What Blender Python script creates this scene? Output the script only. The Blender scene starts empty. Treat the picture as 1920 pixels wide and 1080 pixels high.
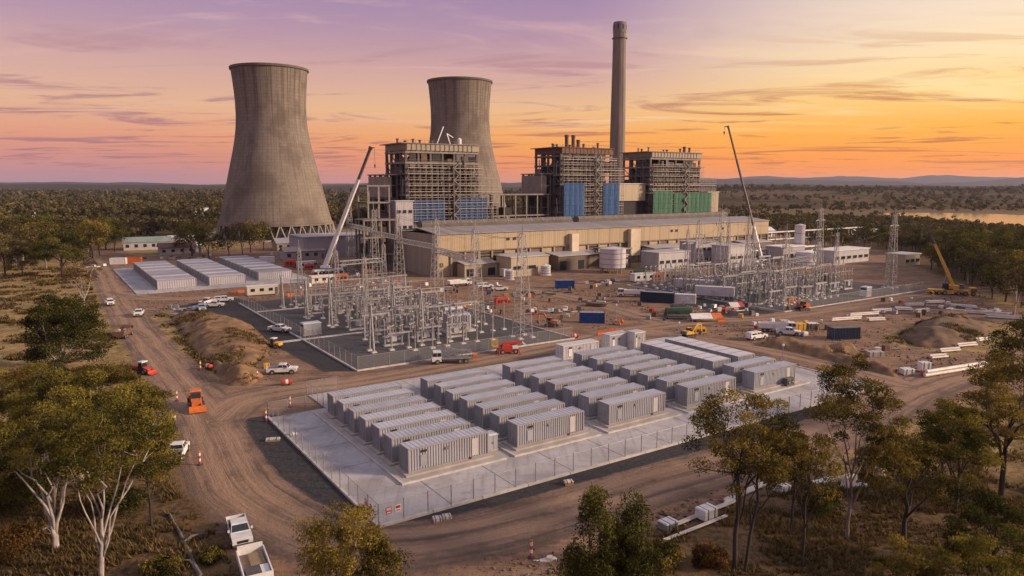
import bpy, math, random
import numpy as np
from mathutils import Vector, Matrix

sc = bpy.context.scene
COL = sc.collection
R = math.radians
rng = np.random.default_rng(7)
random.seed(7)

# ------------------------------------------------------------------ camera
FPX, CAMH, PITCH = 1340.0, 33.0, math.atan(193 / 1340.0)
cam_d = bpy.data.cameras.new('camera')
cam_d.sensor_width = 36.0
cam_d.lens = 36.0 * FPX / 1920.0
cam_d.clip_start = 0.5
cam_d.clip_end = 40000.0
cam = bpy.data.objects.new('camera', cam_d)
COL.objects.link(cam)
cam.location = (0, 0, CAMH)
cam.rotation_euler = (math.pi / 2 - PITCH, 0, 0)
sc.camera = cam

# ------------------------------------------------------------------ sun, sky, exposure
SUN_AZ, SUN_EL = R(97), R(19)          # azimuth measured from +Y (view direction) towards +X
sun_d = bpy.data.lights.new('sun', 'SUN')
sun_d.energy = 4.9
sun_d.angle = R(9)
sun_d.color = (1.0, 0.75, 0.53)
sun = bpy.data.objects.new('sun', sun_d)
COL.objects.link(sun)
sdir = Vector((math.sin(SUN_AZ) * math.cos(SUN_EL), math.cos(SUN_AZ) * math.cos(SUN_EL), math.sin(SUN_EL)))
sun.rotation_euler = sdir.to_track_quat('Z', 'Y').to_euler()

sc.view_settings.view_transform = 'Standard'
sc.view_settings.look = 'None'
sc.view_settings.gamma = 1.0
sc.view_settings.exposure = 0.14
sc.view_settings.use_curve_mapping = False
sc.cycles.use_denoising = True
sc.cycles.max_bounces = 6
sc.cycles.diffuse_bounces = 3
sc.cycles.glossy_bounces = 2
sc.cycles.transmission_bounces = 3
sc.cycles.transparent_max_bounces = 16
sc.cycles.sample_clamp_indirect = 4.0


def lin(r, g, b):
    def f(c):
        c /= 255.0
        return c / 12.92 if c <= 0.04045 else ((c + 0.055) / 1.055) ** 2.4
    return (f(r), f(g), f(b), 1.0)


class NT:
    """small node-tree helper"""
    def __init__(s, tree):
        s.t = tree
    def n(s, kind, **kw):
        x = s.t.nodes.new(kind)
        for k, v in kw.items():
            setattr(x, k, v)
        return x
    def put(s, sock, v):
        if hasattr(v, 'default_value') or hasattr(v, 'is_output'):
            s.t.links.new(v, sock)
        else:
            sock.default_value = v
    def math(s, op, a, b=0.0, c=0.0, clamp=False):
        x = s.n('ShaderNodeMath', operation=op, use_clamp=clamp)
        for i, v in enumerate((a, b, c)):
            s.put(x.inputs[i], v)
        return x.outputs[0]
    def mix(s, f, a, b, mode='MIX'):
        x = s.n('ShaderNodeMix', data_type='RGBA', blend_type=mode)
        s.put(x.inputs[0], f); s.put(x.inputs[6], a); s.put(x.inputs[7], b)
        return x.outputs[2]
    def ramp(s, f, stops, interp='LINEAR'):
        x = s.n('ShaderNodeValToRGB')
        cr = x.color_ramp
        cr.interpolation = interp
        while len(cr.elements) < len(stops):
            cr.elements.new(0.5)
        for e, (p, c) in zip(cr.elements, stops):
            e.position = p
            e.color = c if len(c) == 4 else (*c, 1)
        s.put(x.inputs[0], f)
        return x.outputs[0]
    def noise(s, vec, scale, detail=3.0, rough=0.55, dist=0.0):
        x = s.n('ShaderNodeTexNoise')
        if vec is not None:
            s.t.links.new(vec, x.inputs['Vector'])
        x.inputs['Scale'].default_value = scale
        x.inputs['Detail'].default_value = detail
        x.inputs['Roughness'].default_value = rough
        x.inputs['Distortion'].default_value = dist
        return x.outputs[0]
    def mapping(s, vec, scale=(1, 1, 1), loc=(0, 0, 0), rot=(0, 0, 0)):
        x = s.n('ShaderNodeMapping')
        s.t.links.new(vec, x.inputs[0])
        x.inputs['Scale'].default_value = scale
        x.inputs['Location'].default_value = loc
        x.inputs['Rotation'].default_value = rot
        return x.outputs[0]
    def smooth(s, v, lo, hi):
        x = s.n('ShaderNodeMapRange', interpolation_type='SMOOTHSTEP')
        s.put(x.inputs[0], v)
        x.inputs[1].default_value = lo; x.inputs[2].default_value = hi
        x.inputs[3].default_value = 0.0; x.inputs[4].default_value = 1.0
        return x.outputs[0]


def make_world():
    w = bpy.data.worlds.new('World')
    sc.world = w
    w.use_nodes = True
    t = w.node_tree
    t.nodes.clear()
    k = NT(t)
    out = k.n('ShaderNodeOutputWorld')
    tc = k.n('ShaderNodeTexCoord').outputs['Generated']
    sep = k.n('ShaderNodeSeparateXYZ')
    t.links.new(tc, sep.inputs[0])
    x, y, z = sep.outputs
    hyp = k.math('SQRT', k.math('ADD', k.math('ADD', k.math('MULTIPLY', x, x), k.math('MULTIPLY', y, y)), 1e-5))
    gaz = R(45)
    d = k.math('DIVIDE', k.math('ADD', k.math('MULTIPLY', x, math.sin(gaz)), k.math('MULTIPLY', y, math.cos(gaz))), hyp)
    t_hi = k.smooth(d, 0.76, 1.0)
    t_lo = k.smooth(d, 0.2, 1.0)
    lowf = k.smooth(z, 0.16, 0.03)
    tt = k.math('ADD', k.math('MULTIPLY', t_lo, lowf), k.math('MULTIPLY', t_hi, k.math('SUBTRACT', 1.0, lowf)))
    el = k.math('POWER', k.math('MAXIMUM', z, 0.0), 0.5)       # square root spreads the low sky over the ramp
    def q(v):
        return math.sqrt(v)
    A = k.ramp(el, [(0, lin(176, 128, 140)), (q(.012), lin(186, 126, 136)), (q(.035), lin(205, 128, 118)), (q(.06), lin(220, 140, 108)),
                    (q(.10), lin(222, 168, 132)), (q(.15), lin(204, 156, 148)), (q(.20), lin(176, 138, 158)), (q(.26), lin(150, 122, 162)),
                    (q(.5), lin(166, 158, 178)), (1, lin(180, 178, 190))])
    B = k.ramp(el, [(0, lin(252, 132, 44)), (q(.012), lin(255, 138, 20)), (q(.035), lin(255, 146, 4)), (q(.07), lin(255, 172, 14)),
                    (q(.11), lin(255, 205, 112)), (q(.15), lin(254, 222, 168)), (q(.20), lin(246, 220, 190)), (q(.26), lin(226, 202, 190)),
                    (q(.5), lin(188, 174, 184)), (1, lin(180, 178, 190))])
    sky = k.mix(tt, A, B)
    # thin streaks of cloud, laid out on a flat layer high above the ground
    zz = k.math('ADD', k.math('MAXIMUM', z, 0.0), 0.035)
    cmb = k.n('ShaderNodeCombineXYZ')
    t.links.new(k.math('DIVIDE', x, zz), cmb.inputs[0]); t.links.new(k.math('DIVIDE', y, zz), cmb.inputs[1])
    v1 = k.mapping(cmb.outputs[0], scale=(0.46, 0.95, 1), rot=(0, 0, R(14)), loc=(3.7, 1.2, 0))
    n1 = k.noise(v1, 1.0, 8.0, 0.62, 1.3)
    c1 = k.smooth(n1, 0.51, 0.64)
    low = k.smooth(z, 0.23, 0.07)                        # streaks gather low in the sky
    up = k.smooth(z, 0.004, 0.03)
    band = k.math('MULTIPLY', k.math('MULTIPLY', c1, low), up)
    dark = k.mix(tt, lin(154, 94, 112), lin(186, 92, 20))
    sky = k.mix(k.math('MULTIPLY', band, 0.8), sky, dark)
    v2 = k.mapping(cmb.outputs[0], scale=(0.35, 0.9, 1), rot=(0, 0, R(14)), loc=(-1.3, 4.2, 0))
    n2 = k.noise(v2, 1.0, 7.0, 0.6, 1.0)
    hi = k.math('MULTIPLY', k.smooth(n2, 0.50, 0.68), k.math('MULTIPLY', k.smooth(z, 0.05, 0.10), k.smooth(z, 0.34, 0.18)))
    pale = k.mix(tt, lin(222, 176, 168), lin(255, 226, 164))
    sky = k.mix(k.math('MULTIPLY', hi, 0.6), sky, pale)
    bg = k.n('ShaderNodeBackground')
    t.links.new(sky, bg.inputs[0]); bg.inputs[1].default_value = 0.93
    ns = k.n('ShaderNodeTexSky', sky_type='NISHITA')
    ns.sun_disc = False
    ns.sun_elevation = SUN_EL
    ns.sun_rotation = SUN_AZ
    bg2 = k.n('ShaderNodeBackground')
    t.links.new(ns.outputs[0], bg2.inputs[0]); bg2.inputs[1].default_value = 0.012
    add = k.n('ShaderNodeAddShader')
    t.links.new(bg.outputs[0], add.inputs[0]); t.links.new(bg2.outputs[0], add.inputs[1])
    t.links.new(add.outputs[0], out.inputs[0])
make_world()

# ------------------------------------------------------------------ site frame
E1 = np.array([0.833, 0.553]); E1 /= np.linalg.norm(E1)     # along the battery containers and the turbine hall
E2 = np.array([-E1[1], E1[0]])                              # away from the front fence
F0 = np.array([-12.9, 65.8])                                # front corner of the battery pad
RZ = math.atan2(E1[1], E1[0])
_c, _s = math.cos(PITCH), math.sin(PITCH)


def W(a, b, z=0.0):
    p = F0 + a * E1 + b * E2
    return (float(p[0]), float(p[1]), z)


def G(x, y, z=0.0):
    """survey point: where a sight line of the photograph meets the level ground (metres)"""
    u, v = (x - 960) / FPX, (y - 540) / FPX
    d = (u, _c - v * _s, -_s - v * _c)
    k = (z - CAMH) / d[2]
    return (d[0] * k, d[1] * k, z)


def AB(x, y):
    p = np.array(G(x, y)[:2]) - F0
    return float(p @ E1), float(p @ E2)


def ab_of(p):
    p = np.asarray(p)[..., :2] - F0
    return p @ E1, p @ E2

# ------------------------------------------------------------------ mesh building
class MB:
    def __init__(s):
        s.v = []; s.f = []
    def add(s, vs, fs):
        o = len(s.v)
        s.v.extend(tuple(map(float, p)) for p in vs)
        s.f.extend(tuple(i + o for i in f) for f in fs)
        return s
    def bx(s, x0, x1, y0, y1, z0, z1):
        return s.add([(x0, y0, z0), (x1, y0, z0), (x1, y1, z0), (x0, y1, z0), (x0, y0, z1), (x1, y0, z1), (x1, y1, z1), (x0, y1, z1)],
                     [(3, 2, 1, 0), (4, 5, 6, 7), (0, 1, 5, 4), (1, 2, 6, 5), (2, 3, 7, 6), (3, 0, 4, 7)])
    def taper(s, b0, b1, z0, z1):
        """frustum: rectangles (x0,x1,y0,y1) at z0 and z1"""
        q = lambda r, z: [(r[0], r[2], z), (r[1], r[2], z), (r[1], r[3], z), (r[0], r[3], z)]
        return s.add(q(b0, z0) + q(b1, z1), [(3, 2, 1, 0), (4, 5, 6, 7), (0, 1, 5, 4), (1, 2, 6, 5), (2, 3, 7, 6), (3, 0, 4, 7)])
    def bar(s, p0, p1, w, h=None):
        h = h or w
        p0, p1 = Vector(p0), Vector(p1)
        d = (p1 - p0).normalized()
        up = Vector((0, 0, 1)) if abs(d.z) < 0.95 else Vector((1, 0, 0))
        a = d.cross(up).normalized() * (w / 2)
        b = a.cross(d).normalized() * (h / 2)
        c = [p + x for p in (p0, p1) for x in (-a - b, a - b, a + b, -a + b)]
        return s.add(c, [(3, 2, 1, 0), (4, 5, 6, 7), (0, 1, 5, 4), (1, 2, 6, 5), (2, 3, 7, 6), (3, 0, 4, 7)])
    def tube(s, p0, p1, r0, r1=None, n=8, cap=True):
        r1 = r0 if r1 is None else r1
        p0, p1 = Vector(p0), Vector(p1)
        d = (p1 - p0).normalized()
        up = Vector((0, 0, 1)) if abs(d.z) < 0.95 else Vector((1, 0, 0))
        a = d.cross(up).normalized(); b = d.cross(a).normalized()
        vs = []
        for p, r in ((p0, r0), (p1, r1)):
            for i in range(n):
                t = 2 * math.pi * i / n
                vs.append(p + a * (r * math.cos(t)) + b * (r * math.sin(t)))
        fs = [(i, i + n, (i + 1) % n + n, (i + 1) % n) for i in range(n)]
        if cap:
            fs += [tuple(range(n)), tuple(reversed(range(n, 2 * n)))]
        return s.add(vs, fs)
    def path(s, pts, radii, n=7):
        """tapered tube through points"""
        pts = [Vector(p) for p in pts]
        vs = []; fs = []
        a = None
        for i, p in enumerate(pts):
            d = (pts[min(i + 1, len(pts) - 1)] - pts[max(i - 1, 0)]).normalized()
            if a is None:
                a = d.cross(Vector((0.3, 1, 0.1))).normalized()
            a = (a - d * a.dot(d)).normalized()
            b = d.cross(a)
            for j in range(n):
                t = 2 * math.pi * j / n
                vs.append(p + (a * math.cos(t) + b * math.sin(t)) * radii[i])
        for i in range(len(pts) - 1):
            for j in range(n):
                q = (j + 1) % n
                fs.append((i * n + j, i * n + q, (i + 1) * n + q, (i + 1) * n + j))
        fs.append(tuple(reversed(range(n)))); fs.append(tuple(range((len(pts) - 1) * n, len(pts) * n)))
        return s.add(vs, fs)
    def lathe(s, prof, n=12, c=(0, 0, 0), close=False):
        vs = [(c[0] + r * math.cos(2 * math.pi * i / n), c[1] + r * math.sin(2 * math.pi * i / n), c[2] + z) for r, z in prof for i in range(n)]
        m = len(prof)
        fs = [(k * n + i, k * n + (i + 1) % n, (k + 1) * n + (i + 1) % n, (k + 1) * n + i) for k in range(m - 1) for i in range(n)]
        if close:
            fs += [tuple(reversed(range(n))), tuple(range((m - 1) * n, m * n))]
        return s.add(vs, fs)
    def prism(s, poly, y0, y1, axis='y'):
        """extrude polygon given in (x,z) along y, or in (x,y) along z, or (y,z) along x"""
        n = len(poly)
        if axis == 'y':
            vs = [(p[0], y0, p[1]) for p in poly] + [(p[0], y1, p[1]) for p in poly]
        elif axis == 'z':
            vs = [(p[0], p[1], y0) for p in poly] + [(p[0], p[1], y1) for p in poly]
        else:
            vs = [(y0, p[0], p[1]) for p in poly] + [(y1, p[0], p[1]) for p in poly]
        fs = [tuple(range(n)), tuple(reversed(range(n, 2 * n)))] + [(i, i + n, (i + 1) % n + n, (i + 1) % n) for i in range(n)]
        return s.add(vs, fs)
    def mesh(s, name, mat=None, smooth=False):
        me = bpy.data.meshes.new(name)
        me.from_pydata(s.v, [], s.f)
        if mat:
            me.materials.append(mat)
        if smooth:
            me.polygons.foreach_set('use_smooth', [True] * len(me.polygons))
        me.update()
        return me


def np_mesh(name, verts, faces, mat, tint=None):
    """fast mesh from numpy arrays, faces all of one size"""
    me = bpy.data.meshes.new(name)
    nv, nf, k = len(verts), len(faces), faces.shape[1]
    me.vertices.add(nv); me.vertices.foreach_set('co', np.ascontiguousarray(verts, dtype=np.float32).ravel())
    me.loops.add(nf * k); me.loops.foreach_set('vertex_index', np.ascontiguousarray(faces, dtype=np.int32).ravel())
    me.polygons.add(nf)
    me.polygons.foreach_set('loop_start', np.arange(0, nf * k, k, dtype=np.int32))
    me.update(calc_edges=True)
    if tint is not None:
        at = me.attributes.new('tint', 'FLOAT', 'FACE')
        at.data.foreach_set('value', np.ascontiguousarray(tint, dtype=np.float32))
    if mat:
        me.materials.append(mat)
    return me


def obj(name, me, mat=None, parent=None, loc=None, rz=0.0, smooth=False):
    if isinstance(me, MB):
        me = me.mesh(name, mat, smooth)
    o = bpy.data.objects.new(name, me)
    COL.objects.link(o)
    if parent:
        o.parent = parent
    if loc is not None:
        o.location = loc
    if rz:
        o.rotation_euler = (0, 0, rz)
    return o


def tag(o, label, cat, group=None, kind=None):
    if label: o['label'] = label
    if cat: o['category'] = cat
    if group: o['group'] = group
    if kind: o['kind'] = kind
    return o


def thing(name, label, cat, loc, rz=0.0, group=None):
    o = bpy.data.objects.new(name, None)
    o.empty_display_size = 0.5
    COL.objects.link(o)
    o.location = loc
    o.rotation_euler = (0, 0, rz)
    return tag(o, label, cat, group)


def structure(name, me, mat=None, **kw):
    o = obj(name, me, mat, **kw)
    o['kind'] = 'structure'
    return o


KIDS = {}


def copy_tree(o, parent=None, kids=None):
    c = o.copy()
    COL.objects.link(c)
    if parent:
        c.parent = parent
    for ch in (kids(o) if kids else o.children):
        copy_tree(ch, c, kids)
    return c


def clone(proto, label, loc, rz=0.0, group=None, scale=None):
    key = proto.name
    if key not in KIDS:
        KIDS[key] = {}
        st = [proto]
        while st:
            p = st.pop(); KIDS[key][p.name] = list(p.children); st += KIDS[key][p.name]
    c = copy_tree(proto, None, lambda o: KIDS[key].get(o.name, []))
    c.location = loc
    c.rotation_euler = (0, 0, rz)
    if scale: c.scale = scale
    c['label'] = label
    if group: c['group'] = group
    return c


class Protos:
    """first use hands out the prototype itself, later uses hand out copies"""
    def __init__(s): s.d = {}
    def put(s, key, maker, label, loc, rz=0.0, group=None, scale=None):
        if key not in s.d:
            s.d[key] = maker()
            o = s.d[key]
            KIDS.pop(o.name, None)
            st = [o]; KIDS[o.name] = {}
            while st:
                p = st.pop(); KIDS[o.name][p.name] = list(p.children); st += KIDS[o.name][p.name]
            o.location = loc; o.rotation_euler = (0, 0, rz)
            if scale: o.scale = scale
            o['label'] = label
            if group: o['group'] = group
            return o
        return clone(s.d[key], label, loc, rz, group, scale or (1, 1, 1))
PR = Protos()
ORD = ['zeroth', 'first', 'second', 'third', 'fourth', 'fifth', 'sixth', 'seventh', 'eighth', 'ninth', 'tenth', 'eleventh', 'twelfth',
       'thirteenth', 'fourteenth', 'fifteenth', 'sixteenth', 'seventeenth', 'eighteenth', 'nineteenth', 'twentieth', 'twenty-first', 'twenty-second', 'twenty-third', 'twenty-fourth', 'twenty-fifth']

# ------------------------------------------------------------------ materials
MATS = {}


def M(name, c1, c2=None, scale=1.5, rough=0.7, metal=0.0, bump=0.0, bscale=20.0, rand=0.0, stretch=(1, 1, 1), spec=0.4, alpha=1.0, dirt=None):
    if name in MATS:
        return MATS[name]
    m = bpy.data.materials.new(name)
    m.use_nodes = True
    k = NT(m.node_tree)
    b = m.node_tree.nodes['Principled BSDF']
    b.inputs['Roughness'].default_value = rough
    b.inputs['Metallic'].default_value = metal
    b.inputs['Specular IOR Level'].default_value = spec
    c1 = (*c1, 1)
    c2 = (*c2, 1) if c2 else tuple(x * 0.72 for x in c1[:3]) + (1,)
    oc = k.n('ShaderNodeTexCoord').outputs['Object']
    if rand:
        rv = k.n('ShaderNodeVectorMath', operation='ADD')
        m.node_tree.links.new(oc, rv.inputs[0]); m.node_tree.links.new(k.math('MULTIPLY', k.n('ShaderNodeObjectInfo').outputs['Random'], 83.0), rv.inputs[1])
        oc = rv.outputs[0]
    v = k.mapping(oc, scale=stretch)
    n = k.noise(v, scale, 4.0, 0.6)
    col = k.mix(k.smooth(n, 0.35, 0.68), c1, c2)
    if dirt:
        n2 = k.noise(oc, scale * 0.23, 5.0, 0.65)
        col = k.mix(k.math('MULTIPLY', k.smooth(n2, 0.5, 0.75), 0.6), col, (*dirt, 1))
    if rand:
        oi = k.n('ShaderNodeObjectInfo').outputs['Random']
        f = k.math('ADD', k.math('MULTIPLY', oi, 2 * rand), 1 - rand)
        hs = k.n('ShaderNodeHueSaturation')
        m.node_tree.links.new(f, hs.inputs['Value']); m.node_tree.links.new(col, hs.inputs['Color'])
        col = hs.outputs[0]
    m.node_tree.links.new(col, b.inputs['Base Color'])
    if bump:
        bn = k.n('ShaderNodeBump')
        bn.inputs['Strength'].default_value = bump
        m.node_tree.links.new(k.noise(oc, bscale, 3.0, 0.6), bn.inputs['Height'])
        m.node_tree.links.new(bn.outputs[0], b.inputs['Normal'])
    if alpha < 1:
        b.inputs['Alpha'].default_value = alpha
    MATS[name] = m
    return m


def leaf_mat(name, dark, light, trans=0.25):
    m = bpy.data.materials.new(name)
    m.use_nodes = True
    t = m.node_tree
    t.nodes.clear()
    k = NT(t)
    out = k.n('ShaderNodeOutputMaterial')
    at = k.n('ShaderNodeAttribute', attribute_name='tint').outputs['Fac']
    oi = k.n('ShaderNodeObjectInfo').outputs['Random']
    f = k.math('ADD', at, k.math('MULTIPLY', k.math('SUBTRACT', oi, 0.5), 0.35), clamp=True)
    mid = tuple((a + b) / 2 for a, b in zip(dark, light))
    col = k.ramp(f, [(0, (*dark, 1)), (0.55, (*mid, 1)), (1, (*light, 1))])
    d = k.n('ShaderNodeBsdfDiffuse'); t.links.new(col, d.inputs[0])
    tr = k.n('ShaderNodeBsdfTranslucent')
    c2 = k.mix(1.0, col, (1.0, 0.95, 0.5, 1), 'MULTIPLY'); t.links.new(c2, tr.inputs[0])
    mx = k.n('ShaderNodeMixShader'); mx.inputs[0].default_value = trans
    t.links.new(d.outputs[0], mx.inputs[1]); t.links.new(tr.outputs[0], mx.inputs[2])
    t.links.new(mx.outputs[0], out.inputs[0])
    MATS[name] = m
    return m


STEEL = M('galvanised_steel', (.35, .335, .34), (.23, .22, .225), 2.0, 0.5, 0.35, rand=.12)
STEELD = M('dark_steel', (.13, .11, .11), (.08, .07, .07), 1.0, 0.6, 0.2, rand=.15)
RUST = M('rusty_steel', (.20, .105, .07), (.11, .06, .045), 1.2, 0.8, 0.1, rand=.15)
CONC = M('concrete', (.50, .47, .46), (.40, .37, .36), 0.35, 0.85, bump=.1, bscale=8, dirt=(.30, .26, .24))
CONCK = M('kerb_concrete', (.52, .48, .45), (.40, .36, .33), 0.8, 0.85)
PORC = M('insulator_porcelain', (.20, .15, .14), (.30, .27, .27), 3.0, 0.35, rand=.3)
WHITE = M('white_paint', (.74, .72, .70), (.62, .60, .58), 1.2, 0.45, dirt=(.45, .40, .35), rand=.05)
CREAM = M('cream_cladding', (.43, .35, .24), (.37, .30, .205), 0.12, 0.6, stretch=(1, 1, .3), dirt=(.36, .29, .21))
DARKIN = M('dark_interior', (.035, .03, .03), (.02, .018, .018), 1.0, 0.8)
BLUE = M('blue_paint', (.02, .075, .26), (.015, .055, .19), 1.0, 0.5, rand=.1, dirt=(.05, .07, .12))
NAVY = M('navy_paint', (.018, .035, .07), (.012, .025, .05), 1.0, 0.5, dirt=(.04, .045, .05))
ORANGE = M('orange_paint', (.62, .16, .035), (.48, .12, .03), 1.2, 0.45, dirt=(.26, .11, .05), rand=.1)
YELLOW = M('yellow_paint', (.70, .38, .045), (.58, .31, .04), 1.2, 0.45, dirt=(.28, .18, .07))
RED = M('red_paint', (.50, .055, .035), (.38, .045, .03), 1.2, 0.45, dirt=(.22, .06, .04), rand=.1)
GREEN = M('green_paint', (.03, .10, .06), (.02, .07, .045), 1.2, 0.5)
RUBBER = M('tyre_rubber', (.03, .028, .027), (.06, .05, .045), 2.0, 0.85)
GLASS = M('dark_glass', (.015, .02, .03), (.02, .028, .04), 1.0, 0.12, spec=.8)
LAMP = M('lamp_lens', (.75, .73, .68), (.65, .62, .58), 1.0, 0.2)
REDLENS = M('red_lens', (.35, .02, .02), (.25, .015, .015), 1.0, 0.25)
TIMBER = M('timber', (.36, .25, .15), (.25, .17, .10), 2.0, 0.8, stretch=(1, 6, 6), rand=.15)
TARP = M('grey_tarp', (.30, .30, .32), (.22, .22, .24), 1.2, 0.7)
SHEET = M('roof_sheet', (.46, .44, .45), (.36, .34, .35), 0.25, 0.5, .2, stretch=(1, 8, 1), dirt=(.30, .27, .26))
PIPEW = M('white_pipe', (.66, .60, .55), (.52, .46, .41), 1.0, 0.55, rand=.08)
BARKW = M('pale_bark', (.43, .385, .36), (.20, .165, .145), 2.2, 0.85, stretch=(1, 1, .35), bump=.3, bscale=6)
BARKD = M('dark_bark', (.050, .038, .032), (.028, .022, .02), 1.4, 0.9, stretch=(1, 1, .3), bump=.3, bscale=6)
BARKM = M('grey_bark', (.22, .18, .155), (.12, .095, .085), 1.4, 0.9, stretch=(1, 1, .3))
# ================================================================== ground, roads, water, hills
def ground_mat():
    m = bpy.data.materials.new('site_ground')
    m.use_nodes = True
    t = m.node_tree
    k = NT(t)
    b = t.nodes['Principled BSDF']
    b.inputs['Specular IOR Level'].default_value = 0.15
    b.inputs['Roughness'].default_value = 0.95
    pos = k.n('ShaderNodeNewGeometry').outputs['Position']
    zn = k.n('ShaderNodeAttribute', attribute_name='zone')
    sp = k.n('ShaderNodeSeparateColor'); t.links.new(zn.outputs['Color'], sp.inputs[0])
    dirt_w, road_w, grav_w = sp.outputs
    tr = k.n('ShaderNodeAttribute', attribute_name='track').outputs['Vector']
    nL = k.noise(pos, 0.035, 4, 0.6)
    nM = k.noise(pos, 0.22, 5, 0.62)
    nS = k.noise(pos, 1.6, 5, 0.65)
    nF = k.noise(pos, 7.0, 3, 0.6)
    # dry grass with bare soil and leaf litter
    g1 = k.mix(k.smooth(nM, 0.35, 0.65), (.46, .305, .125, 1), (.20, .150, .060, 1))
    g2 = k.mix(k.math('MULTIPLY', k.smooth(nS, 0.42, 0.66), 0.8), g1, (.085, .056, .030, 1))
    g3 = k.mix(k.math('MULTIPLY', k.smooth(nL, 0.45, 0.7), 0.7), g2, (.38, .240, .105, 1))
    grass = k.mix(k.math('MULTIPLY', k.smooth(nF, 0.5, 0.72), 0.45), g3, (.07, .054, .028, 1))
    litter = k.mix(k.smooth(nS, 0.4, 0.64), (.16, .098, .048, 1), (.060, .042, .026, 1))
    litter = k.mix(k.math('MULTIPLY', k.smooth(nM, 0.5, 0.7), 0.7), litter, (.23, .135, .058, 1))
    litter = k.mix(k.math('MULTIPLY', k.smooth(nF, 0.5, 0.7), 0.5), litter, (.03, .022, .016, 1))
    grass = k.mix(zn.outputs['Alpha'], grass, litter)
    # red-brown construction dirt
    d1 = k.mix(k.smooth(nM, 0.34, 0.68), (.32, .185, .112, 1), (.148, .092, .064, 1))
    d2 = k.mix(k.math('MULTIPLY', k.smooth(nS, 0.45, 0.7), 0.6), d1, (.098, .064, .052, 1))
    d3 = k.mix(k.math('MULTIPLY', k.smooth(nL, 0.4, 0.7), 0.45), d2, (.26, .165, .112, 1))
    for q, (rz_, sd, cc) in enumerate(((RZ, 1.0, (.37, .245, .165, 1)), (RZ + 1.3, 9.0, (.085, .058, .045, 1)), (RZ + .5, 5.0, (.35, .23, .15, 1)))):
        st_ = k.noise(k.mapping(pos, scale=(.045, .85, 1), rot=(0, 0, -rz_), loc=(sd, sd * 2, 0)), 1.0, 4, .6, 1.2)
        d3 = k.mix(k.math('MULTIPLY', k.smooth(st_, .54, .68), .6), d3, cc)
    dirt = k.mix(k.math('MULTIPLY', k.smooth(nF, 0.52, 0.7), 0.5), d3, (.075, .052, .042, 1))
    # compacted road with wheel tracks running along it
    wv = k.n('ShaderNodeVectorMath', operation='MULTIPLY_ADD')
    nv = k.n('ShaderNodeTexNoise'); t.links.new(pos, nv.inputs['Vector']); nv.inputs['Scale'].default_value = .05; nv.inputs['Detail'].default_value = 3
    t.links.new(nv.outputs['Color'], wv.inputs[0]); wv.inputs[1].default_value = (2.2, 2.2, 0); t.links.new(tr, wv.inputs[2])
    tr = wv.outputs[0]
    trv = k.mapping(tr, scale=(1.0, 0.05, 1))
    tn = k.noise(trv, 1.15, 5, 0.62, 0.4)
    tn2 = k.noise(k.mapping(tr, scale=(2.6, 0.05, 1), loc=(7, 3, 0)), 1.0, 3, 0.6)
    r1 = k.mix(k.smooth(k.math('ADD', tn, k.math('MULTIPLY', k.math('SUBTRACT', nS, .5), .45)), 0.36, 0.64), (.300, .192, .132, 1), (.130, .092, .074, 1))
    r2 = k.mix(k.math('MULTIPLY', k.math('MULTIPLY', k.smooth(tn2, 0.5, 0.7), k.smooth(nM, .66, .42)), 0.7), r1, (.36, .235, .165, 1))
    r2 = k.mix(k.math('MULTIPLY', k.smooth(nM, 0.46, 0.66), 0.6), r2, (.12, .082, .062, 1))
    r2 = k.mix(k.math('MULTIPLY', k.smooth(nL, 0.5, 0.66), 0.6), r2, (.29, .18, .122, 1))
    sx = k.n('ShaderNodeSeparateXYZ'); t.links.new(tr, sx.inputs[0])
    off = k.math('ABSOLUTE', k.math('SUBTRACT', k.math('ABSOLUTE', k.math('SUBTRACT', sx.outputs[0], 1.1)), 1.5))
    r2 = k.mix(k.math('MULTIPLY', k.smooth(off, 1.5, .2), .55), r2, (.40, .255, .165, 1))
    r2 = k.mix(k.math('MULTIPLY', k.smooth(k.math('ABSOLUTE', k.math('SUBTRACT', sx.outputs[0], 1.1)), 3.4, 4.8), .55), r2, (.105, .074, .058, 1))
    road = k.mix(k.math('MULTIPLY', k.smooth(nF, 0.5, 0.75), 0.25), r2, (.09, .068, .06, 1))
    # dark crushed stone
    v1 = k.mix(k.smooth(nS, 0.35, 0.7), (.040, .038, .042, 1), (.068, .060, .060, 1))
    grav = k.mix(k.math('MULTIPLY', k.smooth(nM, 0.52, 0.74), 0.45), v1, (.12, .088, .072, 1))
    def edge(wt, amp, lo=0.42, hi=0.58):
        j = k.math('ADD', k.math('MULTIPLY', k.math('SUBTRACT', nM, 0.5), amp), k.math('MULTIPLY', k.math('SUBTRACT', nS, 0.5), amp * 0.7))
        return k.smooth(k.math('ADD', wt, j), lo, hi)
    c = k.mix(edge(dirt_w, 1.0), grass, dirt)
    c = k.mix(edge(road_w, 0.6, 0.3, 0.75), c, road)
    c = k.mix(edge(grav_w, 0.5, 0.36, 0.62), c, grav)
    t.links.new(c, b.inputs['Base Color'])
    bn = k.n('ShaderNodeBump'); bn.inputs['Strength'].default_value = 0.9; bn.inputs['Distance'].default_value = 0.16
    h = k.math('ADD', k.math('MULTIPLY', tn, k.math('MULTIPLY', road_w, 1.6)), k.math('ADD', nS, k.math('MULTIPLY', nF, 0.5)))
    t.links.new(h, bn.inputs['Height'])
    t.links.new(bn.outputs[0], b.inputs['Normal'])
    return m
GROUND = ground_mat()


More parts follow.
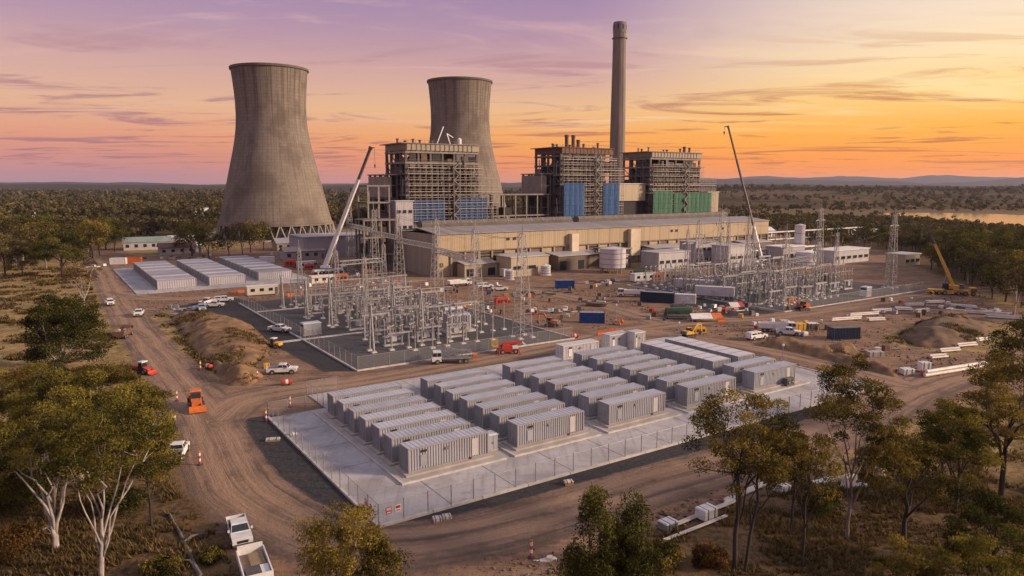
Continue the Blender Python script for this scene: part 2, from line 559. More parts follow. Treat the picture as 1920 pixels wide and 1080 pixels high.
def spline(pts, step=1.5):
    p = [np.array(q[:2], float) for q in pts]
    p = [2 * p[0] - p[1]] + p + [2 * p[-1] - p[-2]]
    out = []
    for i in range(1, len(p) - 2):
        n = max(2, int(np.linalg.norm(p[i + 1] - p[i]) / step))
        for j in range(n):
            t = j / n
            out.append(0.5 * (2 * p[i] + (p[i + 1] - p[i - 1]) * t + (2 * p[i - 1] - 5 * p[i] + 4 * p[i + 1] - p[i + 2]) * t * t
                              + (3 * p[i] - p[i - 1] - 3 * p[i + 1] + p[i + 2]) * t ** 3))
    out.append(p[-2])
    return np.array(out)


ROADS = [
    ('access_road', 4.6, [(150, 462), (188, 500), (212, 545), (248, 605), (300, 672), (352, 735), (400, 800)]),
    ('haul_road', 5.6, [(352, 735), (392, 792), (418, 850), (462, 915), (540, 972), (650, 1012), (780, 1016), (940, 985), (1120, 935), (1310, 880),
                        (1480, 832), (1610, 782), (1700, 735), (1790, 705), (1900, 690), (2050, 672)]),
    ('service_road', 5.0, [(392, 792), (450, 752), (540, 732), (690, 712), (860, 683), (1010, 655), (1160, 622), (1300, 604), (1430, 596), (1570, 578), (1740, 553), (1900, 536)]),
    ('cross_road', 4.5, [(1180, 618), (1290, 632), (1420, 652), (1540, 678), (1640, 705), (1720, 728)]),
    ('yard_road', 4.5, [(850, 520), (950, 538), (1060, 556), (1150, 578), (1240, 604)]),
    ('rear_road', 3.6, [(205, 548), (300, 560), (420, 556), (520, 545), (640, 530), (850, 520)]),
]
ROAD_LINES = [spline([G(*p) for p in pts]) for _, _, pts in ROADS]

SITE = np.array([G(*p)[:2] for p in [(140, 452), (172, 500), (196, 560), (222, 625), (270, 695), (318, 765), (346, 850), (385, 930), (440, 1030), (470, 1120),
                                     (1000, 1120), (1060, 1050), (1240, 992), (1430, 925), (1580, 862), (1660, 806), (1790, 756), (1960, 735),
                                     (2100, 660), (1960, 600), (1850, 560), (1730, 505), (1640, 470), (1440, 432), (600, 432), (430, 468), (300, 470)]])
GRASSY = [np.array([G(*p)[:2] for p in q]) for q in (
    [(284, 592), (330, 574), (440, 596), (515, 640), (505, 668), (470, 706), (420, 716), (372, 690), (325, 645)],
    [(1640, 640), (1700, 610), (1800, 596), (1905, 610), (1905, 655), (1790, 665)],
    [(300, 480), (420, 470), (440, 462), (240, 462), (230, 476)])]
WOODS = [np.array([G(*p)[:2] for p in q]) for q in (
    [(1700, 496), (1800, 530), (1960, 585), (2050, 560), (2050, 440), (1900, 428), (1760, 418), (1640, 412), (1345, 408), (1345, 436), (1450, 448), (1660, 470)],
    [(-100, 482), (60, 474), (180, 466), (250, 452), (300, 443), (420, 432), (430, 400), (-100, 400)])]
GRAV = [np.array([W(*p)[:2] for p in q]) for q in (
    [(-2, -5), (-7, 5), (-7.5, 32), (-3, 41), (1, 41), (1, 1), (80, 1), (80, -4.5)],
    [(21, 57), (15, 60), (13, 96), (4, 118), (3, 150), (21, 158), (24, 146)],
    [(134, 51), (118, 56), (125, 80), (138, 100)])]


def poly_sd(p, poly):
    """signed distance to polygon, positive inside"""
    d = np.full(len(p), 1e9)
    ins = np.zeros(len(p), bool)
    n = len(poly)
    for i in range(n):
        a, b = poly[i], poly[(i + 1) % n]
        ab = b - a
        t = np.clip(((p - a) @ ab) / (ab @ ab), 0, 1)
        d = np.minimum(d, np.hypot(*(p - a - t[:, None] * ab).T))
        c = (a[1] > p[:, 1]) != (b[1] > p[:, 1])
        with np.errstate(divide='ignore', invalid='ignore'):
            xi = (b[0] - a[0]) * (p[:, 1] - a[1]) / (b[1] - a[1]) + a[0]
        ins ^= c & (p[:, 0] < xi)
    return np.where(ins, d, -d)


def hn(x, y, s, seed):
    """smooth value noise"""
    r = np.random.default_rng(seed).random((64, 64))
    u, v = (x / s) % 64, (y / s) % 64
    i, j = np.floor(u).astype(int), np.floor(v).astype(int)
    fu, fv = u - i, v - j
    fu, fv = fu * fu * (3 - 2 * fu), fv * fv * (3 - 2 * fv)
    i1, j1 = (i + 1) % 64, (j + 1) % 64
    i %= 64; j %= 64
    return (r[i, j] * (1 - fu) + r[i1, j] * fu) * (1 - fv) + (r[i, j1] * (1 - fu) + r[i1, j1] * fu) * fv


def zones(p):
    n = len(p)
    zone = np.zeros((n, 4), np.float32)
    zone[:, 3] = np.clip((84 - p[:, 1] + 6 * hn(p[:, 0] + 500, p[:, 1], 7, 91)) / 14, 0, 1) * np.clip((np.abs(p[:, 0] + 8) - 10) / 8, 0, 1)
    s = poly_sd(p, SITE)
    for g in GRASSY:
        s = np.minimum(s, -poly_sd(p, g))
    zone[:, 0] = np.clip(0.5 + s / 5.0, 0, 1)
    zone[:, 3] = np.maximum(zone[:, 3], .8 * np.clip((p[:, 1] - 560) / 60, 0, 1))
    for wp in WOODS:
        zone[:, 3] = np.maximum(zone[:, 3], np.clip(.5 + poly_sd(p, wp) / 8, 0, 1))
    for g in GRAV:
        zone[:, 2] = np.maximum(zone[:, 2], np.clip(0.5 + poly_sd(p, g) / 2.4, 0, 1))
    best = np.full(n, 9.0); idx = np.full(n, -1); track = np.zeros((n, 3), np.float32)
    for k, line in enumerate(ROAD_LINES):
        hw = ROADS[k][1]
        lo, hi = line.min(0) - hw * 2, line.max(0) + hw * 2
        sel = np.where((p[:, 0] > lo[0]) & (p[:, 0] < hi[0]) & (p[:, 1] > lo[1]) & (p[:, 1] < hi[1]))[0]
        if not len(sel): continue
        q = p[sel]
        dm = np.full(len(sel), 1e9); ac = np.zeros(len(sel)); al = np.zeros(len(sel))
        run = 0.0
        st = 2
        L = line[::st]
        for i in range(len(L) - 1):
            a, ab = L[i], L[i + 1] - L[i]
            l = np.linalg.norm(ab)
            if l < 1e-6: continue
            t = np.clip(((q - a) @ ab) / (l * l), 0, 1)
            r = q - a - t[:, None] * ab
            dd = np.hypot(r[:, 0], r[:, 1])
            better = dd < dm
            dm[better] = dd[better]
            ac[better] = (dd * np.sign(ab[0] * r[:, 1] - ab[1] * r[:, 0]))[better]
            al[better] = (run + t * l)[better]
            run += l
        nd = dm / hw
        b = nd < best[sel]
        ss = sel[b]
        best[ss] = nd[b]; idx[ss] = k
        track[ss, 0] = ac[b]; track[ss, 1] = al[b]; track[ss, 2] = k
    zone[:, 1] = np.clip((1.25 - best) / 0.55, 0, 1)
    zone[:, 2] *= np.clip((best - 0.55) / 0.4, 0, 1)
    return zone, track, np.where(best < 1.2, idx, -1)


def build_ground():
    patches = [(-80, 95, 24, 130, 0.5, 0.5), (-200, 270, 130, 330, 1.25, 1.25), (-700, 800, 330, 960, 12, 10),
               (-700, -80, 24, 130, 20, 10), (95, 800, 24, 130, 20, 10), (-700, -200, 130, 330, 20, 20), (270, 800, 130, 330, 20, 20),
               (-700, 800, -400, 24, 100, 53), (-9000, -700, -400, 14000, 830, 900), (800, 9000, -400, 14000, 820, 900), (-700, 800, 960, 14000, 150, 900)]
    V = []; F = []; off = 0
    for x0, x1, y0, y1, dx, dy in patches:
        nx, ny = max(1, round((x1 - x0) / dx)), max(1, round((y1 - y0) / dy))
        X, Y = np.meshgrid(np.linspace(x0, x1, nx + 1), np.linspace(y0, y1, ny + 1))
        V.append(np.stack([X.ravel(), Y.ravel()], 1))
        i = np.arange(ny * (nx + 1)).reshape(ny, nx + 1)[:, :-1].ravel()
        F.append(np.stack([i, i + 1, i + nx + 2, i + nx + 1], 1) + off)
        off += len(V[-1])
    V = np.concatenate(V); F = np.concatenate(F)
    zone, track, ridx = zones(V)
    fid = ridx[F]
    cell = np.where((fid == fid[:, :1]).all(1), fid[:, 0], -1)
    V3 = np.concatenate([V, np.zeros((len(V), 1))], 1)
    for k in range(-1, len(ROADS)):
        f = F[cell == k]
        if not len(f): continue
        used, inv = np.unique(f.ravel(), return_inverse=True)
        name = 'ground' if k < 0 else ROADS[k][0]
        me = np_mesh(name, V3[used], inv.reshape(-1, 4), GROUND)
        a = me.attributes.new('zone', 'FLOAT_COLOR', 'POINT'); a.data.foreach_set('color', zone[used].ravel())
        a = me.attributes.new('track', 'FLOAT_VECTOR', 'POINT'); a.data.foreach_set('vector', track[used].ravel())
        structure(name, me)
build_ground()

# ---- lake
WATER = M('lake_water', (.16, .15, .14), (.13, .12, .11), 0.01, 0.13, spec=1.0, bump=.15, bscale=.4)
def lake():
    pts = [(1632, 400.5), (1660, 399), (1760, 399), (1860, 401), (1960, 405), (2100, 409), (2100, 436), (1960, 430), (1900, 424), (1840, 418),
           (1780, 413), (1735, 409), (1690, 405), (1650, 402)]
    mb = MB()
    p = [G(*q) for q in pts]
    mb.add([(a, b, 0.05) for a, b, _ in p], [tuple(reversed(range(len(p))))])
    structure('lake', mb, WATER)
lake()

# ---- far land: rising paddocks beyond the lake and the ridges on the skyline
def far_mat(name, cols, scale):
    m = bpy.data.materials.new(name); m.use_nodes = True
    k = NT(m.node_tree); b = m.node_tree.nodes['Principled BSDF']
    b.inputs['Roughness'].default_value = 1.0; b.inputs['Specular IOR Level'].default_value = 0.0
    pos = k.n('ShaderNodeNewGeometry').outputs['Position']
    v = k.mapping(pos, scale=(1, 0.55, 1))
    n1 = k.noise(v, scale, 4, 0.6); n2 = k.noise(pos, scale * 9, 4, 0.65)
    c = k.mix(k.smooth(n1, 0.42, 0.60), (*cols[0], 1), (*cols[1], 1))
    c = k.mix(k.math('MULTIPLY', k.smooth(n2, 0.45, 0.62), 0.7), c, (*cols[2], 1))
    m.node_tree.links.new(c, b.inputs['Base Color'])
    return m
PADDOCK = far_mat('far_paddock', ((.15, .105, .065), (.075, .06, .036), (.05, .042, .026)), 0.004)
WOODED = far_mat('wooded_hill', ((.045, .042, .026), (.06, .05, .03), (.03, .028, .02)), 0.002)


def rise_h(x, y):
    """height of the land beyond the lake"""
    r = np.clip((y - 880) / 900, 0, 1); r = r * r * (3 - 2 * r)
    side = np.clip((x - 120) / 500, 0, 1); side = side * side * (3 - 2 * side)
    h = r * side * (9 + 8 * hn(x, y, 260, 3)) + r * side * 2 * hn(x, y, 60, 4) + r * 5 * hn(x, y, 500, 6)
    drop = np.clip((y - 2600) / 900, 0, 1)
    return h * (1 - 0.6 * drop) - 0.6


def far_land():
    X, Y = np.meshgrid(np.linspace(-2600, 3200, 150), np.concatenate([np.linspace(870, 2000, 60), np.linspace(2050, 4600, 30)]))
    nx = X.shape[1]; ny = X.shape[0]
    V = np.stack([X.ravel(), Y.ravel(), rise_h(X, Y).ravel()], 1)
    i = np.arange((ny - 1) * nx).reshape(ny - 1, nx)[:, :-1].ravel()
    F = np.stack([i, i + 1, i + nx + 1, i + nx], 1)
    o = structure('far_terrain', np_mesh('far_terrain', V, F, PADDOCK))
    o.data.polygons.foreach_set('use_smooth', [True] * len(F))
    for name, y0, x0, x1, base, amp, s, seed in (('hills', 5600, -5200, 5200, 18, 34, 900, 11), ('distant_hills', 9000, -7600, 7600, 8, 62, 1300, 15), ('far_ridge', 12500, -9000, 9500, 20, 60, 2600, 21)):
        xs = np.linspace(x0, x1, 260)
        rows = [(-1400, 0.0), (-800, 0.45), (-300, 0.9), (0, 1.0), (500, 0.8), (1400, 0.0)]
        h = base + amp * hn(xs + 9000, xs * 0 + 5, s, seed) + amp * .35 * hn(xs + 9000, xs * 0 + 3, s * .3, seed + 1) + amp * .08 * hn(xs + 9000, xs * 0 + 3, s * .06, seed + 2)
        side = np.clip((xs / y0 - 0.05) / 0.35, 0, 1); side = side * side * (3 - 2 * side)
        if name == 'distant_hills': h = h * (0.95 + 0.75 * side)
        if name == 'far_ridge': h = h * (0.8 + 2.3 * side)
        if name == 'hills': h = h * (0.8 + 0.15 * side)
        V = []
        for dy, k in rows:
            V.append(np.stack([xs, xs * 0 + y0 + dy, h * k - 2], 1))
        V = np.concatenate(V); n = len(xs)
        i = np.arange((len(rows) - 1) * n).reshape(-1, n)[:, :-1].ravel()
        o = structure(name, np_mesh(name, V, np.stack([i, i + 1, i + n + 1, i + n], 1), WOODED))
        o.data.polygons.foreach_set('use_smooth', [True] * len(o.data.polygons))
far_land()

# ---- earth mounds
MOUND = M('mound_soil', (.27, .145, .07), (.125, .080, .045), 0.55, 0.95, bump=1.0, bscale=2.5, dirt=(.10, .07, .035))
WEED = leaf_mat('dry_weed', (.055, .045, .018), (.27, .18, .07), .2)
def mound(label, pts, hgt, seed, cell=0.5, mat=None):
    poly = np.array([G(*p)[:2] for p in pts])
    lo, hi = poly.min(0) - 1, poly.max(0) + 1
    nx, ny = int((hi[0] - lo[0]) / cell), int((hi[1] - lo[1]) / cell)
    X, Y = np.meshgrid(np.linspace(lo[0], hi[0], nx), np.linspace(lo[1], hi[1], ny))
    P = np.stack([X.ravel(), Y.ravel()], 1)
    d = poly_sd(P, poly)
    wmax = d.max()
    t = np.clip(d / (wmax * 0.85), 0, 1); t = t * t * (3 - 2 * t)
    z = hgt * t * (0.6 + 0.5 * hn(P[:, 0] + 300, P[:, 1], 9, seed) + .25 * hn(P[:, 0] + 300, P[:, 1], 2.2, seed + 1)) + 0.25 * np.clip(d, 0, 1) * hn(P[:, 0] + 300, P[:, 1], 1.3, seed + 2)
    z += np.clip(d / 1.5, 0, 1) * (.30 * hn(P[:, 0] + 300, P[:, 1], .9, seed + 3) + .7 * hn(P[:, 0] + 300, P[:, 1], 2.2, seed + 4) ** 2 + .35 * hn(P[:, 0] + 320, P[:, 1] * 2, 1.4, seed + 5))
    z = np.where(d > 0, z + 0.02, -0.3)
    i = np.arange((ny - 1) * nx).reshape(ny - 1, nx)[:, :-1].ravel()
    F = np.stack([i, i + 1, i + nx + 1, i + nx], 1)
    F = F[(d[F] > -1.2).any(1)]
    used, inv = np.unique(F.ravel(), return_inverse=True)
    c = P.mean(0)
    V = np.stack([P[used, 0] - c[0], P[used, 1] - c[1], z[used]], 1)
    me = np_mesh('earth_mound', V, inv.reshape(-1, 4), mat or MOUND)
    me.polygons.foreach_set('use_smooth', [True] * len(me.polygons))
    o = tag(obj('earth_mound', me, loc=(c[0], c[1], 0)), label, 'earth mound')
    # weeds and clods growing out of the slope
    g = np.random.default_rng(seed)
    ii = np.where(d > .4)[0]
    keep = ii[hn(P[ii, 0] + 300, P[ii, 1], 4.5, seed + 7) + .3 * g.random(len(ii)) > .80]
    if len(keep):
        k = g.choice(keep, min(len(keep) * 2, 2600))
        n = len(k) * 4
        ci = np.repeat(k, 4)
        b = np.column_stack([P[ci] - c + g.normal(size=(n, 2)) * .3, z[ci] - .05])
        a = g.random(n) * 6.28; h = .15 + .4 * g.random(n); w = .05 + .09 * g.random(n)
        u = np.column_stack([np.cos(a), np.sin(a), np.zeros(n)])
        v = np.column_stack([-u[:, 1], u[:, 0], np.zeros(n)])
        T = np.stack([b - v * w[:, None], b + v * w[:, None], b + u * (h * .6)[:, None] + np.array([0, 0, 1]) * h[:, None]], 1).reshape(-1, 3)
        wo = obj('weeds', np_mesh('weeds', T, np.arange(3 * n).reshape(-1, 3), WEED, np.clip(.45 + .25 * g.normal(size=n), 0, 1)), None, o)
        wo['kind'] = 'stuff'
    return o
mound('long grassy bank of bare earth between the access road and switchyard car park', [(318, 594), (400, 590), (470, 608), (512, 648), (500, 668), (462, 690), (430, 700), (380, 676), (345, 640)], 1.5, 31)
mound('low ridge of tumbled orange clay at the foot of the grassy bank', [(388, 668), (430, 690), (480, 690), (496, 704), (470, 724), (430, 724), (398, 700)], 1.5, 37, .5)
mound('broad scrubby spoil heap beyond the dark shipping container', [(1682, 628), (1720, 606), (1790, 598), (1860, 612), (1850, 640), (1780, 655), (1715, 650)], 1.9, 41, mat=M('scrub_soil', (.17, .10, .058), (.10, .066, .04), .4, .95, bump=1.0, bscale=2.5, dirt=(.07, .055, .032)))
mound('low strip of pushed-up soil along the cross road', [(1430, 640), (1520, 646), (1600, 672), (1690, 700), (1680, 708), (1580, 684), (1500, 662), (1430, 650)], 0.7, 47)
mound('small dark spoil heap near the fenced trench', [(1545, 652), (1600, 654), (1625, 668), (1580, 674), (1545, 664)], 1.0, 51, .5)
# ================================================================== power station
def tower_mat():
    m = bpy.data.materials.new('tower_concrete'); m.use_nodes = True
    k = NT(m.node_tree); t = m.node_tree; b = t.nodes['Principled BSDF']
    b.inputs['Roughness'].default_value = 0.92; b.inputs['Specular IOR Level'].default_value = 0.15
    oc = k.n('ShaderNodeTexCoord').outputs['Object']
    sep = k.n('ShaderNodeSeparateXYZ'); t.links.new(oc, sep.inputs[0])
    ang = k.math('ARCTAN2', sep.outputs[1], sep.outputs[0])
    cmb = k.n('ShaderNodeCombineXYZ')
    t.links.new(k.math('MULTIPLY', ang, 26.0), cmb.inputs[0]); t.links.new(sep.outputs[2], cmb.inputs[1])
    uv = cmb.outputs[0]
    st = k.noise(k.mapping(uv, scale=(1.0, 0.035, 1)), 0.9, 5, 0.65)          # rain streaks
    bl = k.noise(k.mapping(uv, scale=(0.06, 0.05, 1)), 1.0, 5, 0.6)           # broad stains
    br = k.n('ShaderNodeTexBrick'); t.links.new(k.mapping(uv, scale=(0.07, 0.13, 1)), br.inputs['Vector'])
    br.inputs['Color1'].default_value = (.235, .195, .162, 1); br.inputs['Color2'].default_value = (.212, .175, .146, 1); br.inputs['Mortar'].default_value = (.175, .145, .122, 1)
    br.inputs['Mortar Size'].default_value = 0.022; br.inputs['Scale'].default_value = 1.0; br.inputs['Mortar Smooth'].default_value = 0.4
    c = k.mix(k.math('MULTIPLY', k.smooth(st, 0.46, 0.66), 0.6), br.outputs[0], (.115, .09, .075, 1))
    c = k.mix(k.math('MULTIPLY', k.smooth(bl, 0.46, 0.62), 0.7), c, (.118, .092, .078, 1))
    run = k.noise(k.mapping(uv, scale=(1.0, 0.012, 1), loc=(5, 2, 0)), 0.55, 4, 0.6)
    c = k.mix(k.math('MULTIPLY', k.math('MULTIPLY', k.smooth(run, .5, .62), k.smooth(sep.outputs[2], 52, 98)), .6), c, (.07, .058, .05, 1))
    t.links.new(c, b.inputs['Base Color'])
    bn = k.n('ShaderNodeBump'); bn.inputs['Strength'].default_value = 0.25; bn.inputs['Distance'].default_value = 0.2
    t.links.new(br.outputs['Fac'], bn.inputs['Height']); bn.invert = True
    t.links.new(bn.outputs[0], b.inputs['Normal'])
    return m
TOWERC = tower_mat()
CHIMC = M('chimney_concrete', (.22, .175, .145), (.17, .135, .115), 0.25, 0.9, stretch=(1, 1, .12), bump=.1, bscale=2)


def cooling_tower(label, x, y, s=1.0, nleg=34):
    o = thing('cooling_tower', label, 'cooling tower', (x, y, 0))
    o.scale = (s, s, s)
    kz = [9.0, 14, 24, 32, 41, 49, 56, 64, 71.5, 79, 87, 94, 101, 105, 107.6]
    kr = [34.6, 33.3, 31.0, 29.2, 27.2, 25.4, 23.8, 22.3, 21.3, 20.9, 21.0, 21.4, 22.0, 22.4, 22.7]
    kz = [9 + (z - 9) * .957 for z in kz]
    zz = np.linspace(9, kz[-1], 60); rr = np.interp(zz, kz, kr)
    rr[1:-1] = (rr[:-2] + rr[1:-1] * 2 + rr[2:]) / 4
    prof = [(r, z) for r, z in zip(rr, zz)]
    inner = [(r - 0.5, z) for r, z in reversed(prof)]
    sh = obj('shell', MB().lathe(prof + inner + [prof[0]], 128), TOWERC, o, smooth=True)
    obj('rim', MB().lathe([(22.6, 102.4), (23.4, 102.7), (23.45, 104.0), (22.0, 104.0), (22.0, 102.5), (22.6, 102.4)], 96), M('rim_concrete', (.15, .12, .105), (.10, .085, .08), .5, .9), o)
    obj('lintel_ring', MB().lathe([(34.2, 8.5), (35.2, 8.5), (35.0, 10.0), (34.3, 10.0), (34.2, 8.5)], 96), TOWERC, o)
    leg = MB()
    a = 2 * math.pi / nleg
    p0 = (36.8, 0, 0); q = lambda t: (34.7 * math.cos(t), 34.7 * math.sin(t), 8.8)
    me = MB().tube(p0, q(a * .46), .42, .36, 6).tube(p0, q(-a * .46), .42, .36, 6).mesh('support_leg', M('leg_concrete', (.36, .31, .27), (.28, .24, .21), .5, .9))
    for i in range(nleg):
        obj('support_leg', me, None, o, rz=a * i)
    obj('basin_wall', MB().lathe([(38.6, 0), (38.6, .9), (38.1, .9), (38.1, 0)], 72), CONCK, o)
    obj('fill_packing', MB().lathe([(33.5, .3), (33.5, 8.9), (.1, 9.1)], 48), DARKIN, o)
    return o
cooling_tower('tall concrete cooling tower, the nearer one, its ring of slanted legs in view', -149.7, 455.8)
cooling_tower('concrete cooling tower standing half hidden behind the scaffolded boiler house', -40, 565, 1.075)


def chimney():
    o = thing('chimney', 'tall slender concrete chimney rising behind the boiler houses', 'chimney', (84, 580, 0))
    obj('shaft', MB().lathe([(6.6, 0), (6.3, 40), (5.9, 80), (5.4, 118), (5.05, 152)], 40), CHIMC, o, smooth=True)
    obj('crown', MB().lathe([(5.1, 150), (5.25, 150.2), (5.25, 156.6), (4.9, 158.3), (3.9, 158.3), (3.9, 154)], 40), M('chimney_crown', (.20, .17, .16), (.14, .12, .115), .5, .9), o)
    pl = MB().lathe([(5.2, 146), (6.0, 146), (6.0, 146.25), (5.2, 146.25)], 32)
    for i in range(24):
        t = 2 * math.pi * i / 24
        pl.bar((5.9 * math.cos(t), 5.9 * math.sin(t), 146.2), (5.9 * math.cos(t), 5.9 * math.sin(t), 147.3), .08)
    obj('access_platform', pl, STEELD, o)
    for i in range(8):
        t = 2 * math.pi * (i + .5) / 8
        obj('crown_vent', MB().bx(5.2, 5.34, -.5, .5, 152.5, 156), DARKIN, o, rz=t)
    l = MB()
    for s in (-.25, .25): l.bar((s, -6.75, 0), (s, -5.25, 151), .09)
    obj('ladder', l, STEELD, o, rz=.5)
    obj('lightning_conductor', MB().tube((5.1, 0, 157), (5.1, 0, 160.5), .06, n=5), STEELD, o)
chimney()


# ---- turbine hall
HALLW = M('hall_panel', (.40, .31, .195), (.35, .27, .17), 0.2, 0.6, stretch=(3, 1, .12), rand=.05, dirt=(.28, .215, .15))
HALLL = M('hall_lower_wall', (.17, .125, .095), (.13, .095, .075), 0.3, 0.75, stretch=(2, 1, .3), rand=.12)
HALLR = M('hall_roof_sheet', (.30, .27, .27), (.25, .225, .225), 0.15, 0.6, .1, stretch=(3, .2, 1), rand=.08, dirt=(.20, .17, .16))
DUCT = M('ridge_vent', (.15, .125, .105), (.11, .092, .08), 0.4, 0.6)
CORRUG = {}


def ribbed(w, h, t=.06, pitch=.9, d=.035):
    """ribbed cladding panel standing in the xz plane, front towards -y"""
    mb = MB()
    n = max(2, int(w / pitch)); p = w / n
    pts = []
    for i in range(n):
        x = i * p
        pts += [(x, 0), (x + p * .55, 0), (x + p * .65, -d), (x + p * .95, -d)]
    pts.append((w, 0))
    k = len(pts)
    vs = [(x, y, 0) for x, y in pts] + [(x, y, h) for x, y in pts] + [(w, t, 0), (w, t, h), (0, t, 0), (0, t, h)]
    fs = [(i, i + 1, i + 1 + k, i + k) for i in range(k - 1)]
    fs += [(k - 1, 2 * k, 2 * k + 1, 2 * k - 1), (2 * k, 2 * k + 2, 2 * k + 3, 2 * k + 1), (2 * k + 2, 0, k, 2 * k + 3)]
    fs += [tuple(range(k, 2 * k)) + (2 * k + 1, 2 * k + 3)]
    return mb.add(vs, fs)


def turbine_hall():
    L, D, H = 187.0, 31.0, 15.6
    o = thing('turbine_hall', 'long low cream clad turbine hall in front of the boiler houses', 'industrial building', W(93.4, 166.2), RZ)
    obj('core', MB().bx(.4, L - .4, .6, D - .4, 0, H - .4), HALLL, o)
    n = 32; w = L / n
    up = ribbed(w - .12, 6.6).mesh('wall_panel', HALLW)
    for i in range(n):
        obj('wall_panel', up, None, o, (i * w + .06, 0, H - 6.6))
    # lower wall: recessed bays with columns, roller doors and dark openings
    r = random.Random(5)
    col = MB().bx(-.35, .35, -.25, .5, 0, H - 6.65).mesh('column', M('hall_column', (.33, .26, .19), (.27, .21, .16), .5, .7))
    for i in range(n + 1):
        obj('column', col, None, o, (min(max(i * w, .36), L - .36), 0.05, 0))
    for i in range(n):
        x0, x1 = i * w + .5, (i + 1) * w - .5
        kind = r.choice(['open', 'wall', 'wall', 'wall', 'wall', 'louver', 'door'])
        if kind == 'open':
            obj('opening', MB().bx(x0, x1, .45, .55, .1, 6.2), DARKIN, o)
            obj('wall_infill', MB().bx(x0, x1, .3, .58, 6.25, H - 6.7), HALLW, o)
        elif kind == 'door':
            d = obj('roller_door', MB().bx(x0 + .6, x1 - .6, .3, .5, .05, 5.0), SHEET, o)
            s = MB()
            for z in np.arange(.4, 5, .42): s.bx(x0 + .6, x1 - .6, .26, .30, z, z + .1)
            obj('door_rib', s, STEEL, d)
            obj('wall_infill', MB().bx(x0, x1, .38, .58, 5.05, H - 6.7), HALLL, o)
        elif kind == 'louver':
            obj('opening', MB().bx(x0, x1, .45, .56, .1, H - 6.7), DARKIN, o)
            for z in np.arange(1.0, 8.4, 1.15):
                obj('louvre_blade', MB().bx(x0, x1, .2, .44, z, z + .5), HALLL, o)
        else:
            obj('wall_infill', MB().bx(x0, x1, .36, .58, .05, H - 6.7), HALLW if r.random() < .6 else HALLL, o)
            for q in range(1 if i % 4 == 0 else 0):
                xx = x0 + .7 + q * 2.4
                obj('window', MB().bx(xx, xx + 1.5, .30, .36, 3.4, 5.0), GLASS, o)
    obj('fascia_beam', MB().bx(0, L, -.45, .5, H - 6.95, H - 6.62), M('fascia', (.22, .16, .12), (.16, .12, .09), .4, .7), o)
    # gable ends (ribbed)
    gp = ribbed(D / 5 - .1, H - .3).mesh('end_panel', M('end_cladding', (.31, .26, .21), (.27, .225, .18), .2, .65, stretch=(3, 3, .15), rand=.05))
    for i in range(5):
        e = obj('end_panel', gp, None, o, (0.0, (5 - i) * D / 5 - .05, 0), rz=-math.pi / 2)
        e = obj('end_panel', gp, None, o, (L, i * D / 5 + .05, 0), rz=math.pi / 2)
    # roof: sheets with a shallow ridge
    nr = 34; w = L / nr
    rp = MB().add([(0, -.6, H - .05), (w - .1, -.6, H - .05), (w - .1, D * .5, H + 1.5), (0, D * .5, H + 1.5), (0, -.6, H - .3), (w - .1, -.6, H - .3), (w - .1, D * .5, H + 1.2), (0, D * .5, H + 1.2)],
                  [(0, 1, 2, 3), (7, 6, 5, 4), (0, 4, 5, 1), (1, 5, 6, 2), (3, 2, 6, 7), (0, 3, 7, 4)]).mesh('roof_sheet', HALLR)
    rq = MB().add([(0, D * .5, H + 1.5), (w - .1, D * .5, H + 1.5), (w - .1, D + .5, H), (0, D + .5, H), (0, D * .5, H + 1.2), (w - .1, D * .5, H + 1.2), (w - .1, D + .5, H - .3), (0, D + .5, H - .3)],
                  [(0, 1, 2, 3), (7, 6, 5, 4), (0, 4, 5, 1), (1, 5, 6, 2), (3, 2, 6, 7), (0, 3, 7, 4)]).mesh('roof_sheet', HALLR)
    for i in range(nr):
        obj('roof_sheet', rp, None, o, (i * w + .05, 0, 0)); obj('roof_sheet', rq, None, o, (i * w + .05, 0, 0))
    for x0, x1 in ((6, 80), (84, 184)):
        rv = obj('ridge_vent', MB().prism([(D - 7.4, H + .2), (D - 7.8, H + 2.3), (D - 6.8, H + 3.5), (D - 4.4, H + 3.5), (D - 3.4, H + 2.3), (D - 3.8, H + .2)], x0, x1, 'x'), DUCT, o)
        for x in np.arange(x0 + 4, x1, 6): obj('vent_band', MB().prism([(D - 7.9, H + 2.3), (D - 6.8, H + 3.6), (D - 4.4, H + 3.6), (D - 3.3, H + 2.3)], x, x + .3, 'x'), HALLR, rv)
    # small lift box and doors on the long wall
    for x, ww, z0, z1 in ((92, 5.5, 3.0, H - 1.2), (60.0, 3.5, 5, H - 2.0)):
        obj('wall_box', MB().bx(x, x + ww, -2.2, -.1, z0, z1), M('wall_box_cladding', (.60, .50, .36), (.52, .43, .31), .4, .6), o)
    for x in (30, 33, 118, 121, 152):
        obj('wall_vent', MB().bx(x, x + 1.2, -.3, -.08, H - 3.4, H - 2.4), DARKIN, o)
    # lean-to annexes along the foot of the wall
    for x, ww, d, h, m in ((8, 14, 6, 4.5, HALLW), (26, 18, 8, 6.2, CREAM), (48, 22, 9, 5.6, HALLL), (74, 12, 7, 4.0, SHEET), (100, 26, 8, 6.0, SHEET), (132, 24, 8, 5.0, HALLW), (160, 20, 7, 5.5, HALLL)):
        a = obj('annex', MB().bx(x, x + ww, -d, -.5, 0, h), m, o)
        obj('annex_roof', MB().prism([(-d - .5, h + .05), (-d - .5, h + .3), (-.47, h + 1.1), (-.47, h + .8)], x - .3, x + ww + .3, 'x'), SHEET, a)
        for q in range(0, int(ww / 4.5), 2):
            obj('annex_opening', MB().bx(x + .8 + q * 4.5, x + 3.9 + q * 4.5, -d - .06, -d + .02, .2, h * .66), DARKIN if q % 2 else GLASS, a)
turbine_hall()


